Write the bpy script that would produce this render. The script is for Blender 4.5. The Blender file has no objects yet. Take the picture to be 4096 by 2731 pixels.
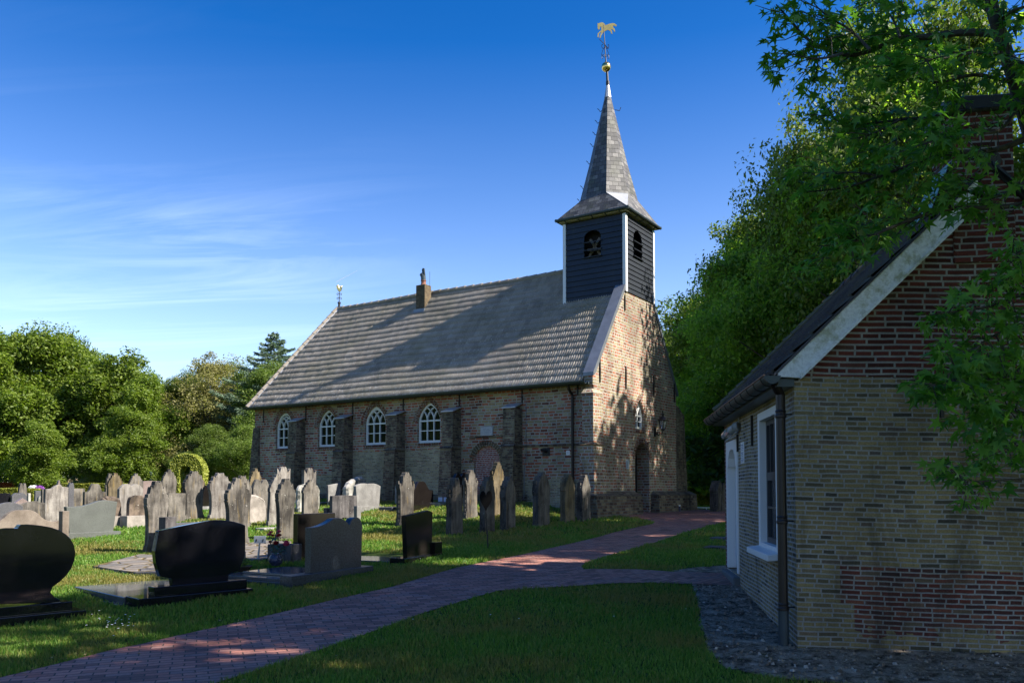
import bpy, bmesh, math, random
import numpy as np
from math import sin, cos, tan, pi, radians, sqrt, atan2
from mathutils import Vector, Matrix, geometry

SC = bpy.context.scene
COL = SC.collection
RNG = random.Random(11)

# ------------------------------------------------------------ camera
F_PX, PITCH, SHIFT_PX, EYE = 3346.0, radians(2.508), 445.0, 1.65
cam_d = bpy.data.cameras.new("camera")
cam_d.sensor_width = 36.0
cam_d.lens = F_PX / 4096 * 36
cam_d.shift_y = SHIFT_PX / 4096
cam_d.clip_end = 6000
cam = bpy.data.objects.new("camera", cam_d)
cam.location = (0, 0, EYE)
cam.rotation_euler = (pi / 2 + PITCH, 0, 0)
COL.objects.link(cam)
SC.camera = cam

# ------------------------------------------------------------ light
SUN_EL, SUN_AZ = radians(42.7), radians(107)        # azimuth clockwise from +Y
sun_d = bpy.data.lights.new("sun", 'SUN')
sun_d.energy = 4.5
sun_d.angle = radians(0.5)
sun_d.color = (1.0, 0.93, 0.82)
sun = bpy.data.objects.new("sun", sun_d)
sv = Vector((sin(SUN_AZ) * cos(SUN_EL), cos(SUN_AZ) * cos(SUN_EL), sin(SUN_EL)))
sun.rotation_euler = sv.to_track_quat('Z', 'Y').to_euler()
sun.location = sv * 60
COL.objects.link(sun)

world = bpy.data.worlds.new("World")
SC.world = world
world.use_nodes = True
wn = world.node_tree
wn.nodes.clear()


def nd(nt, typ, ins=None, **props):
    n = nt.nodes.new(typ)
    for k, v in props.items():
        setattr(n, k, v)
    if ins:
        for k, v in ins.items():
            s = n.inputs[k]
            if isinstance(v, bpy.types.NodeSocket):
                nt.links.new(v, s)
            elif isinstance(v, (tuple, list)) and len(v) == 3 and s.type == 'RGBA':
                s.default_value = (*v, 1)
            else:
                s.default_value = v
    return n


def mth(nt, op, a, b=None, c=None, clamp=False):
    n = nt.nodes.new('ShaderNodeMath')
    n.operation = op
    n.use_clamp = clamp
    for i, v in enumerate((a, b, c)):
        if v is None:
            continue
        if isinstance(v, bpy.types.NodeSocket):
            nt.links.new(v, n.inputs[i])
        else:
            n.inputs[i].default_value = v
    return n.outputs[0]


def ramp(nt, fac, stops, interp='LINEAR'):
    n = nt.nodes.new('ShaderNodeValToRGB')
    n.color_ramp.interpolation = interp
    e = n.color_ramp.elements
    while len(e) < len(stops):
        e.new(0.5)
    for i, (p, c) in enumerate(stops):
        e[i].position = p
        if isinstance(c, (int, float)):
            c = (c, c, c)
        e[i].color = (*c, 1)
    nt.links.new(fac, n.inputs[0])
    return n.outputs[0]


def mix(nt, fac, a, b, mode='MIX'):
    n = nt.nodes.new('ShaderNodeMix')
    n.data_type = 'RGBA'
    n.blend_type = mode
    for s, v in ((n.inputs[0], fac), (n.inputs[6], a), (n.inputs[7], b)):
        if isinstance(v, bpy.types.NodeSocket):
            nt.links.new(v, s)
        elif isinstance(v, (tuple, list)):
            s.default_value = (*v, 1)
        else:
            s.default_value = v
    return n.outputs[2]


def noise(nt, vec, scale, detail=4, rough=0.55, dist=0.0):
    n = nd(nt, 'ShaderNodeTexNoise', {'Scale': scale, 'Detail': detail, 'Roughness': rough, 'Distortion': dist})
    if vec is not None:
        nt.links.new(vec, n.inputs['Vector'])
    return n.outputs['Fac']


def mapping(nt, vec, scale=(1, 1, 1), rot=(0, 0, 0), loc=(0, 0, 0)):
    return nd(nt, 'ShaderNodeMapping', {'Vector': vec, 'Scale': scale, 'Rotation': rot, 'Location': loc}).outputs[0]


# sky: physical sky, a touch more saturated (a polarised blue), with thin cirrus
sky = nd(wn, 'ShaderNodeTexSky', sky_type='NISHITA')
sky.sun_disc = False
sky.sun_elevation = SUN_EL
sky.sun_rotation = SUN_AZ
sky.air_density = 1.0
sky.dust_density = 0.7
sky.ozone_density = 3.0
tc = nd(wn, 'ShaderNodeTexCoord').outputs['Generated']
sep = nd(wn, 'ShaderNodeSeparateXYZ', {'Vector': tc})
sat_ = ramp(wn, sep.outputs[2], [(0.0, 0.33), (0.12, 0.35), (0.48, 0.48)])
val_ = ramp(wn, sep.outputs[2], [(0.0, 0.44), (0.16, 0.71), (0.50, 0.50)])
hsv = nd(wn, 'ShaderNodeHueSaturation', {'Hue': 0.513, 'Saturation': mth(wn, 'MULTIPLY', sat_, 3.0), 'Value': val_, 'Color': sky.outputs[0]}).outputs[0]
zz = mth(wn, 'MAXIMUM', sep.outputs[2], 0.02)
cx_ = mth(wn, 'DIVIDE', sep.outputs[0], mth(wn, 'ADD', zz, 0.12))
cy_ = mth(wn, 'DIVIDE', sep.outputs[1], mth(wn, 'ADD', zz, 0.12))
cv = nd(wn, 'ShaderNodeCombineXYZ', {0: cx_, 1: cy_}).outputs[0]
c1 = noise(wn, mapping(wn, cv, (0.55, 2.4, 1), (0, 0, radians(20)), (3.1, 1.7, 0)), 1.1, 9, 0.62, 1.4)
c2 = noise(wn, mapping(wn, cv, (0.35, 0.5, 1), (0, 0, 0), (0.4, 0.2, 0)), 0.9, 3, 0.5, 0.3)
cl = mth(wn, 'MULTIPLY', ramp(wn, c1, [(0.46, 0), (0.80, 1)]), ramp(wn, c2, [(0.44, 0), (0.66, 1)]))
az = mth(wn, 'DIVIDE', sep.outputs[0], mth(wn, 'MAXIMUM', sep.outputs[1], 0.05))
lm = mth(wn, 'MULTIPLY', mth(wn, 'SMOOTHSTEP' if False else 'SUBTRACT', -0.02, az, clamp=True), 2.6, clamp=True)
el = ramp(wn, sep.outputs[2], [(0.06, 0.15), (0.16, 1), (0.27, 1), (0.42, 0.12)])
clm = mth(wn, 'MULTIPLY', mth(wn, 'MULTIPLY', cl, lm), mth(wn, 'MULTIPLY', el, 0.30))
skyc = mix(wn, clm, hsv, (5.5, 6.1, 7.0))
bg = nd(wn, 'ShaderNodeBackground', {'Color': skyc, 'Strength': 0.142})
wo = nd(wn, 'ShaderNodeOutputWorld', {'Surface': bg.outputs[0]})

SC.view_settings.view_transform = 'Standard'
SC.view_settings.look = 'None'
SC.view_settings.exposure = 1.45
SC.view_settings.gamma = 1.0
SC.render.engine = 'CYCLES'
SC.cycles.max_bounces = 6
SC.cycles.transparent_max_bounces = 8

# ------------------------------------------------------------ terrain height and photo geometry
TH = radians(146.97)
D1 = Vector((cos(TH), sin(TH), 0))           # along the nave, away from the west gable
D2 = Vector((-cos(TH + pi / 2), -sin(TH + pi / 2), 0))   # along the gable, away from the camera
CH = Vector((2.488, 25.0, 0))                # near corner of the church
_ky = np.array([-60, 8, 13.3, 18, 25, 30, 45, 90, 400.])
_kz = np.array([0, .02, .30, .43, .82, .87, .95, 1.0, 1.0])


def _sm(t):
    t = np.clip(t, 0, 1)
    return t * t * (3 - 2 * t)


def gz(x, y):
    x = np.asarray(x, float)
    y = np.asarray(y, float)
    b = sum(np.interp(y + d, _ky, _kz) for d in (-1.5, -.75, 0, .75, 1.5)) / 5
    rx, ry = x - CH.x, y - CH.y
    L = rx * D1.x + ry * D1.y
    s = rx * D2.x + ry * D2.y
    t = np.where(s < 0, -s, 0)
    amp = .40 * np.exp(-(t / 2.6) ** 2) * _sm((L + .1) / 2.4) * _sm((19 - L) / 4) * _sm((9 - s) / 4)
    return b + amp


def G(x, y):
    return float(gz(x, y))


def ray(px, py):
    xc = (px - 2048) / F_PX
    yc = (1365.5 + SHIFT_PX - py) / F_PX
    return Vector((xc, cos(PITCH) - yc * sin(PITCH), sin(PITCH) + yc * cos(PITCH)))


def P(px, py):
    """the ground point seen at a place of the photograph"""
    d = ray(px, py)
    t, step = 2.0, 0.25
    last = t
    while t < 150:
        if EYE + d.z * t <= G(d.x * t, d.y * t):
            break
        last = t
        t += step
    lo, hi = last, t
    for _ in range(30):
        m = (lo + hi) / 2
        if EYE + d.z * m <= G(d.x * m, d.y * m):
            hi = m
        else:
            lo = m
    return Vector((d.x * hi, d.y * hi, G(d.x * hi, d.y * hi)))


def at(px, py, Y):
    """point at distance Y in front of the camera"""
    d = ray(px, py)
    t = Y / d.y
    return Vector((d.x * t, Y, EYE + d.z * t))


def proj(v):
    X, Y, Z = v[0], v[1], v[2] - EYE
    zc = Y * cos(PITCH) + Z * sin(PITCH)
    yc = -Y * sin(PITCH) + Z * cos(PITCH)
    return 2048 + F_PX * X / zc, 1365.5 + SHIFT_PX - F_PX * yc / zc


def zat(x, y, py):
    """height of the vertical through x, y at row py"""
    lo, hi = -3, 60
    for _ in range(50):
        m = (lo + hi) / 2
        if proj((x, y, m))[1] > py:
            lo = m
        else:
            hi = m
    return lo


# ------------------------------------------------------------ object helpers
def tag(o, label=None, cat=None, group=None, kind=None):
    if label:
        o['label'] = label
    if cat:
        o['category'] = cat
    if group:
        o['group'] = group
    if kind:
        o['kind'] = kind
    return o


def empty(name, loc, rz=0, label=None, cat=None, group=None):
    o = bpy.data.objects.new(name, None)
    o.empty_display_size = 0.2
    o.location = loc
    o.rotation_euler = (0, 0, rz)
    COL.objects.link(o)
    return tag(o, label, cat, group)


def autouv(me):
    """uv in metres: along the horizontal tangent and up the face"""
    if not me.polygons:
        return
    uv = me.uv_layers.new(name="UVMap")
    n = len(me.loops)
    co = np.empty(len(me.vertices) * 3)
    me.vertices.foreach_get('co', co)
    co = co.reshape(-1, 3)
    vi = np.empty(n, int)
    me.loops.foreach_get('vertex_index', vi)
    nm = np.empty(len(me.polygons) * 3)
    me.polygons.foreach_get('normal', nm)
    nm = nm.reshape(-1, 3)
    tot = np.empty(len(me.polygons), int)
    me.polygons.foreach_get('loop_total', tot)
    nl = np.repeat(nm, tot, axis=0)
    p = co[vi]
    h = np.hypot(nl[:, 0], nl[:, 1])
    flat = np.abs(nl[:, 2]) > 0.92
    hh = np.where(h < 1e-6, 1, h)
    tx, ty = -nl[:, 1] / hh, nl[:, 0] / hh
    u = np.where(flat, p[:, 0], p[:, 0] * tx + p[:, 1] * ty)
    sl = np.where(np.abs(nl[:, 2]) > 0.3, np.hypot(1, nl[:, 2] / np.maximum(h, .3)), 1.0)
    v = np.where(flat, p[:, 1], p[:, 2] * sl)
    out = np.stack([u, v], 1).ravel()
    uv.data.foreach_set('uv', out)


class MB:
    def __init__(self):
        self.v, self.f, self.m = [], [], []
        self.cur = 0

    def add(self, vs, fs):
        b = len(self.v)
        self.v += [tuple(q) for q in vs]
        for q in fs:
            self.f.append(tuple(b + i for i in q))
            self.m.append(self.cur)
        return self

    def box(self, x0, x1, y0, y1, z0, z1, M=None):
        vs = [Vector((x, y, z)) for z in (z0, z1) for x, y in ((x0, y0), (x1, y0), (x1, y1), (x0, y1))]
        if M is not None:
            vs = [M @ q for q in vs]
        return self.add(vs, [(3, 2, 1, 0), (4, 5, 6, 7), (0, 1, 5, 4), (1, 2, 6, 5), (2, 3, 7, 6), (3, 0, 4, 7)])

    def cbox(self, L0, L1, s0, s1, z0, z1):
        """box in church coordinates L, s, z"""
        return self.box(L0, L1, -s1, -s0, z0, z1)

    def hexa(self, pts):
        """8 points: bottom 4 then top 4, same order"""
        return self.add(pts, [(3, 2, 1, 0), (4, 5, 6, 7), (0, 1, 5, 4), (1, 2, 6, 5), (2, 3, 7, 6), (3, 0, 4, 7)])

    def prism(self, poly, a, b, M=None):
        """polygon in (x, z) extruded along y from a to b"""
        n = len(poly)
        vs = [Vector((x, a, z)) for x, z in poly] + [Vector((x, b, z)) for x, z in poly]
        if M is not None:
            vs = [M @ q for q in vs]
        fs = [tuple(range(n)), tuple(range(2 * n - 1, n - 1, -1))]
        fs += [(i, i + n, (i + 1) % n + n, (i + 1) % n) for i in range(n)]
        return self.add(vs, fs)

    def tube(self, pts, r, n=8, caps=True):
        """round tube along points; r is a number or a list"""
        pts = [Vector(q) for q in pts]
        if not isinstance(r, (list, tuple)):
            r = [r] * len(pts)
        vs, fs = [], []
        prev = None
        for i, q in enumerate(pts):
            d = (pts[min(i + 1, len(pts) - 1)] - pts[max(i - 1, 0)])
            if d.length < 1e-9:
                d = Vector((0, 0, 1))
            d.normalize()
            if prev is None:
                a = d.orthogonal().normalized()
            else:
                a = (prev - d * prev.dot(d))
                if a.length < 1e-6:
                    a = d.orthogonal()
                a.normalize()
            prev = a
            b = d.cross(a)
            for k in range(n):
                t = 2 * pi * k / n
                vs.append(q + (a * cos(t) + b * sin(t)) * r[i])
        for i in range(len(pts) - 1):
            for k in range(n):
                fs.append((i * n + k, i * n + (k + 1) % n, (i + 1) * n + (k + 1) % n, (i + 1) * n + k))
        if caps:
            fs.append(tuple(range(n - 1, -1, -1)))
            fs.append(tuple((len(pts) - 1) * n + k for k in range(n)))
        return self.add(vs, fs)

    def lathe(self, prof, n=20, c=(0, 0, 0)):
        """profile (r, z) turned about z"""
        vs, fs = [], []
        for r, z in prof:
            for k in range(n):
                t = 2 * pi * k / n
                vs.append((c[0] + r * cos(t), c[1] + r * sin(t), c[2] + z))
        for i in range(len(prof) - 1):
            for k in range(n):
                fs.append((i * n + k, i * n + (k + 1) % n, (i + 1) * n + (k + 1) % n, (i + 1) * n + k))
        fs.append(tuple(range(n - 1, -1, -1)))
        fs.append(tuple((len(prof) - 1) * n + k for k in range(n)))
        return self.add(vs, fs)

    def build(self, name, mats, parent=None, smooth=False, bevel=0, fix=True, uv=True):
        me = bpy.data.meshes.new(name)
        me.from_pydata(self.v, [], self.f)
        if not isinstance(mats, (list, tuple)):
            mats = [mats]
        for m_ in mats:
            me.materials.append(m_)
        if len(mats) > 1:
            me.polygons.foreach_set('material_index', self.m)
        if fix or bevel:
            bm = bmesh.new()
            bm.from_mesh(me)
            if fix:
                bmesh.ops.recalc_face_normals(bm, faces=bm.faces)
            if bevel:
                es = [e for e in bm.edges if len(e.link_faces) == 2 and e.calc_face_angle(0) > 0.6]
                bmesh.ops.bevel(bm, geom=es, offset=bevel, segments=1, affect='EDGES', clamp_overlap=True)
            bm.to_mesh(me)
            bm.free()
        if uv:
            autouv(me)
        if smooth:
            me.polygons.foreach_set('use_smooth', [True] * len(me.polygons))
        me.update()
        o = bpy.data.objects.new(name, me)
        COL.objects.link(o)
        if parent:
            o.parent = parent
        return o


def raw_mesh(name, verts, faces_flat, nper, mat, smooth=False, parent=None, uv=None):
    """fast mesh from numpy arrays, every face with nper corners"""
    me = bpy.data.meshes.new(name)
    nf = len(faces_flat) // nper
    me.vertices.add(len(verts))
    me.vertices.foreach_set('co', np.asarray(verts, np.float32).ravel())
    me.loops.add(len(faces_flat))
    me.loops.foreach_set('vertex_index', np.asarray(faces_flat, np.int32))
    me.polygons.add(nf)
    me.polygons.foreach_set('loop_start', np.arange(0, nf * nper, nper, dtype=np.int32))
    me.polygons.foreach_set('loop_total', np.full(nf, nper, np.int32))
    if smooth:
        me.polygons.foreach_set('use_smooth', np.ones(nf, bool))
    me.materials.append(mat)
    if uv is not None:
        l = me.uv_layers.new(name="UVMap")
        l.data.foreach_set('uv', np.asarray(uv, np.float32).ravel())
    me.update()
    me.validate()
    o = bpy.data.objects.new(name, me)
    COL.objects.link(o)
    if parent:
        o.parent = parent
    return o


def text_part(name, body, size, mat, parent, loc, rot, ext=0.002, align='CENTER'):
    cu = bpy.data.curves.new(name, 'FONT')
    cu.body = body
    cu.size = size
    cu.extrude = ext
    cu.align_x = align
    cu.align_y = 'CENTER'
    cu.materials.append(mat)
    o = bpy.data.objects.new(name, cu)
    COL.objects.link(o)
    bpy.context.view_layer.update()
    me = bpy.data.meshes.new_from_object(o)
    bpy.data.objects.remove(o)
    o = bpy.data.objects.new(name, me)
    COL.objects.link(o)
    o.parent = parent
    o.location = loc
    o.rotation_euler = rot
    return o

# ------------------------------------------------------------ materials
def new_mat(name):
    m = bpy.data.materials.new(name)
    m.use_nodes = True
    nt = m.node_tree
    return m, nt, nt.nodes['Principled BSDF']


def setc(nt, b, col=None, rough=None, metal=None, spec=None):
    for k, v in (('Base Color', col), ('Roughness', rough), ('Metallic', metal), ('Specular IOR Level', spec)):
        if v is None:
            continue
        if isinstance(v, bpy.types.NodeSocket):
            nt.links.new(v, b.inputs[k])
        elif isinstance(v, (tuple, list)):
            b.inputs[k].default_value = (*v, 1)
        else:
            b.inputs[k].default_value = v


def bump(nt, b, h, strength=0.3, dist=0.01):
    n = nd(nt, 'ShaderNodeBump', {'Height': h, 'Strength': strength, 'Distance': dist})
    nt.links.new(n.outputs[0], b.inputs['Normal'])


def plain(name, col, rough=0.6, metal=0.0, var=0.12, scale=6.0, bmp=0.0, spec=None):
    m, nt, b = new_mat(name)
    o = nd(nt, 'ShaderNodeTexCoord').outputs['Object']
    n = noise(nt, o, scale, 5, 0.6)
    c = mix(nt, n, tuple(x * (1 - var * 1.6) for x in col), tuple(min(1, x * (1 + var * 1.6)) for x in col))
    setc(nt, b, c, rough, metal, spec)
    if bmp:
        bump(nt, b, noise(nt, o, scale * 6, 4), bmp, 0.01)
    return m


def mul(nt, a, f):
    return mix(nt, 1.0, a, f, 'MULTIPLY')


RAWB = []


def brick_mat(name, bw, bh, mort, stops, mcol, stain=0.0, lime=0.0, dark=(0.5, 1.0), rot=0.0, wob=0.012, second=None, offs=(0, 0), recol=None):
    """brickwork in metres on the UV map. second=(mask builder, bw, bh, mort, stops) lays a second kind of brick where the mask is 1"""
    m, nt, b = new_mat(name)
    tcn = nd(nt, 'ShaderNodeTexCoord')
    uvo = tcn.outputs['UV']
    ob = tcn.outputs['Object']
    dn = nd(nt, 'ShaderNodeTexNoise', {'Vector': uvo, 'Scale': 9.0, 'Detail': 2.0}).outputs['Color']
    dn2 = nd(nt, 'ShaderNodeTexNoise', {'Vector': uvo, 'Scale': 0.8, 'Detail': 1.0}).outputs['Color']

    def layer(bw, bh, mort, stops, ms):
        va = nd(nt, 'ShaderNodeVectorMath', {0: dn, 1: (0.5, 0.5, 0.5)}, operation='SUBTRACT').outputs[0]
        vb = nd(nt, 'ShaderNodeVectorMath', {0: va, 3: ms}, operation='SCALE').outputs[0]
        vc = nd(nt, 'ShaderNodeVectorMath', {0: dn2, 1: (0.5, 0.5, 0.5)}, operation='SUBTRACT').outputs[0]
        vd = nd(nt, 'ShaderNodeVectorMath', {0: vc, 3: 0.05}, operation='SCALE').outputs[0]
        v = nd(nt, 'ShaderNodeVectorMath', {0: uvo, 1: vb}, operation='ADD').outputs[0]
        v = nd(nt, 'ShaderNodeVectorMath', {0: v, 1: vd}, operation='ADD').outputs[0]
        v = mapping(nt, v, (1, 1, 1), (0, 0, rot), (offs[0], offs[1], 0))
        sx = nd(nt, 'ShaderNodeSeparateXYZ', {'Vector': v})
        row = mth(nt, 'FLOOR', mth(nt, 'DIVIDE', sx.outputs[1], bh))
        sh = nd(nt, 'ShaderNodeTexWhiteNoise', {'W': row}, noise_dimensions='1D').outputs['Value']
        alt = mth(nt, 'MULTIPLY', mth(nt, 'PINGPONG', row, 1.0), 0.5 * bw)
        v = nd(nt, 'ShaderNodeCombineXYZ', {0: mth(nt, 'ADD', sx.outputs[0], mth(nt, 'ADD', alt, mth(nt, 'MULTIPLY', sh, bw * 0.45))), 1: sx.outputs[1]}).outputs[0]
        br = nd(nt, 'ShaderNodeTexBrick', {'Vector': v, 'Color1': (0, 0, 0), 'Color2': (1, 1, 1), 'Mortar': (0, 0, 0), 'Scale': 1.0,
                                           'Mortar Size': mort, 'Mortar Smooth': 0.35, 'Bias': 0.0, 'Brick Width': bw, 'Row Height': bh})
        br.offset = 0.0
        br.squash = 0.62
        br.squash_frequency = 3
        RAWB.insert(0, br.outputs['Color'])
        col = ramp(nt, br.outputs['Color'], stops, 'LINEAR')
        return col, br.outputs['Fac']
    col, fac = layer(bw, bh, mort, stops, wob * 2)
    if recol:
        rc = ramp(nt, RAWB[0], recol[1], 'LINEAR')
        col = mix(nt, recol[0](nt, uvo), col, rc)
    if second:
        msk, bw2, bh2, mo2, st2 = second
        k = msk(nt, uvo)
        col2, fac2 = layer(bw2, bh2, mo2, st2, wob)
        col = mix(nt, k, col, col2)
        fac = mix(nt, k, fac, fac2)
    n1 = noise(nt, uvo, 55, 4, 0.7)
    col = mul(nt, col, ramp(nt, n1, [(0.25, 0.62), (0.75, 1.3)]))
    if lime:
        l = ramp(nt, noise(nt, uvo, 14, 6, 0.75), [(0.60 - 0.1 * lime, 0), (0.70, lime)])
        col = mix(nt, l, col, tuple(x * 0.95 for x in mcol))
    mc = mul(nt, nd(nt, 'ShaderNodeRGB').outputs[0] if False else mix(nt, noise(nt, uvo, 3, 4), mcol, tuple(x * 0.6 for x in mcol)), ramp(nt, n1, [(0.2, 0.75), (0.8, 1.15)]))
    col = mix(nt, fac, col, mc)
    big = noise(nt, mapping(nt, uvo, (1, 0.55, 1)), 0.9, 6, 0.65, 0.4)
    col = mul(nt, col, ramp(nt, big, [(0.3, dark[0]), (0.62, dark[1])]))
    if stain:
        st = ramp(nt, noise(nt, mapping(nt, ob, (1.6, 1.6, 0.45)), 1.3, 7, 0.7, 0.6), [(0.60 - 0.28 * stain, 0), (0.72, min(1.0, 0.5 + stain * 0.5))])
        col = mix(nt, st, col, (0.028, 0.024, 0.018))
    setc(nt, b, col, 0.92, spec=0.2)
    h = mth(nt, 'ADD', mth(nt, 'MULTIPLY', mth(nt, 'SUBTRACT', 1.0, fac), 1.0), mth(nt, 'MULTIPLY', n1, 0.8))
    bump(nt, b, h, 0.8, 0.012)
    return m


RED = [(0.0, (0.07, 0.028, 0.02)), (0.18, (0.20, 0.058, 0.035)), (0.36, (0.27, 0.085, 0.045)), (0.5, (0.15, 0.085, 0.05)), (0.64, (0.23, 0.17, 0.085)), (0.8, (0.17, 0.14, 0.085)), (1.0, (0.27, 0.22, 0.13))]
YEL = [(0.0, (0.12, 0.10, 0.06)), (0.3, (0.21, 0.17, 0.09)), (0.6, (0.27, 0.23, 0.13)), (0.85, (0.23, 0.20, 0.12)), (1.0, (0.15, 0.085, 0.05))]
DRK = [(0.0, (0.04, 0.03, 0.024)), (0.3, (0.09, 0.05, 0.035)), (0.6, (0.13, 0.10, 0.06)), (1.0, (0.19, 0.155, 0.095))]
NEWRED = [(0.0, (0.16, 0.04, 0.025)), (0.5, (0.27, 0.065, 0.04)), (1.0, (0.20, 0.06, 0.04))]
MORT = (0.50, 0.47, 0.41)
RED, YEL, DRK, NEWRED = [[(p_, tuple(min(1, x * k_) for x in c_)) for p_, c_ in l_] for l_, k_ in ((RED, 1.65), (YEL, 1.6), (DRK, 1.5), (NEWRED, 1.3))]


def side_mask(nt, uvo):
    """small yellow bricks of the repaired lower wall: right ends at L 0.5..2.4 low, and L 5.2..11 up to the sills"""
    s = nd(nt, 'ShaderNodeSeparateXYZ', {'Vector': uvo})
    w = mth(nt, 'MULTIPLY', mth(nt, 'SUBTRACT', noise(nt, uvo, 1.7, 3), 0.5), 0.9)
    L = mth(nt, 'ADD', mth(nt, 'ABSOLUTE', s.outputs[0]), mth(nt, 'MULTIPLY', w, 0.8))
    z = mth(nt, 'ADD', s.outputs[1], mth(nt, 'MULTIPLY', w, 0.25))
    a = mth(nt, 'MULTIPLY', mth(nt, 'MULTIPLY', mth(nt, 'GREATER_THAN', L, 4.95), mth(nt, 'LESS_THAN', L, 10.7)), mth(nt, 'LESS_THAN', z, 3.0))
    c = mth(nt, 'MULTIPLY', mth(nt, 'LESS_THAN', L, 2.7), mth(nt, 'LESS_THAN', z, 1.95))
    d = mth(nt, 'MULTIPLY', mth(nt, 'MULTIPLY', mth(nt, 'GREATER_THAN', L, 10.6), mth(nt, 'LESS_THAN', L, 11.9)), mth(nt, 'LESS_THAN', z, 2.2))
    return mth(nt, 'MAXIMUM', mth(nt, 'MAXIMUM', a, c), d)


M = {}
M['church_brick'] = brick_mat('church_brick', 0.27, 0.093, 0.018, RED, MORT, stain=0.06, lime=0.5, dark=(0.62, 1.12), wob=0.013,
                              second=(side_mask, 0.17, 0.052, 0.008, YEL))
GRED = [(p_, tuple(.72 * x + .28 * y for x, y in zip(c_, (.20, .165, .10)))) for p_, c_ in RED]
M['gable_brick'] = brick_mat('gable_brick', 0.24, 0.094, 0.018, GRED, MORT, stain=0.18, lime=0.6, dark=(0.6, 1.15), wob=0.015)
M['buttress_brick'] = brick_mat('buttress_brick', 0.19, 0.056, 0.008, DRK, (0.26, 0.25, 0.21), stain=0.55, lime=0.1, dark=(0.6, 1.2), wob=0.008)
M['plinth_brick'] = brick_mat('plinth_brick', 0.26, 0.09, 0.014, DRK, (0.22, 0.21, 0.18), stain=0.35, lime=0.3, wob=0.014)
M['fill_brick'] = brick_mat('fill_brick', 0.21, 0.062, 0.013, NEWRED, (0.50, 0.45, 0.41), stain=0.0, lime=0.9, dark=(0.8, 1.1), wob=0.006)
M['arch_brick'] = brick_mat('arch_brick', 0.30, 0.09, 0.012, [(0, (0.10, 0.04, 0.03)), (0.5, (0.22, 0.07, 0.04)), (1, (0.17, 0.11, 0.06))], MORT, wob=0.006)
M['chimney_brick'] = brick_mat('chimney_brick', 0.16, 0.05, 0.008, [(0, (0.10, 0.07, 0.04)), (0.5, (0.15, 0.10, 0.055)), (1, (0.21, 0.16, 0.09))], (0.2, 0.18, 0.14), stain=0.25)


def cot_mask(nt, uvo):
    """red brick: the upper gable, and the repaired patch low on the right"""
    s = nd(nt, 'ShaderNodeSeparateXYZ', {'Vector': uvo})
    u, z = s.outputs[0], s.outputs[1]
    w = mth(nt, 'MULTIPLY', mth(nt, 'SUBTRACT', noise(nt, uvo, 6, 2), 0.5), 0.10)
    return mth(nt, 'GREATER_THAN', mth(nt, 'ADD', z, mth(nt, 'MULTIPLY', u, 0.028)), 2.80)


def cot_patch(nt, uvo):
    s = nd(nt, 'ShaderNodeSeparateXYZ', {'Vector': uvo})
    u, z = mth(nt, 'ABSOLUTE', s.outputs[0]), s.outputs[1]
    w = mth(nt, 'MULTIPLY', mth(nt, 'SUBTRACT', noise(nt, uvo, 6, 2), 0.5), 0.22)
    lo = mth(nt, 'MULTIPLY', mth(nt, 'LESS_THAN', mth(nt, 'ADD', z, mth(nt, 'MULTIPLY', u, 0.028)), 0.90),
             mth(nt, 'GREATER_THAN', mth(nt, 'ADD', u, mth(nt, 'MULTIPLY', mth(nt, 'LESS_THAN', z, 0.52), -0.13)), 0.42))
    lo = mth(nt, 'MULTIPLY', lo, mth(nt, 'GREATER_THAN', z, mth(nt, 'ADD', 0.22, mth(nt, 'MULTIPLY', w, 3.0))))
    return lo


CY = [(0.0, (0.07, 0.06, 0.042)), (0.15, (0.19, 0.155, 0.078)), (0.45, (0.27, 0.22, 0.115)), (0.7, (0.22, 0.175, 0.10)), (0.9, (0.25, 0.21, 0.13)), (1.0, (0.13, 0.085, 0.06))]
CR2 = [(0.0, (0.05, 0.03, 0.028)), (0.35, (0.17, 0.045, 0.03)), (0.6, (0.10, 0.05, 0.04)), (0.8, (0.25, 0.085, 0.05)), (1.0, (0.17, 0.13, 0.08))]
CY = [(0.0, (0.06, 0.055, 0.04)), (0.14, (0.17, 0.135, 0.07)), (0.38, (0.34, 0.26, 0.115)), (0.6, (0.23, 0.175, 0.085)), (0.8, (0.31, 0.25, 0.13)), (0.95, (0.20, 0.14, 0.085)), (1.0, (0.10, 0.09, 0.075))]
CR = [(0.0, (0.06, 0.022, 0.018)), (0.4, (0.12, 0.034, 0.026)), (0.8, (0.17, 0.046, 0.034)), (1.0, (0.10, 0.06, 0.045))]
M['cottage_brick'] = brick_mat('cottage_brick', 0.19, 0.048, 0.009, CY, (0.43, 0.415, 0.38), stain=0.30, lime=0.2, dark=(0.5, 1.15), rot=radians(1.6), wob=0.006,
                               second=(cot_mask, 0.27, 0.059, 0.0125, CR), recol=(cot_patch, CR2))
M['cottage_side'] = brick_mat('cottage_side', 0.19, 0.048, 0.0105, CY, (0.50, 0.48, 0.45), stain=0.12, lime=0.3, dark=(0.7, 1.15), wob=0.007)
M['cottage_red'] = brick_mat('cottage_red', 0.235, 0.064, 0.011, CR, (0.38, 0.36, 0.33), wob=0.006)

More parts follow.
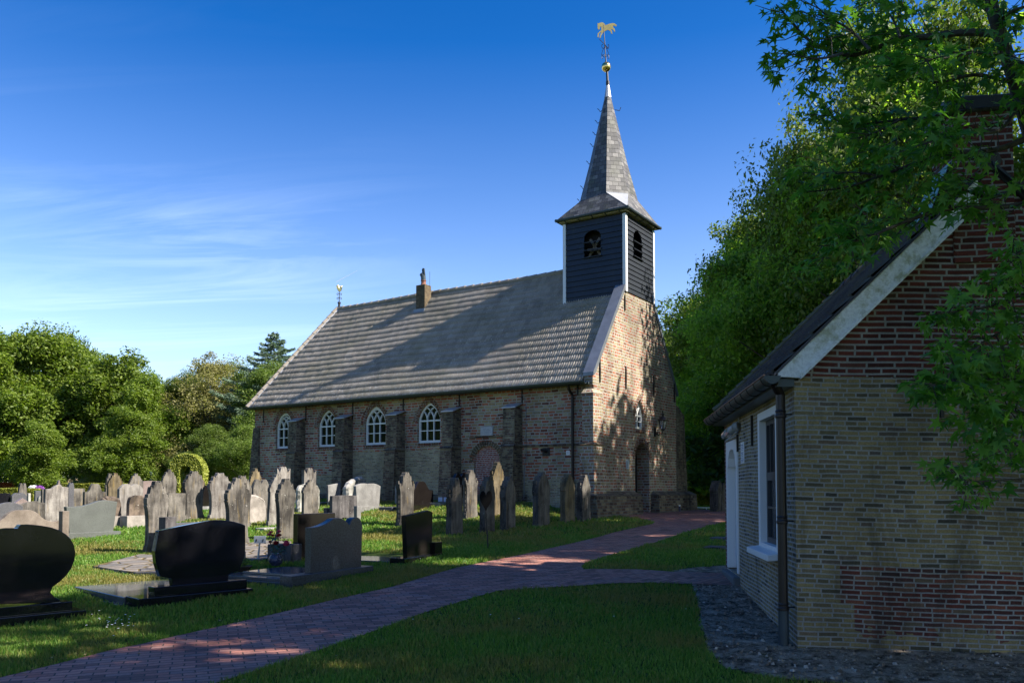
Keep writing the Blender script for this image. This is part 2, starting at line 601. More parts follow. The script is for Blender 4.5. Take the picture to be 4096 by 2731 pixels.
# paint, metal, glass
M['white_paint'] = plain('white_paint', (0.74, 0.74, 0.72), 0.45, var=0.04, scale=3)
M['black_iron'] = plain('black_iron', (0.018, 0.017, 0.017), 0.5, 0.3, bmp=0.1)
M['gutter_zinc'] = plain('gutter_zinc', (0.050, 0.066, 0.068), 0.42, 0.4, var=0.25, scale=4)
M['pipe_brown'] = plain('pipe_brown', (0.016, 0.010, 0.009), 0.42, 0.1, var=0.3, scale=3)
M['lead'] = plain('lead', (0.20, 0.22, 0.25), 0.40, 0.45, var=0.25, scale=3, bmp=0.1)
M['lead_bright'] = plain('lead_bright', (0.42, 0.43, 0.45), 0.42, 0.35, var=0.15, scale=3)
M['dark_void'] = plain('dark_void', (0.012, 0.011, 0.010), 0.9, var=0.2)
M['wood_beam'] = plain('wood_beam', (0.16, 0.14, 0.12), 0.85, var=0.3)
M['gold'] = plain('gold', (0.85, 0.58, 0.20), 0.22, 1.0, var=0.1)
M['gold_dull'] = plain('gold_dull', (0.50, 0.38, 0.13), 0.42, 0.7, var=0.2)
M['soil'] = None

m, nt, b = new_mat('window_glass')
setc(nt, b, (0.008, 0.012, 0.009), 0.06, spec=0.35)
ob = nd(nt, 'ShaderNodeTexCoord').outputs['Object']
bump(nt, b, noise(nt, ob, 3.0, 2), 0.06, 0.02)
M['window_glass'] = m
m, nt, b = new_mat('lamp_glass')
setc(nt, b, (0.5, 0.55, 0.6), 0.1, spec=0.6)
b.inputs['Transmission Weight'].default_value = 0.7
M['lamp_glass'] = m

# clapboards of the tower: weathered black-blue paint with pale drips
m, nt, b = new_mat('tower_board')
tcn = nd(nt, 'ShaderNodeTexCoord')
ob, uvo = tcn.outputs['Object'], tcn.outputs['UV']
dr = noise(nt, mapping(nt, ob, (9, 9, 0.7)), 1.6, 6, 0.7)
c = mix(nt, noise(nt, ob, 1.6, 4), (0.009, 0.013, 0.022), (0.024, 0.030, 0.040))
c = mix(nt, ramp(nt, dr, [(0.56, 0), (0.8, 0.4)]), c, (0.10, 0.11, 0.08))
setc(nt, b, c, 0.48, spec=0.4)
bump(nt, b, noise(nt, mapping(nt, ob, (3, 3, 40)), 3, 4), 0.12, 0.006)
M['tower_board'] = m

# slates of the spire
m, nt, b = new_mat('slate')
tcn = nd(nt, 'ShaderNodeTexCoord')
uvo, ob = tcn.outputs['UV'], tcn.outputs['Object']
br = nd(nt, 'ShaderNodeTexBrick', {'Vector': uvo, 'Color1': (0, 0, 0), 'Color2': (1, 1, 1), 'Mortar': (0, 0, 0), 'Scale': 1.0, 'Mortar Size': 0.007,
                                   'Mortar Smooth': 0.2, 'Brick Width': 0.21, 'Row Height': 0.155})
c = ramp(nt, br.outputs['Color'], [(0, (0.06, 0.06, 0.06)), (0.5, (0.095, 0.09, 0.087)), (0.8, (0.14, 0.135, 0.13)), (1, (0.21, 0.20, 0.185))])
c = mul(nt, c, ramp(nt, noise(nt, ob, 22, 5, 0.7), [(0.3, 0.6), (0.7, 1.25)]))
c = mix(nt, ramp(nt, noise(nt, ob, 1.9, 5, 0.6), [(0.5, 0), (0.75, 0.55)]), c, (0.10, 0.11, 0.055))
c = mix(nt, br.outputs['Fac'], c, (0.02, 0.02, 0.02))
setc(nt, b, c, 0.55, spec=0.4)
sp = nd(nt, 'ShaderNodeSeparateXYZ', {'Vector': uvo})
saw = mth(nt, 'FRACT', mth(nt, 'DIVIDE', sp.outputs[1], 0.155))
bump(nt, b, mth(nt, 'SUBTRACT', mth(nt, 'MULTIPLY', br.outputs['Fac'], -0.6), saw), 0.5, 0.012)
M['slate'] = m


def tile_mat(name, base, lich, liche, du, dv):
    m, nt, b = new_mat(name)
    tcn = nd(nt, 'ShaderNodeTexCoord')
    uvo, ob = tcn.outputs['UV'], tcn.outputs['Object']
    cell = nd(nt, 'ShaderNodeVectorMath', {0: nd(nt, 'ShaderNodeVectorMath', {0: uvo, 1: (du, dv, 1)}, operation='DIVIDE').outputs[0]}, operation='FLOOR').outputs[0]
    wn_ = nd(nt, 'ShaderNodeTexWhiteNoise', {'Vector': cell}, noise_dimensions='2D').outputs['Value']
    c = ramp(nt, wn_, [(0, tuple(x * 0.82 for x in base)), (0.5, base), (1, tuple(x * 1.12 for x in base))])
    c = mul(nt, c, ramp(nt, noise(nt, mapping(nt, ob, (1, 1, 1)), 0.5, 5, 0.6), [(0.3, 0.75), (0.7, 1.2)]))
    c = mul(nt, c, ramp(nt, noise(nt, uvo, 30, 5, 0.7), [(0.25, 0.6), (0.75, 1.3)]))
    sp = nd(nt, 'ShaderNodeSeparateXYZ', {'Vector': uvo})
    low = ramp(nt, mth(nt, 'DIVIDE', sp.outputs[1], 5.6), [(0.0, 0.085), (0.3, 0.03), (1.0, 0.0)])
    l = noise(nt, uvo, 11, 5, 0.75)
    l2 = mth(nt, 'MULTIPLY', mth(nt, 'GREATER_THAN', mth(nt, 'ADD', l, low), 0.695 - 0.03 * lich), liche)
    c = mix(nt, l2, c, (0.50, 0.48, 0.43))
    mo = ramp(nt, noise(nt, uvo, 3.2, 6, 0.8), [(0.66, 0), (0.70, 0.9)])
    c = mix(nt, mo, c, (0.05, 0.04, 0.022))
    gn = ramp(nt, noise(nt, ob, 0.7, 4), [(0.45, 0), (0.75, 0.45)])
    c = mix(nt, gn, c, (0.16, 0.15, 0.07))
    setc(nt, b, c, 0.9, spec=0.2)
    bump(nt, b, noise(nt, uvo, 45, 4), 0.4, 0.006)
    return m


M['roof_tile'] = tile_mat('roof_tile', (0.32, 0.28, 0.235), 1.9, 0.85, 0.2, 0.27)
M['cottage_tile'] = tile_mat('cottage_tile', (0.060, 0.052, 0.050), 0.0, 0.25, 0.22, 0.3)


def stone_mat(name, dark, light, lichen=0.5, streak=1.0, rough=0.9, orange=(0.30, 0.20, 0.05)):
    m, nt, b = new_mat(name)
    tcn = nd(nt, 'ShaderNodeTexCoord')
    ob = tcn.outputs['Object']
    rnd = nd(nt, 'ShaderNodeObjectInfo').outputs['Random']
    off = nd(nt, 'ShaderNodeCombineXYZ', {0: mth(nt, 'MULTIPLY', rnd, 37.0), 1: mth(nt, 'MULTIPLY', rnd, 11.0), 2: mth(nt, 'MULTIPLY', rnd, 53.0)}).outputs[0]
    v = nd(nt, 'ShaderNodeVectorMath', {0: ob, 1: off}, operation='ADD').outputs[0]
    s1 = noise(nt, mapping(nt, v, (5.5, 5.5, 0.8)), 1.6, 8, 0.72, 0.5)
    s2 = noise(nt, v, 2.4, 5, 0.6)
    s = mth(nt, 'ADD', mth(nt, 'MULTIPLY', s1, 0.55 * streak), mth(nt, 'MULTIPLY', s2, 1 - 0.55 * streak))
    c = mix(nt, ramp(nt, s, [(0.41, 0), (0.60, 1)]), dark, light)
    c = mul(nt, c, ramp(nt, noise(nt, v, 60, 4, 0.7), [(0.25, 0.7), (0.75, 1.22)]))
    if lichen:
        o1 = noise(nt, mapping(nt, v, (6, 6, 0.8)), 1.9, 5, 0.7)
        c = mix(nt, ramp(nt, o1, [(0.62 - 0.08 * lichen, 0), (0.74, 0.75 * lichen)]), c, orange)
        sp = noise(nt, v, 24, 3, 0.6)
        c = mix(nt, ramp(nt, sp, [(0.70, 0), (0.73, 0.8)]), c, (0.62, 0.61, 0.56))
    c = mul(nt, c, ramp(nt, rnd, [(0, 0.8), (1, 1.15)]))
    setc(nt, b, c, rough, spec=0.25)
    bump(nt, b, mth(nt, 'ADD', noise(nt, v, 45, 4), mth(nt, 'MULTIPLY', s1, 0.6)), 0.35, 0.01)
    return m


M['old_stone'] = stone_mat('old_stone', (0.040, 0.036, 0.032), (0.19, 0.172, 0.15), 0.7)
M['old_stone_light'] = stone_mat('old_stone_light', (0.08, 0.07, 0.063), (0.27, 0.25, 0.228), 0.45)
M['old_stone_dark_shade'] = stone_mat('old_stone_dark_shade', (0.035, 0.031, 0.028), (0.16, 0.145, 0.125), 0.6)  # darker copy: dark stones, and shade painted on the row near the church
M['old_stone_gold'] = stone_mat('old_stone_gold', (0.06, 0.048, 0.03), (0.20, 0.16, 0.10), 1.0)
M['rough_pale'] = stone_mat('rough_pale', (0.18, 0.18, 0.155), (0.44, 0.42, 0.385), 0.0, streak=0.1)
M['granite_pale'] = stone_mat('granite_pale', (0.19, 0.17, 0.15), (0.33, 0.295, 0.265), 0.0, streak=0.0)
M['brown_stone'] = stone_mat('brown_stone', (0.13, 0.105, 0.085), (0.21, 0.175, 0.145), 0.0, streak=0.3)
M['rough_brown'] = stone_mat('rough_brown', (0.045, 0.035, 0.028), (0.17, 0.13, 0.10), 0.3, streak=0.1)


def granite(name, a, c_, rough=0.25, scale=60, spec=0.5):
    m, nt, b = new_mat(name)
    ob = nd(nt, 'ShaderNodeTexCoord').outputs['Object']
    n = noise(nt, ob, scale, 3, 0.8, 0.5)
    c = ramp(nt, n, [(0.38, a), (0.62, c_)])
    c = mul(nt, c, ramp(nt, noise(nt, ob, 2.5, 4), [(0.3, 0.8), (0.7, 1.15)]))
    drip = ramp(nt, noise(nt, mapping(nt, ob, (14, 14, 0.6)), 2.2, 3, 0.5), [(0.74, 0), (0.78, 0.25)])
    c = mix(nt, drip, c, (0.35, 0.35, 0.33))
    setc(nt, b, c, rough, spec=spec)
    return m


M['black_granite'] = granite('black_granite', (0.006, 0.006, 0.008), (0.012, 0.012, 0.015), 0.06)
M['brown_granite'] = granite('brown_granite', (0.007, 0.006, 0.006), (0.015, 0.012, 0.011), 0.14)
M['blue_granite'] = granite('blue_granite', (0.010, 0.015, 0.024), (0.055, 0.068, 0.088), 0.28, 38)
M['green_granite'] = granite('green_granite', (0.06, 0.064, 0.06), (0.125, 0.135, 0.125), 0.5, 70)
M['slab_granite'] = granite('slab_granite', (0.06, 0.065, 0.072), (0.11, 0.12, 0.13), 0.10, 60)
M['slate_grey'] = granite('slate_grey', (0.055, 0.055, 0.062), (0.10, 0.10, 0.11), 0.5, 40)
M['pink_granite'] = granite('pink_granite', (0.15, 0.11, 0.10), (0.26, 0.205, 0.19), 0.4, 30)
M['red_granite'] = granite('red_granite', (0.15, 0.055, 0.04), (0.36, 0.16, 0.12), 0.35, 22)
M['dark_stone'] = stone_mat('dark_stone', (0.03, 0.028, 0.03), (0.13, 0.12, 0.12), 0.15)
M['grey_stone'] = stone_mat('grey_stone', (0.16, 0.155, 0.15), (0.25, 0.245, 0.235), 0.15, streak=0.4)


def leaf_mat(name, ca, cb, trans=0.35, rough=0.55, third=None):
    m, nt, b = new_mat(name)
    geo = nd(nt, 'ShaderNodeNewGeometry')
    ob = nd(nt, 'ShaderNodeTexCoord').outputs['Object']
    ri = geo.outputs['Random Per Island']
    n = noise(nt, ob, 0.55, 4, 0.6)
    f = mth(nt, 'ADD', mth(nt, 'MULTIPLY', ri, 0.5), mth(nt, 'MULTIPLY', n, 0.55))
    st = [(0.2, ca), (0.8, cb)]
    if third:
        st = [(0.15, ca), (0.55, cb), (0.9, third)]
    c = ramp(nt, f, st)
    rnd = nd(nt, 'ShaderNodeObjectInfo').outputs['Random']
    c = mul(nt, c, ramp(nt, rnd, [(0, 0.85), (1, 1.15)]))
    setc(nt, b, c, rough, spec=0.35)
    tr = nd(nt, 'ShaderNodeBsdfTranslucent', {'Color': mul(nt, c, (1.3, 1.5, 0.6))})
    mx = nd(nt, 'ShaderNodeMixShader', {0: trans, 1: b.outputs[0], 2: tr.outputs[0]})
    nt.links.new(mx.outputs[0], nt.nodes['Material Output'].inputs['Surface'])
    return m


M['leaf_oak'] = leaf_mat('leaf_oak', (0.045, 0.090, 0.010), (0.19, 0.25, 0.028), .42)
M['leaf_mid'] = leaf_mat('leaf_mid', (0.048, 0.090, 0.016), (0.17, 0.225, 0.042), .42)
M['leaf_wood'] = leaf_mat('leaf_wood', (0.095, 0.205, 0.028), (0.33, 0.47, 0.065), .58)
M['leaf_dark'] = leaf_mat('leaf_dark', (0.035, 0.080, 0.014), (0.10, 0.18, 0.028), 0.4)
M['leaf_brown'] = leaf_mat('leaf_brown', (0.13, 0.13, 0.040), (0.26, 0.24, 0.085))
M['leaf_conifer'] = leaf_mat('leaf_conifer', (0.070, 0.115, 0.075), (0.17, 0.24, 0.16), 0.2)
M['leaf_hedge'] = leaf_mat('leaf_hedge', (0.10, 0.13, 0.015), (0.26, 0.26, 0.03), 0.3)
M['leaf_red'] = leaf_mat('leaf_red', (0.16, 0.035, 0.01), (0.38, 0.10, 0.02), 0.25)
M['leaf_pale'] = leaf_mat('leaf_pale', (0.12, 0.15, 0.06), (0.30, 0.34, 0.17), 0.25)
M['leaf_gum'] = leaf_mat('leaf_gum', (0.035, 0.13, 0.018), (0.14, 0.29, 0.045), 0.5, 0.4)
M['leaf_ivy'] = leaf_mat('leaf_ivy', (0.16, 0.20, 0.02), (0.40, 0.42, 0.07), 0.2)
m, nt, b = new_mat('bark')
ob = nd(nt, 'ShaderNodeTexCoord').outputs['Object']
n = noise(nt, mapping(nt, ob, (4, 4, 1)), 4, 6, 0.7)
setc(nt, b, ramp(nt, n, [(0.3, (0.035, 0.028, 0.02)), (0.7, (0.13, 0.11, 0.08))]), 0.95)
bump(nt, b, n, 0.7, 0.03)
M['bark'] = m
m, nt, b = new_mat('bark_dark')
ob = nd(nt, 'ShaderNodeTexCoord').outputs['Object']
n = noise(nt, ob, 14, 5, 0.7)
setc(nt, b, ramp(nt, n, [(0.35, (0.018, 0.015, 0.012)), (0.7, (0.07, 0.065, 0.045))]), 0.9)
bump(nt, b, n, 0.6, 0.01)
M['bark_dark'] = m

# ground
m, nt, b = new_mat('ground_turf')
ob = nd(nt, 'ShaderNodeTexCoord').outputs['Object']
n1 = noise(nt, ob, 0.45, 5, 0.6)
n2 = noise(nt, mapping(nt, ob, (1, 1, 1)), 14, 6, 0.75)
c = mix(nt, n2, (0.024, 0.050, 0.008), (0.085, 0.125, 0.022))
c = mix(nt, ramp(nt, n1, [(0.45, 0), (0.7, 0.45)]), c, (0.10, 0.085, 0.03))
setc(nt, b, c, 0.95, spec=0.1)
bump(nt, b, n2, 0.8, 0.04)
M['ground_turf'] = m
m, nt, b = new_mat('grass_blade')
geo = nd(nt, 'ShaderNodeNewGeometry')
ri = geo.outputs['Random Per Island']
ps = geo.outputs['Position']
n1 = noise(nt, ps, 0.5, 4, 0.6)
n3 = noise(nt, ps, 2.6, 3, 0.6)
c = ramp(nt, mth(nt, 'ADD', mth(nt, 'MULTIPLY', ri, 0.6), mth(nt, 'MULTIPLY', n3, 0.4)), [(0.1, (0.052, 0.150, 0.018)), (0.55, (0.125, 0.240, 0.032)), (0.95, (0.235, 0.295, 0.070))])
c = mix(nt, ramp(nt, mth(nt, 'ADD', n1, mth(nt, 'MULTIPLY', ri, 0.16)), [(0.54, 0), (0.68, 0.8)]), c, (0.25, 0.19, 0.06))
setc(nt, b, c, 0.5, spec=0.3)
tr = nd(nt, 'ShaderNodeBsdfTranslucent', {'Color': mul(nt, c, (1.3, 1.5, 0.6))})
mx = nd(nt, 'ShaderNodeMixShader', {0: 0.35, 1: b.outputs[0], 2: tr.outputs[0]})
nt.links.new(mx.outputs[0], nt.nodes['Material Output'].inputs['Surface'])
M['grass_blade'] = m


def paver(name, rot):
    m, nt, b = new_mat(name)
    ob = nd(nt, 'ShaderNodeTexCoord').outputs['Object']
    dn = nd(nt, 'ShaderNodeTexNoise', {'Vector': ob, 'Scale': 3.0, 'Detail': 2.0}).outputs['Color']
    va = nd(nt, 'ShaderNodeVectorMath', {0: nd(nt, 'ShaderNodeVectorMath', {0: dn, 1: (0.5, 0.5, 0.5)}, operation='SUBTRACT').outputs[0], 3: 0.05}, operation='SCALE').outputs[0]
    v = nd(nt, 'ShaderNodeVectorMath', {0: ob, 1: va}, operation='ADD').outputs[0]
    v = mapping(nt, v, (1, 1, 0), (0, 0, rot))
    br = nd(nt, 'ShaderNodeTexBrick', {'Vector': v, 'Color1': (0, 0, 0), 'Color2': (1, 1, 1), 'Mortar': (0, 0, 0), 'Scale': 1.0, 'Mortar Size': 0.007,
                                       'Mortar Smooth': 0.3, 'Brick Width': 0.21, 'Row Height': 0.098})
    c = ramp(nt, br.outputs['Color'], [(0, (0.15, 0.065, 0.050)), (0.35, (0.33, 0.135, 0.098)), (0.7, (0.42, 0.19, 0.14)), (1, (0.24, 0.14, 0.12))])
    c = mul(nt, c, ramp(nt, noise(nt, ob, 25, 5, 0.7), [(0.25, 0.7), (0.75, 1.25)]))
    c = mul(nt, c, ramp(nt, noise(nt, ob, 1.1, 4, 0.6), [(0.3, 0.75), (0.7, 1.15)]))
    deb = ramp(nt, noise(nt, ob, 40, 3, 0.6), [(0.73, 0), (0.76, 0.6)])
    c = mix(nt, deb, c, (0.30, 0.26, 0.20))
    c = mix(nt, br.outputs['Fac'], c, (0.035, 0.032, 0.025))
    setc(nt, b, c, 0.68, spec=0.35)
    bump(nt, b, mth(nt, 'ADD', mth(nt, 'MULTIPLY', br.outputs['Fac'], -1.2), mth(nt, 'MULTIPLY', noise(nt, ob, 60, 3), 0.5)), 0.6, 0.008)
    return m


M['paver'] = paver('paver', radians(-20.5 + 0))
M['paver_side'] = paver('paver_side', radians(-48))
m, nt, b = new_mat('bare_soil')
ob = nd(nt, 'ShaderNodeTexCoord').outputs['Object']
n1 = noise(nt, ob, 5.0, 10, 0.80, 0.3)
n2 = noise(nt, ob, 60, 5, 0.8)
c = ramp(nt, n1, [(0.40, (0.055, 0.042, 0.032)), (0.48, (0.25, 0.195, 0.14)), (0.60, (0.52, 0.42, 0.32))])
c = mul(nt, c, ramp(nt, n2, [(0.3, 0.55), (0.7, 1.25)]))
c = mix(nt, ramp(nt, noise(nt, ob, 60, 2), [(0.74, 0), (0.77, 0.9)]), c, (0.5, 0.48, 0.42))
c = mix(nt, ramp(nt, noise(nt, ob, 2.3, 5, 0.7), [(0.58, 0), (0.68, 0.7)]), c, (0.05, 0.055, 0.018))
setc(nt, b, c, 0.95, spec=0.1)
bump(nt, b, mth(nt, 'ADD', n1, mth(nt, 'MULTIPLY', n2, 0.4)), 1.0, 0.05)
M['bare_soil'] = m
m, nt, b = new_mat('flagstone')
ob = nd(nt, 'ShaderNodeTexCoord').outputs['Object']
vo = nd(nt, 'ShaderNodeTexVoronoi', {'Vector': ob, 'Scale': 2.6}, feature='DISTANCE_TO_EDGE').outputs['Distance']
vc = nd(nt, 'ShaderNodeTexVoronoi', {'Vector': ob, 'Scale': 2.6}).outputs['Color']
c = mix(nt, nd(nt, 'ShaderNodeSeparateColor', {'Color': vc}).outputs[0], (0.11, 0.105, 0.10), (0.26, 0.215, 0.175))
c = mul(nt, c, ramp(nt, noise(nt, ob, 20, 5, 0.7), [(0.3, 0.7), (0.7, 1.2)]))
c = mix(nt, ramp(nt, vo, [(0.03, 1), (0.06, 0)]), c, (0.10, 0.07, 0.02))
setc(nt, b, c, 0.85)
bump(nt, b, ramp(nt, vo, [(0.02, 0), (0.08, 1)]), 0.8, 0.03)
M['flagstone'] = m

# ------------------------------------------------------------ ground, path, soil, grass
def axis(lo, hi, fine_lo, fine_hi, fine, coarse_growth=1.18):
    a = list(np.arange(fine_lo, fine_hi + 1e-6, fine))
    s, x = fine, fine_hi
    while x < hi:
        s *= coarse_growth
        x += s
        a.append(min(x, hi))
    s, x = fine, fine_lo
    b = []
    while x > lo:
        s *= coarse_growth
        x -= s
        b.append(max(x, lo))
    return np.array(b[::-1] + a)


gxs = axis(-700, 700, -16, 12, 0.35)
gys = axis(-60, 1500, 2, 44, 0.35)
XX, YY = np.meshgrid(gxs, gys)
ZZ = gz(XX, YY)
nx, ny = len(gxs), len(gys)
idx = (np.arange(ny - 1)[:, None] * nx + np.arange(nx - 1)[None, :]).ravel()
ff = np.stack([idx, idx + 1, idx + nx + 1, idx + nx], 1).ravel()
ground = raw_mesh('ground', np.stack([XX.ravel(), YY.ravel(), ZZ.ravel()], 1), ff, 4, M['ground_turf'], True)
tag(ground, kind='structure')


def poly_px(pts):
    return [P(*q) for q in pts]


PATH_PX = [(-900, 2920), (0, 2715), (219, 2662), (448, 2603), (573, 2578), (722, 2543), (1100, 2458), (1330, 2403), (1570, 2349), (1825, 2273), (2038, 2230),
           (2208, 2192), (2400, 2147), (2461, 2129), (2611, 2096), (2617, 2088), (2545, 2073), (2440, 2063)]
PATH_PX2 = [(2780, 2036), (2920, 2040), (3060, 2046), (3060, 2092), (2901, 2089), (2765, 2124), (2601, 2176), (2485, 2209), (2368, 2244), (2330, 2265), (2335, 2290), (2200, 2352), (2134, 2356),
            (1993, 2365), (1898, 2392), (1700, 2452), (1515, 2520), (1200, 2630), (880, 2731), (200, 2960), (-400, 3300)]
path_xy = [(q.x, q.y) for q in poly_px(PATH_PX)]
w0 = CH + D1 * -0.1 + D2 * 1.2
w1 = CH + D1 * 0.4 + D2 * 3.3
w2 = CH + D1 * -0.1 + D2 * 8.0
path_xy += [(w0.x, w0.y), (w1.x, w1.y), (w2.x, w2.y)]
path_xy += [(q.x, q.y) for q in poly_px(PATH_PX2)]
BR_PX = [(2250, 2330), (2310, 2284), (2368, 2279), (2555, 2281), (2695, 2291), (2905, 2295), (2990, 2310), (2995, 2355), (2948, 2346), (2765, 2340), (2601, 2335), (2461, 2337), (2321, 2347), (2140, 2357)]
branch_xy = [(q.x, q.y) for q in poly_px(BR_PX)]
SOIL_PX = [(2765, 2338), (2950, 2340), (3060, 2345), (3300, 2500), (4700, 2600), (5200, 2900), (4500, 2960), (4100, 2800), (3700, 2760), (3200, 2725), (3010, 2700), (2890, 2670), (2835, 2600), (2800, 2500), (2790, 2400)]
soil_xy = [(q.x, q.y) for q in poly_px(SOIL_PX)]
SOIL2_PX = [(2690, 2286), (2760, 2272), (2920, 2262), (2990, 2270), (2990, 2310), (2905, 2299), (2720, 2296)]
soil2_xy = [(q.x, q.y) for q in poly_px(SOIL2_PX)]


def inside(poly, x, y):
    x = np.asarray(x)
    y = np.asarray(y)
    r = np.zeros(x.shape, bool)
    n = len(poly)
    for i in range(n):
        x0, y0 = poly[i]
        x1, y1 = poly[(i + 1) % n]
        if y0 == y1:
            continue
        c = ((y0 > y) != (y1 > y)) & (x < (x1 - x0) * (y - y0) / (y1 - y0) + x0)
        r ^= c
    return r


def densify(poly, step):
    out = []
    for i in range(len(poly)):
        a, b_ = poly[i], poly[(i + 1) % len(poly)]
        n = max(1, int(math.hypot(b_[0] - a[0], b_[1] - a[1]) / step))
        for k in range(n):
            out.append((a[0] + (b_[0] - a[0]) * k / n, a[1] + (b_[1] - a[1]) * k / n))
    return out


def sheet(name, poly, lift, mat, step=0.35, rough=0.0, lump=0.0):
    pl = densify(poly, step)
    if rough:
        r = random.Random(3)
        pl = [(x + r.uniform(-rough, rough), y + r.uniform(-rough, rough)) for x, y in pl]
    xs = [q[0] for q in pl]
    ys = [q[1] for q in pl]
    gx, gy = np.meshgrid(np.arange(min(xs), max(xs), step), np.arange(min(ys), max(ys), step))
    gx, gy = gx.ravel(), gy.ravel()
    k = inside(pl, gx, gy)
    vs = [Vector(q) for q in pl] + [Vector((a, b_)) for a, b_ in zip(gx[k], gy[k])]
    n = len(pl)
    res = geometry.delaunay_2d_cdt(vs, [], [list(range(n))], 1, 1e-5)
    v2, f2 = res[0], res[2]
    me = bpy.data.meshes.new(name)
    lr = random.Random(6)
    me.from_pydata([(v.x, v.y, G(v.x, v.y) + lift + (lump * (lr.random() ** 2 + .5 * sin(v.x * 9 + sin(v.y * 7) * 2) * sin(v.y * 11)) if lump else 0)) for v in v2], [], [tuple(f) for f in f2])
    me.materials.append(mat)
    me.update()
    bm = bmesh.new()
    bm.from_mesh(me)
    for f in bm.faces:
        if f.normal.z < 0:
            f.normal_flip()
    bm.to_mesh(me)
    bm.free()
    o = bpy.data.objects.new(name, me)
    COL.objects.link(o)
    tag(o, kind='structure')
    return o


sheet('brick_path', path_xy, 0.016, M['paver'])
sheet('side_path', branch_xy, 0.024, M['paver_side'])
sheet('soil', soil_xy, 0.010, M['bare_soil'], 0.06, 0.03, .012)
sheet('soil_strip', soil2_xy, 0.011, M['bare_soil'], 0.09, 0.03, .012)

NO_GRASS = [path_xy, branch_xy, soil_xy, soil2_xy]          # slabs and footings add themselves
K0 = Vector((2.86, 8.45, 0))                                 # near corner of the cottage
KA = radians(-6.83)
KX = Vector((cos(KA), sin(KA), 0))
KY = Vector((-sin(KA), cos(KA), 0))
NO_GRASS.append([tuple((K0 + KX * a + KY * c_)[:2]) for a, c_ in ((-.03, -.03), (5, -.03), (5, 5.4), (-.03, 5.4))])
NO_GRASS.append([tuple((CH + D1 * a + D2 * c_)[:2]) for a, c_ in ((-.1, 0), (15.3, 0), (15.3, 7), (-.1, 7))])


def make_grass():
    rs = np.random.RandomState(5)
    V, Fc = [], []
    tot = 0
    # (near Y, far Y, tufts per m2, height, half width)
    for y0, y1, dens, h, w in ((3.6, 6.5, 5200, .050, .0032), (6.5, 9.5, 3400, .052, .0042), (9.5, 14, 1900, .055, .0062), (14, 20, 900, .06, .0095), (20, 33, 330, .07, .016), (33, 50, 90, .08, .03)):
        xr0, xr1 = -0.66 * y1, 0.66 * y1
        n = int((xr1 - xr0) * (y1 - y0) * dens)
        x = rs.uniform(xr0, xr1, n)
        y = rs.uniform(y0, y1, n)
        k = np.abs(x) < 0.645 * y + 0.4
        for poly in NO_GRASS:
            xs = [q[0] for q in poly]
            ys = [q[1] for q in poly]
            if max(ys) < y0 or min(ys) > y1:
                continue
            ex = rs.normal(0, 0.018, len(x))
            k &= ~inside(poly, x + ex, y + ex)
        # thin and clump
        x, y = x[k], y[k]
        cl = np.sin(x * 3.1 + np.sin(y * 2.3) * 2) * np.sin(y * 3.7 + np.sin(x * 1.9) * 2)
        hh = h * (0.85 + 0.3 * cl) * rs.uniform(0.55, 1.35, len(x))
        # longer tufts on the verges
        a = rs.uniform(0, 2 * pi, len(x))
        lean = rs.uniform(0.1, 0.75, len(x)) * hh
        la = rs.uniform(0, 2 * pi, len(x))
        z = gz(x, y)
        dx, dy = np.cos(a) * w, np.sin(a) * w
        tx, ty = x + np.cos(la) * lean, y + np.sin(la) * lean
        m = len(x)
        base = tot + np.arange(m) * 5
        mx_, my_ = x + np.cos(la) * lean * .32, y + np.sin(la) * lean * .32
        v = np.stack([np.stack([x - dx, y - dy, z - .004], 1), np.stack([x + dx, y + dy, z - .004], 1),
                      np.stack([mx_ + dx * .8, my_ + dy * .8, z + hh * .55], 1), np.stack([mx_ - dx * .8, my_ - dy * .8, z + hh * .55], 1),
                      np.stack([tx, ty, z + hh], 1)], 1).reshape(-1, 3)
        V.append(v)
        Fc.append(np.stack([base, base + 1, base + 2, base, base + 2, base + 3, base + 3, base + 2, base + 4], 1).ravel())
        tot += m * 5
    o = raw_mesh('grass', np.concatenate(V), np.concatenate(Fc), 3, M['grass_blade'])
    tag(o, 'short mown churchyard grass around the graves and beside the brick path', 'grass', kind='stuff')
    return o

# ------------------------------------------------------------ church
church = empty('church', (CH.x, CH.y, 0), TH, 'small medieval brick church with grey tiled roof and black boarded bell tower', 'church')


def c3(L, s, z):
    return Vector((L, -s, z))


def panel(name, outer, holes, depth, to3, inward, mats, parent, thick=None):
    """flat wall with openings: outer and holes are (u, z) loops, to3(u, z) places them, reveals run along inward"""
    mb = MB()
    loops = [outer] + holes
    pts = [q for l in loops for q in l]
    tris = geometry.tessellate_polygon([[Vector((a, c_, 0)) for a, c_ in l] for l in loops])
    mb.add([to3(*q) for q in pts], tris)
    for h in holes:
        n = len(h)
        vs = [to3(*q) for q in h] + [to3(*q) + inward * depth for q in h]
        mb.add(vs, [(i, (i + 1) % n, (i + 1) % n + n, i + n) for i in range(n)])
    return mb


def arch_loop(u0, u1, z0, zs, zt, n=14, pointed=0.0):
    """opening: rectangle up to the springing zs, then an arch to zt"""
    c = (u0 + u1) / 2
    h = (u1 - u0) / 2
    r = [(u0, z0), (u1, z0)]
    for i in range(n + 1):
        t = i / n                       # 0 right springing .. 1 left springing
        a = pi * t
        x = cos(a)
        y = sin(a)
        if pointed:
            px_ = abs(x)
            y = (1 - pointed) * y + pointed * (1 - px_ ** 1.35) ** 0.75
        r.append((c + h * x, zs + (zt - zs) * max(0, y)))
    return r


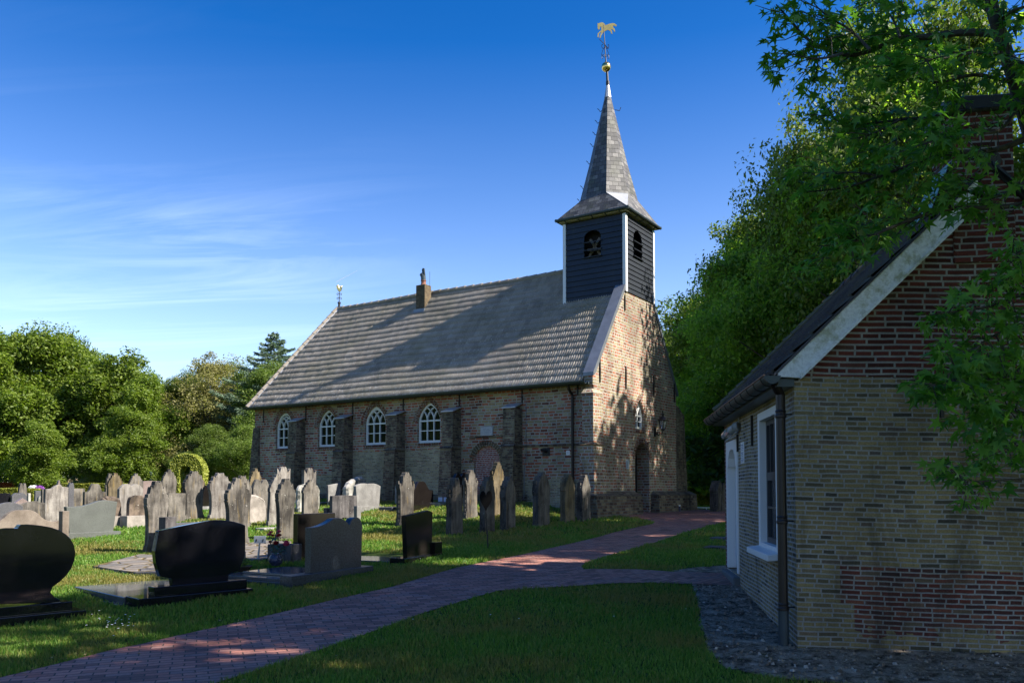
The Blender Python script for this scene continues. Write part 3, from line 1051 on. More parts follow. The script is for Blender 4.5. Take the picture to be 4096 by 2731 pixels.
def voussoirs(mb, u0, u1, zs, zt, t, to3, out, n=22, pointed=0.0, gap=0.16, lo=0.0):
    """ring of upright bricks round an arch"""
    L_in = arch_loop(u0, u1, zs - 1, zs, zt, n, pointed)[2:]
    L_out = arch_loop(u0 - t, u1 + t, zs - 1, zs, zt + t * 1.05, n, pointed)[2:]
    for i in range(n):
        a0, a1 = L_in[i], L_in[i + 1]
        b0, b1 = L_out[i], L_out[i + 1]

        def lp(p, q, k):
            return (p[0] + (q[0] - p[0]) * k, p[1] + (q[1] - p[1]) * k)
        quad = [lp(a0, a1, gap), lp(a0, a1, 1 - gap), lp(b0, b1, 1 - gap), lp(b0, b1, gap)]
        pr = 0.008 + 0.012 * RNG.random()
        vs = [to3(*q) - out * .02 for q in quad] + [to3(*q) + out * pr for q in quad]
        mb.add(vs, [(3, 2, 1, 0), (4, 5, 6, 7), (0, 1, 5, 4), (1, 2, 6, 5), (2, 3, 7, 6), (3, 0, 4, 7)])


def strip(mb, pts, w, to3, out, d0, d1):
    """flat bar of width w following (u, z) points, from depth d0 to d1 along out"""
    for i in range(len(pts) - 1):
        a, b_ = Vector(pts[i]), Vector(pts[i + 1])
        d = (b_ - a).normalized()
        n = Vector((-d.y, d.x)) * w / 2
        e = d * w * .18
        q = [a - n - e, b_ - n + e, b_ + n + e, a + n - e]
        vs = [to3(*k) + out * d0 for k in q] + [to3(*k) + out * d1 for k in q]
        mb.add(vs, [(3, 2, 1, 0), (4, 5, 6, 7), (0, 1, 5, 4), (1, 2, 6, 5), (2, 3, 7, 6), (3, 0, 4, 7)])


sideP = lambda L, z: c3(L, 0, z)
OUT_S = Vector((0, 1, 0))               # out of the side wall
gableP = lambda s, z: c3(0, s, z)
OUT_G = Vector((-1, 0, 0))              # out of the west gable

# side wall with four arched windows and the blocked doorway
WIN = [(6.35, 0.50, 0.75), (8.80, 0.50, 0.45), (11.17, 0.49, 0.75), (13.50, 0.47, 0.1)]
holes = [arch_loop(c - h, c + h, 3.24, 4.02, 4.62, 16, pt) for c, h, pt in WIN]
blocked = arch_loop(3.45, 4.45, 1.15, 2.62, 3.06, 14)
outer = [(0, .5), (15.2, .5), (15.2, 4.86), (0, 4.86)]
mb = panel('wall', outer, holes, .34, sideP, -OUT_S, None, church)
# blocked doorway lies 6 cm back: cut it too
mb = panel('wall', outer, holes + [blocked], .22, sideP, -OUT_S, None, church)
mb.cur = 0
# east end, north side and back of the gable
mb.add([c3(15.2, 0, .5), c3(15.2, 6.4, .5), c3(15.2, 6.4, 4.86), c3(15.2, 0, 4.86)], [(0, 1, 2, 3)])
mb.add([c3(0, 6.4, .5), c3(15.2, 6.4, .5), c3(15.2, 6.4, 4.86), c3(0, 6.4, 4.86)], [(0, 1, 2, 3)])
mb.build('wall', M['church_brick'], church, fix=False)
MB().box(.75, 15.0, -6.2, -.30, 1.0, 4.7).build('interior_dark', M['dark_void'], church)  # solid near-black box painting the unlit interior

mb = MB()
inn = [(u, z) for u, z in arch_loop(3.45, 4.45, 1.15, 2.62, 3.06, 14)]
mb.add([c3(u, .07, z) for u, z in inn], [tuple(range(len(inn)))])
mb.build('blocked_doorway', M['fill_brick'], church, fix=False)
mb = MB()
voussoirs(mb, 3.42, 4.48, 2.55, 3.08, .15, sideP, OUT_S, 20)
mb.build('door_arch', M['chimney_brick'], church)
mb = MB()
mb.box(3.15, 4.62, -.001, .035, 3.33, 3.39)
mb.build('brick_ledge', M['plinth_brick'], church)
mb = MB()
mb.box(-.02, 2.56, -.001, .045, 2.98, 3.05)
mb.box(4.0, 4.95, -.001, .0, 2.98, 3.05) if False else None
mb.build('string_course', M['plinth_brick'], church)


def church_window(c, h, pt, toP, out, z0=3.24, zs=4.02, zt=4.62, cols=3, name='window', nv=22, arch=True):
    fr = MB()
    d0, d1 = -.15, -.085
    ring_o = arch_loop(c - h, c + h, z0, zs, zt, 16, pt)
    ring_i = arch_loop(c - h + .075, c + h - .075, z0 + .085, zs, zt - .085, 16, pt)
    n = len(ring_o)
    vo = [toP(*q) + out * d1 for q in ring_o]
    vi = [toP(*q) + out * d1 for q in ring_i]
    vib = [toP(*q) + out * (d0 - .02) for q in ring_i]
    fr.add(vo + vi + vib, [(i, (i + 1) % n, (i + 1) % n + n, i + n) for i in range(n)] + [(i + n, (i + 1) % n + n, (i + 1) % n + 2 * n, i + 2 * n) for i in range(n)])
    zt_ = zs - .02
    u0, u1 = c - h + .07, c + h - .07
    strip(fr, [(u0, zt_), (u1, zt_)], .05, toP, out, d0, d1 + .004)
    zm = (z0 + .08 + zt_) / 2
    strip(fr, [(u0, zm), (u1, zm)], .028, toP, out, d0, d1 - .004)
    for k in range(1, cols):
        u = u0 + (u1 - u0) * k / cols
        strip(fr, [(u, z0 + .08), (u, zt_)], .034, toP, out, d0, d1)
    # intersecting tracery
    H = zt - .085 - zt_
    W_ = (u1 - u0)
    R = W_ * 0.72

    def arc(uc, ustart, sgn):
        pts = []
        for i in range(12):
            a = i / 11 * 1.35
            u = uc - sgn * R * cos(a)
            z = zt_ + R * sin(a) * .86
            # stop at the frame
            uu = abs((u - c) / (W_ / 2))
            if uu > 1:
                break
            lim = zs + (zt - .07 - zs) * ((1 - pt) * sqrt(max(0, 1 - uu * uu)) + pt * max(0, 1 - uu ** 1.35) ** .75)
            if z > lim:
                break
            pts.append((u, z))
        if len(pts) > 1:
            strip(fr, pts, .036, toP, out, d0, d1 + .002)
    for k in range(cols):
        ua = u0 + W_ * k / cols
        arc(ua + R, ua, 1)
        ub = u1 - W_ * k / cols
        arc(ub - R, ub, -1)
    f = fr.build(name, M['white_paint'], church, fix=True)
    g = MB()
    g.add([toP(*q) + out * (d0 + .01) for q in ring_o], [tuple(range(n))])
    g.build('glass', M['window_glass'], f, fix=False)
    if arch:
        mb = MB()
        voussoirs(mb, c - h - .02, c + h + .02, zs - .05, zt + .02, .17, toP, out, nv, pt)
        mb.build('brick_arch', M['arch_brick'], f)
        mb = MB()
        for k in range(9):
            a = c - h + 2 * h * k / 9
            q = [(a + .012, z0 - .12), (a + 2 * h / 9 - .012, z0 - .12), (a + 2 * h / 9 - .012, z0), (a + .012, z0)]
            vs = [toP(*v) - out * .02 for v in q] + [toP(*v) + out * .03 for v in q]
            mb.add(vs, [(3, 2, 1, 0), (4, 5, 6, 7), (0, 1, 5, 4), (1, 2, 6, 5), (2, 3, 7, 6), (3, 0, 4, 7)])
        mb.build('sill', M['arch_brick'], f)
    return f


for c, h, pt in WIN:
    church_window(c, h, pt, sideP, OUT_S)

# buttresses of the side wall
for L in (12.33, 9.87, 7.41, 4.98, 2.57):
    mb = MB()
    w, d = .46, .44

    def hexb(L0, L1, s0, s1, z0, z1, L0t=None, L1t=None, s0t=None, s1t=None):
        L0t = L0 if L0t is None else L0t
        L1t = L1 if L1t is None else L1t
        s0t = s0 if s0t is None else s0t
        mb.hexa([c3(L0, s1, z0), c3(L1, s1, z0), c3(L1, s0, z0), c3(L0, s0, z0), c3(L0t, s1, z1), c3(L1t, s1, z1), c3(L1t, s0t, z1), c3(L0t, s0t, z1)])
    hexb(L, L + w, -d - .03, .02, 3.05, 4.20, L + .005, L + w - .005, -d, None)
    hexb(L - .01, L + w + .05, -d - .22, .02, .6, 3.0, L, L + w + .02, -d - .09)
    bt = mb.build('buttress', M['buttress_brick'], church, bevel=.012)
    mb = MB()
    hexb(L - .03, L + w + .04, -d - .13, .0, 3.0, 3.07, L - .01, L + w + .02, -d - .05)
    mb.build('brick_band', M['plinth_brick'], bt)
    mb = MB()
    mb.add([c3(L - .02, -d - .05, 4.20), c3(L + w + .02, -d - .05, 4.20), c3(L + w + .02, 0, 4.36), c3(L - .02, 0, 4.36),
            c3(L - .02, -d - .05, 4.235), c3(L + w + .02, -d - .05, 4.235), c3(L + w + .02, 0, 4.40), c3(L - .02, 0, 4.40)],
           [(0, 1, 2, 3), (4, 5, 6, 7), (0, 1, 5, 4), (1, 2, 6, 5), (2, 3, 7, 6), (3, 0, 4, 7)])
    mb.build('lead_cap', M['lead_bright'], bt)
# footing bricks behind the graves
mb = MB()
mb.hexa([c3(2.4, .02, .6), c3(15.25, .02, .6), c3(15.25, -.16, .6), c3(2.4, -.16, .6), c3(2.4, .02, 1.50), c3(15.25, .02, 1.50), c3(15.25, -.03, 1.48), c3(2.4, -.03, 1.48)])
mb.build('footing', M['plinth_brick'], church)
# east corner pier
mb = MB()
mb.hexa([c3(14.85, .02, .6), c3(15.42, .02, .6), c3(15.42, -.22, .6), c3(14.85, -.22, .6), c3(14.9, .02, 4.1), c3(15.24, .02, 4.1), c3(15.24, -.05, 4.1), c3(14.9, -.05, 4.1)])
mb.build('corner_pier', M['buttress_brick'], church)

# gable wall with door and window
sl = 1.36
gz0 = lambda s: 5.12 + sl * (s + .05) if s < 3.2 else 5.12 + sl * (6.45 - s)
outer = [(.0, .5), (6.4, .5), (6.4, 5.0), (6.33, 5.35), (5.9, 6.0), (4.42, 8.10), (2.0, 8.10), (0, 5.15)]
door_h = arch_loop(2.82, 3.96, .7, 2.68, 3.18, 14)
gw_h = arch_loop(2.87, 3.57, 3.64, 4.12, 4.62, 14, .9)
mb = panel('g', outer, [door_h, gw_h], .45, gableP, -OUT_G, None, church)
mb.add([c3(.29, 0, 4.8), c3(.29, 6.4, 4.8), c3(.29, 4.4, 8.1), c3(.29, 2.0, 8.1)], [(0, 1, 2, 3)])
mb.build('gable_wall', M['gable_brick'], church, fix=False)
mb = MB()
voussoirs(mb, 2.81, 3.97, 2.66, 3.19, .17, gableP, OUT_G, 16)
mb.build('door_arch', M['arch_brick'], church)
church_window(3.22, .35, .9, gableP, OUT_G, 3.64, 4.12, 4.62, 2, 'window', 12)
mb = MB()
mb.box(.455, .50, -3.98, -2.80, .8, 3.2)
dd = mb.build('door', M['dark_void'], church)  # near-black sheet: the dark of the open doorway put into colour
for (s0, s1) in ((2.85, 3.28), (3.32, 3.75)):
    mb = MB()
    mb.box(.44, .455, -s1, -s0, 1.0, 2.6)
    mb.build('door_leaf', plain('door_dark', (0.006, 0.010, 0.008), .6), dd)
# gable edge: side faces of the parapet
mb = MB()
prof = [(0, 5.15), (2.0, 8.10)]
mb.add([c3(0, 0, 4.2), c3(.4, 0, 4.2), c3(.4, 0, 5.15), c3(0, 0, 5.15)], [(0, 1, 2, 3)])
mb.cbox(.002, .31, -.13, -.001, 4.78, 5.17)
mb.cbox(.004, .29, -.07, -.002, 4.55, 4.78)
mb.build('parapet_end', M['gable_brick'], church)
mb = MB()
for sg in (0, 1):
    f = (lambda s: s) if sg == 0 else (lambda s: 6.4 - s)
    a = [(-.15, 5.16), (-.15, 5.24), (2.10, 8.31), (2.10, 8.22)]
    a = [(-.15, 5.06), (-.15, 5.17), (2.08, 8.27), (2.12, 8.14), (0, 5.15)]
    vs = [c3(-.035, f(s), z) for s, z in a] + [c3(.32, f(s), z) for s, z in a]
    n = len(a)
    mb = MB()
    mb.add(vs, [tuple(range(n)), tuple(range(2 * n - 1, n - 1, -1))] + [(i, i + n, (i + 1) % n + n, (i + 1) % n) for i in range(n)])
    mb.build('coping', M['lead'], church)
# corner buttresses of the gable
mb = MB()
mb.hexa([c3(-.18, .42, .6), c3(.36, .42, .6), c3(.36, -.40, .6), c3(-.18, -.40, .6), c3(-.15, .40, 2.98), c3(.33, .40, 2.98), c3(.33, -.36, 2.98), c3(-.15, -.36, 2.98)])
mb.hexa([c3(-.10, .36, 3.04), c3(.28, .36, 3.04), c3(.28, -.30, 3.04), c3(-.10, -.30, 3.04), c3(-.10, .34, 4.52), c3(.28, .34, 4.52), c3(.28, -.30, 4.52), c3(-.10, -.30, 4.52)])
mb.hexa([c3(-.12, .36, 4.52), c3(.30, .36, 4.52), c3(.30, -.33, 4.52), c3(-.12, -.33, 4.52), c3(.0, .33, 4.66), c3(.28, .33, 4.66), c3(.28, -.2, 4.66), c3(.0, -.2, 4.66)])
mb.build('buttress', M['gable_brick'], church, bevel=.01)
mb = MB()
mb.hexa([c3(-.20, .43, 2.98), c3(.37, .43, 2.98), c3(.37, -.41, 2.98), c3(-.20, -.41, 2.98), c3(-.12, .38, 3.05), c3(.31, .38, 3.05), c3(.31, -.33, 3.05), c3(-.12, -.33, 3.05)])
mb.build('brick_band', M['plinth_brick'], church)
mb = MB()
mb.hexa([c3(-.05, 7.42, .6), c3(.5, 7.42, .6), c3(.5, 6.38, .6), c3(-.05, 6.38, .6), c3(-.02, 7.16, 4.35), c3(.45, 7.16, 4.35), c3(.45, 6.38, 4.35), c3(-.02, 6.38, 4.35)])
mb.hexa([c3(-.02, 7.2, 4.35), c3(.45, 7.2, 4.35), c3(.45, 6.38, 4.35), c3(-.02, 6.38, 4.35), c3(-.02, 6.6, 4.66), c3(.45, 6.6, 4.66), c3(.45, 6.38, 4.72), c3(-.02, 6.38, 4.72)])
mb.build('buttress', M['buttress_brick'], church, bevel=.01)
# battered plinth either side of the door
for s0, s1 in ((-.55, 2.72), (4.04, 7.6)):
    mb = MB()
    a = s0 - (.0 if s0 > 0 else .0)
    mb.hexa([c3(-.36, s1, .5), c3(.42, s1, .5), c3(.42, a, .5), c3(-.36, a, .5), c3(-.30, s1, 1.46), c3(.38, s1, 1.46), c3(.38, a + .05, 1.46), c3(-.30, a + .05, 1.46)])
    mb.hexa([c3(-.32, s1, 1.46), c3(.39, s1, 1.46), c3(.39, a, 1.46), c3(-.32, a, 1.46), c3(-.02, s1 - .02, 1.60), c3(.34, s1 - .02, 1.60), c3(.34, a + .2, 1.60), c3(-.02, a + .2, 1.60)])
    mb.build('plinth', M['plinth_brick'], church, bevel=.015)

# wall anchors
for L, zb in ((14.68, 4.29), (12.31, 4.26), (9.88, 4.18), (7.48, 4.32), (5.05, 4.31), (2.58, 4.34), (.58, 4.51)):
    mb = MB()
    mb.box(L - .018, L + .018, .0, .03, zb, 4.80)
    mb.box(L - .028, L + .028, .0, .04, zb + .2, zb + .25)
    mb.build('wall_anchor', M['black_iron'], church)
for s, z, h in ((.30, 5.25, .72), (2.13, 5.24, .75), (4.35, 5.19, .75), (6.2, 5.2, .8), (2.08, 7.65, .5)):
    mb = MB()
    mb.prism([(-.012, -h / 2), (.012, -h / 2), (.032, 0), (.012, h / 2), (-.012, h / 2), (-.032, 0)], -.04, -.0, Matrix.Translation((0, -s, z)) @ Matrix.Rotation(-pi / 2, 4, 'Z'))
    mb.build('wall_anchor', M['black_iron'], church)

# ---- roof
ZE, ZR, SE = 4.88, 9.30, -.27
SLOPE = (ZR - ZE) / (3.2 - SE)
ROWS, TW = 19, 0.086
SLEN = sqrt((3.2 - SE) ** 2 + (ZR - ZE) ** 2)


def tiled(name, L0, fL1, mat, parent, top, s_of, ze=ZE, zr=ZR, rows=ROWS, tw=TW, seed=1, amp=.020, k=4):
    """one slope of pantiles: wavy across, stepped at every course"""
    r = np.random.RandomState(seed)
    V, Fc, UV = [], [], []
    tot = 0
    Lmax = max(fL1(0), fL1(1))
    nt_ = int((Lmax - L0) / tw) + 1
    ph = np.arange(nt_ * k + 1) / k
    wave = amp * (np.maximum(np.sin(2 * pi * ph) * .9, -.45) + .25 * np.sin(4 * pi * ph + .6))
    jit = r.uniform(-.006, .006, (rows, nt_ + 2))
    sl_ = sqrt(1 + ((zr - ze) / (3.2 - SE)) ** 2)
    nrm = Vector((0, -(zr - ze), (3.2 - SE))).normalized()      # in (L, s, z)
    for i in range(rows):
        v0, v1 = i / rows, (i + 1.09) / rows
        vv = [(v0, .0), (v0, 1), (min(v1, 1.0), 0.05)]
        j = np.repeat(jit[i], k)[:len(ph)]
        L = np.minimum(L0 + ph * tw, fL1(v0))
        Ltop = np.minimum(L0 + ph * tw, fL1(min(v1, 1)))
        sag = .02 * np.sin(L * .9 + i * .05) + .012 * np.sin(L * 2.3)
        pts = []
        for (v, lift), Lc in zip(((v0 - .006 / rows, -.010), (v0, .017), (min(v1, 1), .004)), (L, L, Ltop)):
            s = SE + (3.2 - SE) * v
            z = ze + (zr - ze) * v
            off = lift + (wave if lift != -.010 else wave) + j + sag * .6
            pts.append(np.stack([Lc, -(s + nrm.y * off) if top else -(6.4 - (s + nrm.y * off)), z + nrm.z * off], 1))
        n = len(ph)
        V += pts
        b0 = tot + np.arange(n - 1)
        for q in (0, 1):
            a = b0 + q * n
            Fc.append(np.stack([a, a + 1, a + n + 1, a + n], 1))
            vv0 = (i + (.0 if q == 0 else .02)) * SLEN / rows
            vv1 = (i + (.02 if q == 0 else .98)) * SLEN / rows
            u = L[:-1] - L0
            u2 = L[1:] - L0 - 1e-4
            UV.append(np.stack([np.stack([u, np.full(n - 1, vv0)], 1), np.stack([u2, np.full(n - 1, vv0)], 1), np.stack([u2, np.full(n - 1, vv1)], 1), np.stack([u, np.full(n - 1, vv1)], 1)], 1).reshape(-1, 2))
        tot += 3 * n
    return raw_mesh(name, np.concatenate(V), np.concatenate(Fc).ravel(), 4, mat, False, parent, np.concatenate(UV))


roof = tiled('roof', .30, lambda v: 15.38 - 1.5 * v, M['roof_tile'], church, True, None)
mb = MB()
mb.add([c3(.30, 6.4 - SE, ZE), c3(15.38, 6.4 - SE, ZE), c3(13.88, 3.2, ZR), c3(.30, 3.2, ZR)], [(0, 1, 2, 3)])
mb.add([c3(15.38, SE, ZE), c3(15.38, 6.4 - SE, ZE), c3(13.88, 3.2, ZR)], [(0, 1, 2)])
mb.add([c3(.30, SE, ZE - .03), c3(15.38, SE, ZE - .03), c3(15.38, 6.4 - SE, ZE - .03), c3(.30, 6.4 - SE, ZE - .03)], [(0, 1, 2, 3)])
mb.add([c3(.30, SE + .02, ZE - .03), c3(15.3, SE + .02, ZE - .03), c3(13.8, 3.2, ZR - .03), c3(.30, 3.2, ZR - .03)], [(0, 1, 2, 3)])
mb.build('far_slope', M['roof_tile'], roof)
mb = MB()
n = 34
for i in range(n):
    a, b_ = .4 + 13.5 * i / n, .4 + 13.5 * (i + 1.08) / n
    zz_ = .02 * sin(a * .9)
    mb.tube([c3(a, 3.2, ZR + .015 + zz_), c3(b_, 3.2, ZR + .0 + zz_)], [.10, .088], 8)
mb.build('ridge_tiles', M['roof_tile'], roof)
mb = MB()
n = 18
A, B = c3(15.36, SE + .02, ZE + .03), c3(13.88, 3.2, ZR + .03)
for i in range(n):
    mb.tube([A.lerp(B, i / n), A.lerp(B, (i + 1.1) / n)], [.105, .085], 8)
mb.build('hip_tiles', M['roof_tile'], roof)
mb = MB()
mb.tube([A + Vector((-.11, .0, .0)), B + Vector((-.11, 0, 0))], .03, 6)
mb.build('mortar_strip', M['lead_bright'], roof)

# gutter and downpipe
mb = MB()
N = 9
prof = [(cos(a) * .085, sin(a) * .085) for a in [pi + pi * i / N for i in range(N + 1)]]
prof += [(x * .86, z * .86) for x, z in prof[::-1]]
vs = []
for L in (.12, 15.42):
    vs += [c3(L, -.37 + x, 4.88 + z) for x, z in prof]
n = len(prof)
mb.add(vs, [(i, (i + 1) % n, (i + 1) % n + n, i + n) for i in range(n)] + [tuple(range(n)), tuple(range(2 * n - 1, n - 1, -1))])
for i in range(26):
    L = .3 + i * .6
    mb.tube([c3(L, -.37 + x * 1.04, 4.88 + z * 1.04) for x, z in prof[:N + 1]], .009, 5)
mb.box(.1, 15.4, .05, .24, 4.80, 4.86)
mb.build('gutter', M['gutter_zinc'], church)
mb = MB()
mb.tube([c3(.72, -.36, 4.80), c3(.72, -.30, 4.66), c3(.72, -.10, 4.52), c3(.72, -.09, 4.4), c3(.72, -.09, 1.05)], .043, 10)
for z in (4.3, 3.1, 1.8):
    mb.tube([c3(.72, -.09, z), c3(.72, -.09, z + .05)], .052, 10)
mb.build('downpipe', M['pipe_brown'], church)
mb = MB()
mb.tube([c3(2.62, -.02, 4.75), c3(2.42, -.03, 4.4), c3(2.42, -.03, 2.6), c3(2.49, -.03, 2.4), c3(2.50, -.03, 1.2)], .009, 6)
mb.tube([c3(2.49, -.03, 2.35), c3(2.50, -.03, 1.15)], .017, 6)
mb.build('lightning_cable', M['lead'], church)

# plaques on the side wall
mb = MB()
mb.box(3.70, 4.18, -.005, .03, 3.40, 3.69)
q = mb.build('plaque', plain('plaque_stone', (.42, .42, .43), .6, var=.08, scale=12), church, bevel=.004)
txt = MB()
r = random.Random(4)
for k, (z, a, b_) in enumerate(((3.61, 3.80, 4.05), (3.565, 3.78, 4.07), (3.50, 3.74, 4.14), (3.44, 3.82, 4.02))):
    u = a
    while u < b_:
        w = r.uniform(.012, .022)
        if r.random() > .22:
            txt.box(u, u + w, .030, .0315, z - .010, z + .010 + r.uniform(-.004, .003))
        u += w + .010
txt.build('worn_inscription', plain('letter_grey', (.20, .21, .23), .7), q)
for u in (3.73, 4.15):
    for z in (3.425, 3.665):
        MB().tube([c3(u, -.028, z), c3(u, -.036, z)], .007, 6).build('bolt', M['black_iron'], q)
mb = MB()
mb.box(1.57, 1.83, -.005, .025, 2.69, 2.94)
q = mb.build('hatch_plate', M['black_iron'], church, bevel=.004)
mb = MB()
mb.tube([c3(1.70, -.02, 2.83), c3(1.70, -.10, 2.84), c3(1.78, -.20, 2.88)], [.05, .045, .04], 10)
mb.build('pipe_stub', M['black_iron'], q)
mb = MB()
mb.box(.865, .985, -.005, .012, 2.70, 2.835)
q = mb.build('house_number', M['white_paint'], church)
text_part('numeral', "1", .125, plain('number_blue', (.03, .06, .16), .5), q, c3(.925, -.013, 2.765), (pi / 2, 0, pi))
# plaque and lamp on the gable
mb = MB()
mb.box(-.02, .003, -2.33, -2.13, 2.31, 2.60)
q = mb.build('plaque', plain('plaque_blue', (.36, .42, .48), .5, var=.06, scale=10), church)
txt = MB()
for z in (2.55, 2.51, 2.455, 2.415, 2.375, 2.345):
    u = 2.155
    while u < 2.30:
        w = r.uniform(.010, .02)
        if r.random() > .2:
            txt.box(-.0215, -.020, -(u + w), -u, z - .008, z + .008)
        u += w + .007
txt.build('small_lettering', plain('letter_blue', (.05, .09, .16), .6), q)
lp = MB()
ls, lz, ll = 4.45, 3.55, -.30
lp.box(-.03, .0, -(ls + .06), -(ls - .06), lz - .08, lz + .22)
lp.tube([c3(0, ls, lz + .05), c3(-.12, ls, lz - .04), c3(-.24, ls, lz - .02), c3(ll, ls, lz + .10)], .016, 6)
for a in (0, 1):
    pts = [c3(-.08 - .05 * cos(t) - .06 * a, ls, lz + .03 + .05 * sin(t)) for t in [i * .5 for i in range(13)]]
    lp.tube(pts, .009, 5)
q = lp.build('wall_lantern', M['black_iron'], church)
mb = MB()
zb = lz + .10
for t in [k * pi / 3 for k in range(6)]:
    a = c3(ll + .075 * cos(t), ls + .075 * sin(t), zb + .05)
    b_ = c3(ll + .15 * cos(t), ls + .15 * sin(t), zb + .36)
    mb.tube([a, b_], .009, 5)
mb.lathe([(.03, 0), (.05, .03), (.085, .05), (.08, .065), (.03, .07)], 10, c3(ll, ls, zb))
mb.lathe([(.17, .35), (.18, .37), (.10, .47), (.045, .50), (.04, .56), (.075, .58), (.02, .61), (.015, .66), (.025, .68), (.005, .70)], 12, c3(ll, ls, zb))
mb.build('lantern_frame', M['black_iron'], q)
mb = MB()
mb.lathe([(.07, .06), (.14, .345)], 6, c3(ll, ls, zb))
mb.build('lantern_glass', M['lamp_glass'], q)

# chimney
mb = MB()
mb.cbox(8.68, 9.12, 2.62, 3.02, 8.2, 9.56)
ch = mb.build('chimney', M['chimney_brick'], church, bevel=.01)
mb = MB()
mb.cbox(8.64, 9.16, 2.54, 3.10, 8.2, 8.60)
mb.tube([c3(8.62, 2.52, 8.46), c3(9.18, 2.52, 8.46)], .03, 6)
mb.build('flashing', M['lead'], ch)
mb = MB()
mb.lathe([(.10, 0), (.12, .02), (.10, .06), (.09, .16), (.11, .17), (.11, .20)], 10, c3(8.89, 2.8, 9.56))
mb.build('clay_pot', plain('clay', (.22, .09, .06), .8), ch)
mb = MB()
mb.tube([c3(8.89, 2.8, 9.74), c3(8.91, 2.8, 9.92), c3(8.99, 2.8, 10.02)], [.10, .10, .085], 10)
mb.prism([(-.07, 0), (.05, 0), (.08, .24), (.03, .30), (-.03, .28)], -.025, .025, Matrix.Translation(c3(8.88, 2.8, 9.95)))
mb.tube([c3(8.66, 2.9, 9.5), c3(8.66, 2.9, 10.1)], .008, 5)
mb.build('cowl', M['gutter_zinc'], ch)

# ---- bell tower
TL0, TL1, TS0, TS1 = 0.0, 2.26, 2.15, 4.42
TZ = 10.70


def board_face(mb, u0, u1, zb0, zb1, win, toP, out, base_of=None):
    """lapped boards with an arched opening win=(c, h, z0, zs, zt)"""
    n = 16
    hgt = (zb1 - zb0) / n
    c, h, z0, zs, zt = win

    def hw(z):
        if z < z0 or z > zt:
            return 0
        if z <= zs:
            return h
        return h * sqrt(max(0, 1 - ((z - zs) / (zt - zs)) ** 2))

    def piece(a0, a1, b0, b1, za, zb):
        if a1 - a0 < .002 and b1 - b0 < .002:
            return
        mb.hexa([toP(a0, za) + out * -.02, toP(a1, za) + out * -.02, toP(a1, za) + out * .034, toP(a0, za) + out * .034,
                 toP(b0, zb) + out * -.02, toP(b1, zb) + out * -.02, toP(b1, zb) + out * .006, toP(b0, zb) + out * .006])
    for i in range(n):
        za, zb = zb0 + i * hgt, zb0 + (i + 1) * hgt + .004
        if zb <= z0 or za >= zt:
            piece(u0, u1, u0, u1, za, zb)
            continue
        cuts = sorted({za, zb} | {z for z in (z0, zs, zt) if za < z < zb} | {z for z in np.linspace(zs, zt, 9) if za < z < zb})
        for p, q in zip(cuts[:-1], cuts[1:]):
            la, lb = hw(p + 1e-6), hw(q - 1e-6)

            def offs(z):
                k = (z - za) / (zb - za)
                return .034 + (.006 - .034) * k
            if max(la, lb) <= 1e-6:
                segs = [(u0, u1, u0, u1)]
            else:
                segs = [(u0, c - la, u0, c - lb), (c + la, u1, c + lb, u1)]
            for a0, a1, b0, b1 in segs:
                mb.hexa([toP(a0, p) - out * .02, toP(a1, p) - out * .02, toP(a1, p) + out * offs(p), toP(a0, p) + out * offs(p),
                         toP(b0, q) - out * .02, toP(b1, q) - out * .02, toP(b1, q) + out * offs(q), toP(b0, q) + out * offs(q)])


tower = MB()
fS = lambda u, z: c3(u, TS0, z)
fG = lambda u, z: c3(TL0, u, z)
board_face(tower, TL0, TL1, 7.72, TZ - .1, (1.17, .31, 9.37, 10.02, 10.24), fS, OUT_S)
board_face(tower, TS0, TS1, 8.06, TZ - .1, (3.10, .34, 9.36, 9.95, 10.27), fG, OUT_G)
tower.cbox(TL0 + .05, TL1, TS1 - .06, TS1, 8.0, TZ)
tower.cbox(TL1 - .06, TL1, TS0 + .05, TS1, 7.7, TZ)
tw = tower.build('bell_tower', M['tower_board'], church, fix=True)
mb = MB()
mb.cbox(TL0 + .3, TL1 - .3, TS0 + .3, TS1 - .3, 7.8, TZ - .1)
mb.build('belfry_dark', M['dark_void'], tw)
mb = MB()
for u0, z0, u1, z1 in ((.92, 9.35, 1.35, 10.0), (1.45, 9.35, 1.0, 10.0), (.9, 9.62, 1.44, 9.66)):
    strip(mb, [(u0, z0), (u1, z1)], .08, fS, OUT_S, -.22, -.16)
mb.build('belfry_beams', M['wood_beam'], tw)
for c, h, toP, out in ((1.17, .31, fS, OUT_S), (3.10, .34, fG, OUT_G)):
    mb = MB()
    for z in (9.38, 9.62, 9.88):
        a, b_ = c - h - .04, c + h + .04
        q = [toP(a, z) - out * .08, toP(b_, z) - out * .08, toP(b_, z - .045) + out * .075, toP(a, z - .045) + out * .075]
        mb.hexa(q + [k + Vector((0, 0, .022)) for k in q])
    mb.build('louvre', M['tower_board'], tw)
for L, s, z0 in ((TL0, TS0, 8.05), (TL1, TS0, 7.75), (TL0, TS1, 8.05)):
    mb = MB()
    a = L - .05 if L == TL0 else L - .085
    b_ = s - .05 if s == TS0 else s - .07
    if L == TL0 and s == TS0:
        mb.cbox(-.052, -.028 + .0, TS0 - .052, TS0 + .09, z0, TZ - .1)
        mb.cbox(-.028, .06, TS0 - .052, TS0 - .030, z0, TZ - .1)
    elif L == TL0:
        mb.cbox(-.052, .03, TS1 - .09, TS1 + .02, z0, TZ - .1)
    else:
        mb.cbox(TL1 - .09, TL1 + .02, TS0 - .052, TS0 + .03, z0, TZ - .1)
    mb.build('corner_board', M['white_paint'], tw)
mb = MB()
mb.cbox(TL0 + .1, TL1 + .05, TS0 - .09, TS0 - .01, 7.66, 7.73)
mb.build('flashing', M['lead'], tw)
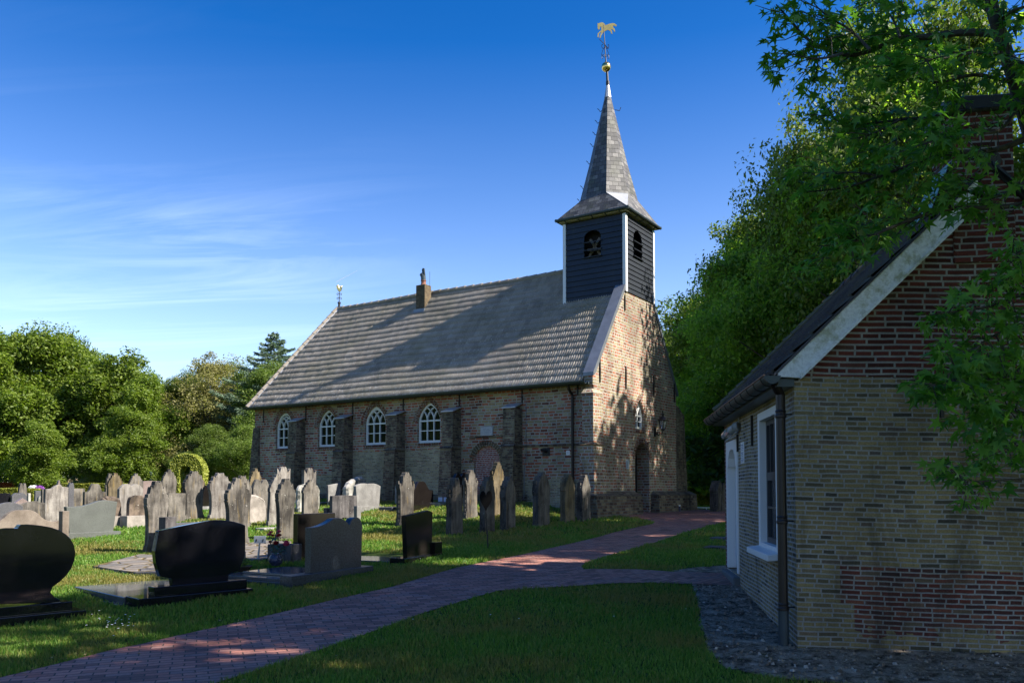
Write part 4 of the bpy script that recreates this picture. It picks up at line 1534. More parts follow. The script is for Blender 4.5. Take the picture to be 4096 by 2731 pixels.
# spire
ov = .19
e0 = (TL0 - ov, TS0 - ov)
e1 = (TL1 + ov, TS1 + ov)
AX = ((TL0 + TL1) / 2 + .02, (TS0 + TS1) / 2)
ZK, ZS, ZP = TZ + .05, 11.50, 15.2


def octa(r, z):
    k = .4142 * r
    return [c3(AX[0] + a, AX[1] + b_, z) for a, b_ in ((-k, -r), (k, -r), (r, -k), (r, k), (k, r), (-k, r), (-r, k), (-r, -k))]


o0 = octa(.93, ZS)
om = octa(.60, 12.85)
on = octa(.10, ZP)
sq = [c3(e0[0], e0[1], ZK), c3(e1[0], e0[1], ZK), c3(e1[0], e1[1], ZK), c3(e0[0], e1[1], ZK)]
mb = MB()
mb.add(o0 + om + on, [(i, (i + 1) % 8, (i + 1) % 8 + 8, i + 8) for i in range(8)] + [(i + 8, (i + 1) % 8 + 8, (i + 1) % 8 + 16, i + 16) for i in range(8)])
mb.add([sq[0], sq[1], o0[1], o0[0]], [(0, 1, 2, 3)])
mb.add([sq[1], sq[2], o0[3], o0[2]], [(0, 1, 2, 3)])
mb.add([sq[2], sq[3], o0[5], o0[4]], [(0, 1, 2, 3)])
mb.add([sq[3], sq[0], o0[7], o0[6]], [(0, 1, 2, 3)])
mb.add([sq[1], o0[2], o0[1]], [(0, 1, 2)])
mb.add([sq[2], o0[4], o0[3]], [(0, 1, 2)])
mb.add([sq[3], o0[6], o0[5]], [(0, 1, 2)])
spire = mb.build('spire', M['slate'], church, fix=True)
mb = MB()
up = Vector((0, 0, .012))
mb.add([sq[0] + up, o0[7] + up, o0[0] + up], [(0, 1, 2)])
mb.tube([o0[7] + up, o0[0] + up], .02, 6)
mb.build('corner_lead', M['lead_bright'], spire)
mb = MB()
mb.lathe([(.125, ZP - .03), (.055, 15.60), (.045, 15.66)], 8, c3(AX[0], AX[1], 0))
mb.build('lead_flashing', M['lead_bright'], spire)
mb = MB()
for (a, b_) in ((sq[0], sq[1]), (sq[1], sq[2]), (sq[2], sq[3]), (sq[3], sq[0])):
    d = (b_ - a).normalized()
    mb.tube([a - d * .04 + Vector((0, 0, -.02)), b_ + d * .04 + Vector((0, 0, -.02))], .05, 8)
for k in range(5):
    for a, b_ in ((sq[0], sq[1]), (sq[3], sq[0])):
        q = a.lerp(b_, .12 + k * .19)
        cc = c3(AX[0], AX[1], q.z)
        d = (cc - q)
        d = Vector((d.x if abs((b_ - a).x) < .1 else 0, d.y if abs((b_ - a).y) < .1 else 0, 0)).normalized()
        mb.tube([q + Vector((0, 0, -.07)), q + d * .16 + Vector((0, 0, -.13))], .014, 5)
mb.build('eaves_gutter', M['gutter_zinc'], spire)
mb = MB()
mb.cbox(TL0 - .13, TL1 + .13, TS0 - .13, TS1 + .13, TZ - .04, TZ + .03)
mb.build('soffit', plain('cream_paint', (.42, .38, .25), .6), spire)
for i, z in enumerate((11.65, 12.1, 12.95, 13.55, 13.95, 14.35, 14.75)):
    mb = MB()
    rr = (.93 + (.60 - .93) * (z - ZS) / (12.85 - ZS)) if z < 12.85 else .60 + (.10 - .60) * (z - 12.85) / (ZP - 12.85)
    a = c3(AX[0] + rr, AX[1] - rr * .3, z)
    q = Vector((1, .3, 0)).normalized()
    mb.tube([a, a + q * .07 + Vector((0, 0, -.03)), a + q * .11 + Vector((0, 0, .05)), a + q * .16 + Vector((0, 0, .09))], .012, 5)
    mb.build('ladder_hook', M['black_iron'], spire)
mb = MB()
a = c3(AX[0] - .2, AX[1] + .12, 14.75)
mb.tube([a, a + Vector((-.14, -.10, -.03)), a + Vector((-.17, -.14, .10))], .012, 5)
mb.build('ladder_hook', M['black_iron'], spire)

# weather vane with a horse
vane = MB()
lean = [c3(AX[0], AX[1], 15.6), c3(AX[0] + .02, AX[1] - .01, 16.1), c3(AX[0] + .05, AX[1] - .05, 16.6), c3(AX[0] + .10, AX[1] - .10, 17.72)]
vane.tube(lean, [.05, .04, .018, .014], 8)
vane.tube([c3(AX[0], AX[1], 15.62), c3(AX[0], AX[1], 15.75)], .065, 8)
b0 = lean[2]
for zc, sg in ((16.62, 1), (16.62, -1), (16.98, 1), (16.98, -1)):
    cc = Vector((AX[0] + .055, -AX[1] + .06, zc))
    ax = Vector((-.84, -.54, 0)) * sg
    pts = [cc + ax * (.015 + .075 * t / 6.3 + .035 * (1 - cos(t))) + Vector((0, 0, .07 * sin(t) * (1 if zc < 16.8 else -1))) for t in [i * .5 for i in range(12)]]
    vane.tube(pts, .010, 5)
for sg in (1, -1):
    ax = Vector((-.84, -.54, 0)) * sg
    cc = Vector((AX[0] + .06, -AX[1] + .065, 0))
    vane.tube([cc + Vector((0, 0, 17.0)), cc + ax * .08 + Vector((0, 0, 16.85)), cc + ax * .13 + Vector((0, 0, 16.68)), cc + ax * .03 + Vector((0, 0, 16.60))], .010, 5)
wv = vane.build('weather_vane', M['black_iron'], church)
mb = MB()
mb.lathe([(.001, -.17), (.08, -.15), (.14, -.09), (.165, 0), (.14, .09), (.08, .15), (.001, .17)], 20, (AX[0] + .04, -AX[1] + .03, 16.26))
mb.build('gilded_ball', M['gold'], wv, smooth=True)
HP = [(557, 113), (563, 118), (600, 106), (618, 110), (630, 122), (637, 135), (655, 133), (690, 120), (715, 115), (735, 117), (750, 127), (762, 137), (752, 150), (735, 142), (722, 142), (722, 160), (735, 175),
      (742, 190), (742, 210), (734, 208), (728, 190), (708, 178), (701, 182), (711, 203), (714, 232), (703, 230), (697, 206), (680, 192), (660, 188), (640, 200), (627, 205), (612, 222), (597, 245), (590, 276),
      (578, 272), (584, 240), (598, 214), (590, 212), (572, 232), (568, 270), (556, 267), (558, 228), (582, 205), (598, 192), (597, 165), (592, 150), (583, 155), (581, 180), (566, 186), (558, 166)]
k = 28.6 / F_PX / 2.613
hp = [((x - 625) * k, -(y - 200) * k) for x, y in HP]
RZ = Matrix.Rotation(-TH, 4, 'Z')       # undo the church rotation: the horse stands across the view
base = Vector((AX[0] + .09, -AX[1] + .09, 17.52))
mb = MB()
mb.prism(hp, -.012, .012, Matrix.Translation(base) @ RZ)
mb.build('gilded_horse', M['gold_dull'], wv)
mb = MB()
mb.tube([base + RZ @ Vector((-.16, 0, -.28)), base + RZ @ Vector((.16, 0, -.62))], .013, 6)
mb.build('vane_arrow', M['black_iron'], wv)

# rooster vane at the far ridge end
rv = MB()
q0 = c3(13.80, 3.2, 9.25)
rv.tube([q0, q0 + Vector((0, 0, .32)), q0 + Vector((0, 0, .33)), q0 + Vector((0, 0, .80))], [.055, .045, .02, .014], 8)
rv.tube([q0 + Vector((0, 0, .28)), q0 + Vector((0, 0, .34))], .07, 8)
for z, s_ in ((.50, 1), (.50, -1), (.68, 1), (.68, -1)):
    pts = [q0 + RZ @ Vector((s_ * (.02 + .04 * (1 - cos(t))), 0, z + .04 * sin(t))) for t in [i * .5 for i in range(11)]]
    rv.tube(pts, .012, 5)
ro = rv.build('rooster_vane', M['black_iron'], church)
mb = MB()
out = [(0, 0), (-.06, .05), (-.11, .15), (-.13, .24), (-.10, .29), (-.04, .28), (.0, .20), (.02, .17), (.05, .25), (.09, .27), (.12, .22), (.11, .13), (.09, .05)]
mb.prism(out, -.035, .035, Matrix.Translation(q0 + Vector((0, 0, .78))) @ RZ)
mb.build('gilded_rooster', M['gold'], ro, bevel=.015)

# ------------------------------------------------------------ cottage on the right
cottage = empty('cottage', (K0.x, K0.y, 0), KA, 'yellow and red brick cottage with white verge board standing right beside the camera', 'cottage')
CW, CD = 3.9, 5.3
GA = .975
XR = 1.92


def roofz(x):
    return 2.97 + (x if x < XR else 2 * XR - x) * GA


gP = lambda x, z: Vector((x, 0, z))
outer = [(0, -.3), (CW, -.3), (CW, 2.90), (XR, roofz(XR) - .02), (0, 2.90)]
mb = panel('w', outer, [], 0, gP, Vector((0, 1, 0)), None, cottage)
mb.build('gable_wall', M['cottage_brick'], cottage, fix=False)
sP = lambda y, z: Vector((0, y, z))
win = [(.85, .95), (2.10, .95), (2.10, 2.60), (.85, 2.60)]
dor = [(3.82, .40), (5.02, .40), (5.02, 2.42), (3.82, 2.42)]
mb = panel('w', [(0, -.3), (5.16, -.3), (5.16, 2.82), (0, 2.82)], [win, dor], .13, sP, Vector((1, 0, 0)), None, cottage)
mb.add([Vector((0, CD, -.3)), Vector((CW, CD, -.3)), Vector((CW, CD, 2.9)), Vector((XR, CD, roofz(XR))), Vector((0, CD, 2.9))], [(0, 1, 2, 3, 4)])
mb.add([Vector((CW, 0, -.3)), Vector((CW, CD, -.3)), Vector((CW, CD, 2.7)), Vector((CW, 0, 2.7))], [(0, 1, 2, 3)])
mb.build('side_wall', M['cottage_side'], cottage, fix=False)
MB().box(.0, .3, 5.16, 5.305, -.3, 2.82).build('red_brick_corner', M['cottage_red'], cottage)
MB().box(.4, CW - .2, .2, CD - .2, -.2, 2.6).build('interior_dark', M['dark_void'], cottage)  # near-black filler, the dark indoors put into its colour
# window: white frame, dark sashes, curtain strips behind the panes
mb = MB()
for y0, y1, z0, z1 in ((.85, .97, .95, 2.60), (1.98, 2.10, .95, 2.60), (.97, 1.98, 2.50, 2.60), (.97, 1.98, .95, 1.00)):
    mb.box(-.012, .14, y0 + .001, y1 - .001, z0 + .001, z1 - .001)
wf = mb.build('window', M['white_paint'], cottage, bevel=.004)
mb = MB()
mb.hexa([Vector(q) for q in ((-.15, .76, .86), (.10, .76, .88), (.10, 2.18, .88), (-.15, 2.18, .86), (-.15, .76, .93), (.10, .76, .965), (.10, 2.18, .965), (-.15, 2.18, .93))])
mb.build('sill', M['white_paint'], wf, bevel=.006)
mb = MB()
for y0, y1, z0, z1 in ((.97, 1.03, 1.0, 2.5), (1.92, 1.98, 1.0, 2.5), (1.03, 1.92, 2.44, 2.5), (1.03, 1.92, 1.0, 1.07), (1.03, 1.92, 1.76, 1.86), (1.46, 1.495, 1.07, 2.44), (1.22, 1.245, 1.86, 2.44), (1.70, 1.725, 1.86, 2.44), (1.03, 1.92, 1.42, 1.445)):
    mb.box(.07, .125, y0, y1, z0, z1)
mb.build('sash', plain('sash_dark', (.03, .035, .042), .4), wf)
m_, nt, b = new_mat('clear_glass')
setc(nt, b, (.03, .04, .05), 0.03, spec=.8)
tr = nd(nt, 'ShaderNodeBsdfTransparent')
mx = nd(nt, 'ShaderNodeMixShader', {0: .55, 1: b.outputs[0], 2: tr.outputs[0]})
nt.links.new(mx.outputs[0], nt.nodes['Material Output'].inputs['Surface'])
mb = MB()
mb.add([Vector((.10, 1.0, 1.0)), Vector((.10, 1.95, 1.0)), Vector((.10, 1.95, 2.5)), Vector((.10, 1.0, 2.5))], [(0, 1, 2, 3)])
mb.build('glass', m_, wf, fix=False)
mb = MB()
for y0, y1 in ((1.05, 1.28), (1.60, 1.90)):
    n = 10
    vs = []
    for i in range(n + 1):
        y = y0 + (y1 - y0) * i / n
        x = .19 + .015 * sin(i * 2.2)
        vs += [(x, y, 1.0), (x, y, 2.5)]
    mb.add(vs, [(2 * i, 2 * i + 2, 2 * i + 3, 2 * i + 1) for i in range(n)])
mb.build('curtain', plain('curtain', (.55, .58, .6), .9, var=.03), wf, fix=False)
# door: white frame with an arched transom, door panel set back
mb = MB()
mb.box(-.02, .12, 3.83, 3.95, .42, 2.40)
mb.box(-.02, .12, 4.88, 5.01, .42, 2.40)
df = None
lo = [(3.951, 2.0), (4.0, 2.0), (4.06, 2.14), (4.2, 2.24), (4.41, 2.27), (4.62, 2.24), (4.76, 2.14), (4.82, 2.0), (4.879, 2.0), (4.879, 2.40), (3.951, 2.40)]
vs = [Vector((-.02, y, z)) for y, z in lo] + [Vector((.10, y, z)) for y, z in lo]
n = len(lo)
mb.add(vs, [tuple(range(n)), tuple(range(2 * n - 1, n - 1, -1))] + [(i, i + n, (i + 1) % n + n, (i + 1) % n) for i in range(n)])
df = mb.build('door_frame', M['white_paint'], cottage, bevel=.004)
mb = MB()
mb.box(.10, .13, 3.95, 4.88, .45, 2.30)
dd = mb.build('door', plain('door_paint', (.55, .57, .58), .5, var=.03), cottage)
mb = MB()
for z0, z1 in ((.6, 1.1), (1.2, 1.9)):
    for y0, y1 in ((4.03, 4.37), (4.46, 4.80)):
        mb.box(.085, .101, y0, y1, z0, z1)
mb.build('door_panel', plain('door_panel_paint', (.50, .52, .53), .5, var=.03), dd)
mb = MB()
mb.tube([(.09, 4.06, 1.38), (.04, 4.06, 1.38), (.04, 4.17, 1.38)], .010, 6)
mb.build('handle', M['black_iron'], dd)
mb = MB()
mb.box(-.10, .10, 3.78, 5.08, -.1, .38)
mb.build('doorstep', plain('step_stone', (.10, .11, .11), .8, bmp=.4), cottage, bevel=.02)
# roof
mb = MB()
t = Matrix.Translation
V0 = Vector((-.17, 0, roofz(-.17)))
TN = 26
rows = 11
k = 5
r = np.random.RandomState(8)


def cot_slope(sign):
    """tiles on one slope; sign 1 the slope towards the path"""
    V, Fc, UV = [], [], []
    tot = 0
    ph = np.arange(TN * k + 1) / k
    wave = .024 * np.maximum(np.sin(2 * pi * ph), -.5)
    for i in range(rows):
        for (v, lift) in ((i / rows, -.01), (i / rows, .03), ((i + 1.06) / rows, .004)):
            v = min(v, 1)
            x = -.19 + (XR + .19) * v
            z = roofz(-.19) + (XR + .19) * GA * v + .05
            off = lift + wave + np.repeat(r.uniform(-.006, .006, TN + 1), k)[:len(ph)]
            nx_, nz_ = -GA / sqrt(1 + GA * GA), 1 / sqrt(1 + GA * GA)
            xx = x + nx_ * off
            if sign < 0:
                xx = 2 * XR - xx
            V.append(np.stack([xx, -.06 + ph * (CD + .16) / TN, z + nz_ * off], 1))
        n = len(ph)
        b0 = tot + np.arange(n - 1)
        for q in (0, 1):
            a = b0 + q * n
            Fc.append(np.stack([a, a + n, a + n + 1, a + 1], 1))
            u = ph[:-1] * .22
            v0 = (i + .02 * q) * .3
            v1 = (i + .02 + .96 * q) * .3
            UV.append(np.stack([np.stack([u, np.full(n - 1, v0)], 1), np.stack([u, np.full(n - 1, v1)], 1), np.stack([u + .04, np.full(n - 1, v1)], 1), np.stack([u + .04, np.full(n - 1, v0)], 1)], 1).reshape(-1, 2))
        tot += 3 * n
    return np.concatenate(V), np.concatenate(Fc).ravel(), np.concatenate(UV)


v_, f_, u_ = cot_slope(1)
cr = raw_mesh('roof', v_, f_, 4, M['cottage_tile'], False, cottage, u_)
v_, f_, u_ = cot_slope(-1)
raw_mesh('far_slope', v_, f_, 4, M['cottage_tile'], False, cr, u_)
mb = MB()
for x0, x1 in ((-.19, XR), (2 * XR + .19, XR)):
    a0, a1 = Vector((x0, 0, roofz(min(x0, 2 * XR - x0)) + .02)), Vector((x1, 0, roofz(XR) + .02))
    q = []
    for y in (-.04, CD + .05):
        q += [a0 + Vector((0, y, 0)), a1 + Vector((0, y, 0))]
    mb.add(q + [p_ - Vector((0, 0, .05)) for p_ in q], [(0, 1, 3, 2), (4, 5, 7, 6), (0, 1, 5, 4), (1, 3, 7, 5), (3, 2, 6, 7), (2, 0, 4, 6)])
mb.build('roof_deck', M['dark_void'], cr)
mb = MB()
n = 14
for i in range(n):
    mb.tube([(XR, -.05 + (CD + .1) * i / n, roofz(XR) + .07), (XR, -.05 + (CD + .1) * (i + 1.08) / n, roofz(XR) + .055)], [.10, .085], 8)
mb.build('ridge_tiles', M['cottage_tile'], cr)
# mossy hip-like verge at the far end
mb = MB()
for i in range(16):
    f = i / 16
    x = -.15 + (XR + .1) * f
    mb.tube([(x, CD + .02, roofz(x) + .11), (x + .14, CD + .02, roofz(x + .14) + .10)], [.07, .055], 7)
mb.build('verge_tiles', plain('mossy_tile', (.12, .10, .05), .9, var=.3, bmp=.5), cr)
# verge board, white with lichen, and the dark strip above it
m_, nt, b = new_mat('weathered_white')
ob = nd(nt, 'ShaderNodeTexCoord').outputs['Object']
c = mix(nt, ramp(nt, noise(nt, ob, 5, 7, .75), [(.50, 0), (.62, .8)]), (.74, .75, .73), (.36, .36, .20))
c = mul(nt, c, ramp(nt, noise(nt, ob, 25, 5, .7), [(.3, .75), (.6, 1.1)]))
setc(nt, b, c, .6)
bump(nt, b, noise(nt, ob, 30, 4), .3, .005)


def slant(mb, x0, x1, za, zb, y0, y1, mirror=False):
    f = (lambda x: 2 * XR - x) if mirror else (lambda x: x)
    q = []
    for y in (y0, y1):
        q.append([Vector((f(x0), y, roofz(x0) + za)), Vector((f(x1), y, roofz(x1) + za)), Vector((f(x1), y, roofz(x1) + zb)), Vector((f(x0), y, roofz(x0) + zb))])
    mb.add(q[0] + q[1], [(0, 1, 2, 3), (7, 6, 5, 4), (0, 4, 5, 1), (1, 5, 6, 2), (2, 6, 7, 3), (3, 7, 4, 0)])


mb = MB()
x0, x1 = -.17, 1.74
vs = []
lowcut = [(-.17, roofz(-.17) - .02), (.05, roofz(-.17) - .035), (1.78, roofz(1.78) - .25), (1.78, roofz(1.78) + .02), (-.17, roofz(-.17) + .02 + .001)]
mb.prism([(x, z) for x, z in lowcut], -.075, -.045)
vb = mb.build('verge_board', m_, cottage, bevel=.004)
mb = MB()
slant(mb, .05, 1.76, -.262, -.225, -.10, -.0)
mb.build('verge_moulding', m_, vb)
mb = MB()
slant(mb, -.19, 1.78, .022, .055, -.085, .02)
slant(mb, .0, 1.92, .022, .055, -.085, .02, True)
mb.build('verge_strip', plain('blue_black', (.02, .025, .04), .4), vb)
# chimney on the gable
mb = MB()
mb.box(1.56, 2.14, -.03, .50, 3.9, 5.42)
cc = mb.build('chimney', M['cottage_red'], cottage, bevel=.008)
mb = MB()
mb.box(1.50, 2.20, -.10, .57, 5.42, 5.56)
mb.build('chimney_cap', M['black_iron'], cc, bevel=.01)
mb = MB()
mb.add([(1.36, .0, roofz(1.40) + .12), (1.552, .0, roofz(1.56) + .45), (1.552, .55, roofz(1.56) + .45), (1.36, .55, roofz(1.40) + .12)], [(0, 1, 2, 3)])
mb.build('chimney_flashing', plain('verdigris', (.16, .30, .28), .6), cc, fix=False)
# gutter, bands, downpipe
mb = MB()
N = 10
R_ = .082
prof = [(cos(a) * R_, sin(a) * R_) for a in [pi + pi * i / N for i in range(N + 1)]]
prof += [(x * .9, z * .9) for x, z in prof[::-1]]
vs = []
for y in (-.14, 5.42):
    vs += [Vector((-.235 + x, y, 2.79 + z)) for x, z in prof]
n = len(prof)
mb.add(vs, [(i, (i + 1) % n, (i + 1) % n + n, i + n) for i in range(n)])
for y in (-.14, 5.42):
    mb.add([Vector((-.235 + x, y, 2.79 + z)) for x, z in prof[:N + 1]], [tuple(range(N + 1))])
mb.box(-.19, -.0, -.02, 5.3, 2.69, 2.77)
gt = mb.build('gutter', M['gutter_zinc'], cottage)
for i in range(12):
    mb = MB()
    y = .05 + i * .46
    mb.tube([Vector((-.235 + x * 1.03, y, 2.79 + z * 1.03)) for x, z in prof[:N + 1]], .008, 5)
    mb.build('gutter_band', M['black_iron'], gt)
mb = MB()
mb.tube([(-.235 - R_, -.14, 2.795), (-.235 - R_, 5.42, 2.795)], .011, 6)
mb.build('copper_lip', plain('copper', (.22, .12, .085), .4, .5), gt)
mb = MB()
gpx, gpy = -.115, .10
mb.tube([(-.20, gpy - .1, 2.74), (-.16, gpy - .05, 2.69), (gpx, gpy, 2.62), (gpx, gpy, .08)], .047, 14)
for z in (2.38, 1.30, .42):
    mb.lathe([(.050, 0), (.058, .01), (.058, .03), (.051, .045), (.051, .06), (.056, .07), (.050, .085)], 14, (gpx, gpy, z))
dp = mb.build('downpipe', M['pipe_brown'], cottage, smooth=False)
mb = MB()
mb.tube([(gpx, gpy, .44), (gpx, gpy, .06)], .052, 14)
mb.build('lower_pipe', plain('blue_grey_pipe', (.04, .06, .075), .4, .3, var=.3), dp)
mb = MB()
mb.box(gpx - .06, gpx + .06, gpy - .06, gpy + .06, -.05, .07)
mb.build('footing_brick', M['cottage_red'], dp)
mb = MB()
for z in (2.42, 1.33, .46):
    mb.tube([(gpx, gpy, z), (.0, gpy + .0, z)], .008, 5)
mb.build('pipe_clip', M['black_iron'], dp)
# anchors, bulkhead lamp, paper notice
for y, z0, z1 in ((2.50, 2.22, 2.62), (3.78, 2.20, 2.45)):
    mb = MB()
    mb.hexa([Vector(q) for q in ((-.03, y - .01, z0), (.0, y - .01, z0), (.0, y + .01, z0), (-.03, y + .01, z0), (-.03, y - .02, z1), (.0, y - .02, z1), (.0, y + .02, z1), (-.03, y + .02, z1))])
    mb.build('wall_anchor', M['black_iron'], cottage)
mb = MB()
mb.hexa([Vector(q) for q in ((1.40, -.03, 2.36), (1.43, -.03, 2.36), (1.43, 0, 2.36), (1.40, 0, 2.36), (1.395, -.03, 2.72), (1.425, -.03, 2.72), (1.425, 0, 2.72), (1.395, 0, 2.72))])
mb.build('wall_anchor', M['black_iron'], cottage)
mb = MB()
mb.tube([(-.02, 3.58, 2.56), (-.07, 3.62, 2.55)], .07, 14)
mb.tube([(-.07, 3.62, 2.55), (-.11, 3.76, 2.51)], .055, 14)
mb.tube([(-.03, 3.56, 2.6), (-.03, 3.55, 2.72)], .008, 5)
bl = mb.build('bulkhead_lamp', plain('grey_plastic', (.32, .34, .36), .5), cottage)
mb = MB()
mb.tube([(-.11, 3.76, 2.51), (-.14, 3.88, 2.475), (-.165, 4.0, 2.44), (-.17, 4.03, 2.43)], [.06, .065, .06, .03], 14)
mb.build('lamp_glass', M['lamp_glass'], bl)
mb = MB()
mb.box(-.008, -.002, 3.24, 3.53, 2.02, 2.32)
pn = mb.build('paper_notice', M['white_paint'], cottage)
mb = MB()
r_ = random.Random(2)
for z, h_ in ((2.285, .012), (2.26, .009), (2.235, .009), (2.21, .006), (2.175, .012), (2.15, .010), (2.125, .007), (2.10, .007), (2.075, .012), (2.05, .010)):
    y = 3.27 + r_.uniform(0, .04)
    while y < 3.50 - r_.uniform(0, .04):
        w = r_.uniform(.012, .03)
        mb.box(-.0092, -.008, y, y + w, z - h_, z)
        y += w + .01
mb.build('small_print', plain('ink_blue', (.10, .16, .36), .7), pn)

# ------------------------------------------------------------ gravestones
def outline(pts):
    """mirror a right half profile (x 0..1, z 0..1) to a full outline"""
    r = [(x, z) for x, z in pts]
    l = [(-x, z) for x, z in pts[::-1] if x > 1e-6]
    return r + l


def arcs(x0, z0, x1, z1, bulge, n=5):
    """curved run from one point to the next; bulge as a share of its length"""
    out = []
    dx, dz = x1 - x0, z1 - z0
    for i in range(1, n + 1):
        t = i / n
        k = 4 * t * (1 - t) * bulge
        out.append((x0 + dx * t + dz * k, z0 + dz * t - dx * k))
    return out


def chain(start, *segs):
    pts = [start]
    for s in segs:
        if len(s) == 3:
            pts += arcs(*pts[-1], s[0], s[1], s[2])
        else:
            pts.append(s)
    return pts


SH = {}
SH['ogee'] = outline(chain((.98, 0), (.98, .055), (.90, .075), (.97, .11, .3), (.86, .17, .3), (.80, .30, -.05), (.84, .55, -.05), (1.0, .69, -.08), (.95, .705), (1.0, .725), (1.0, .79),
                           (.92, .80), (.86, .835, .3), (.74, .85), (.70, .88), (.52, .915, .2), (.42, .95, -.2), (.34, .955), (.15, .985, .2), (0, 1.0)))
SH['ogee_tall'] = outline(chain((1.0, 0), (1.0, .07), (.92, .10), (1.0, .14, .3), (.86, .20, .2), (.84, .58, -.04), (.98, .70, -.1), (.92, .72), (1.0, .74), (1.0, .80), (.80, .83, .2),
                                (.78, .865, .2), (.58, .885, .3), (.55, .93, .2), (.36, .945, .2), (.30, .975, .3), (0, 1.0, .2)))
SH['scallop'] = outline(chain((1.0, 0), (1.0, .16), (.92, .18), (.92, .70), (1.0, .72), (1.0, .755), (.92, .77, .3), (.88, .81, .3), (.76, .825, .3), (.70, .87, .3), (.55, .885, .3), (.50, .93, .3),
                              (.33, .945, .3), (.28, .985, .3), (0, 1.0, .2)))
SH['crown'] = outline(chain((1.0, 0), (1.0, .13), (.88, .15), (.96, .18, .3), (.86, .24), (.86, .66), (1.0, .76, -.1), (1.0, .82, .2), (.80, .835), (.62, .83, -.3), (.50, .87, .2), (.55, .91, .3),
                              (.36, .93, .3), (.30, .985, .2), (.0, 1.0, .15)))
SH['knob'] = outline(chain((1.0, 0), (.95, .2), (.90, .62), (.98, .64), (.98, .72, .1), (.84, .73), (.70, .80, .2), (.62, .84), (.74, .87, .6), (.60, .915, .5), (.46, .91), (.42, .96, .2), (0, 1.0, .25)))
SH['point'] = outline(chain((1.0, 0), (.97, .12), (.92, .14), (.92, .62), (1.0, .66), (1.0, .72), (.90, .76, .3), (.84, .82, .3), (.66, .86, .2), (.56, .91, .2), (.36, .945, .2), (.22, .985), (0, 1.0, .2)))
SH['flat'] = outline(chain((.88, 0), (1.0, .965), (1.0, .995), (.92, .985), (.80, .965, -.2), (.45, .985, -.2), (0, 1.0, .1)))
SH['arch'] = outline(chain((1.0, 0), (1.0, .90), (0, 1.0, .16)))
SH['round'] = outline(chain((1.0, 0), (1.0, .80), (.55, .97, .18), (0, 1.0, .08)))
SH['shoulder'] = outline(chain((1.0, 0), (1.0, .66), (.82, .70, -.2), (.62, .82, .0), (0, 1.0, .3)))
SH['block'] = outline([(1.0, 0), (1.0, 1.0), (0, 1.0)])
SH['softblock'] = outline(chain((1.0, 0), (1.0, .92), (.92, .985, .3), (0, 1.0)))
SH['bow'] = outline(chain((1.0, 0), (1.0, .92), (0, 1.0, .08)))
SH['wave'] = outline(chain((1.0, 0), (1.0, .80), (.55, .84, -.1), (0, 1.0, .16)))
SH['low_wave'] = outline(chain((1.0, 0), (1.0, .72), (.5, .82, -.12), (0, 1.0, .14)))
SH['taper'] = outline(chain((.86, 0), (1.0, .93), (0, 1.0, .05)))
SH['hump'] = [(-.80, 0), (.80, 0), (1.0, .96), (.8, .975), (.55, 1.0), (.25, .985), (-.05, .92), (-.4, .865), (-.7, .855), (-1.0, .86)]
SH['dip'] = outline(chain((1.0, 0), (1.0, .86), (.5, .80, -.1), (.3, .86), (0, 1.0, .1)))
SH['slant'] = [(-.9, 0), (.72, 0), (1.0, 1.0), (-1.0, .90)]
SH['boulder'] = [(-1, 0), (.68, 0), (.86, .12), (.98, .42), (1.0, .62), (.86, .78), (.62, .86), (.2, .93), (-.3, .99), (-.7, 1.0), (-1.0, .98)]
SH['tilted_rock'] = [(-.98, 0), (.95, 0), (1.0, .55), (.86, .72), (.72, .92), (.55, 1.0), (.25, .98), (-.4, .86), (-.85, .74), (-1.0, .66)]
SH['gable'] = outline([(1.0, 0), (1.0, .55), (0, 1.0)])
SH['peak'] = [(-1, 0), (1, 0), (1, .62), (.55, .60), (.42, 1.0), (.18, .97), (-.35, .62), (-.8, .55), (-1, .50)]
SH['dipped'] = [(-1, 0), (1, 0), (1, .93), (.45, .945), (.30, 1.0), (-.1, .97), (-.45, .90), (-.9, .885), (-1, .90)]


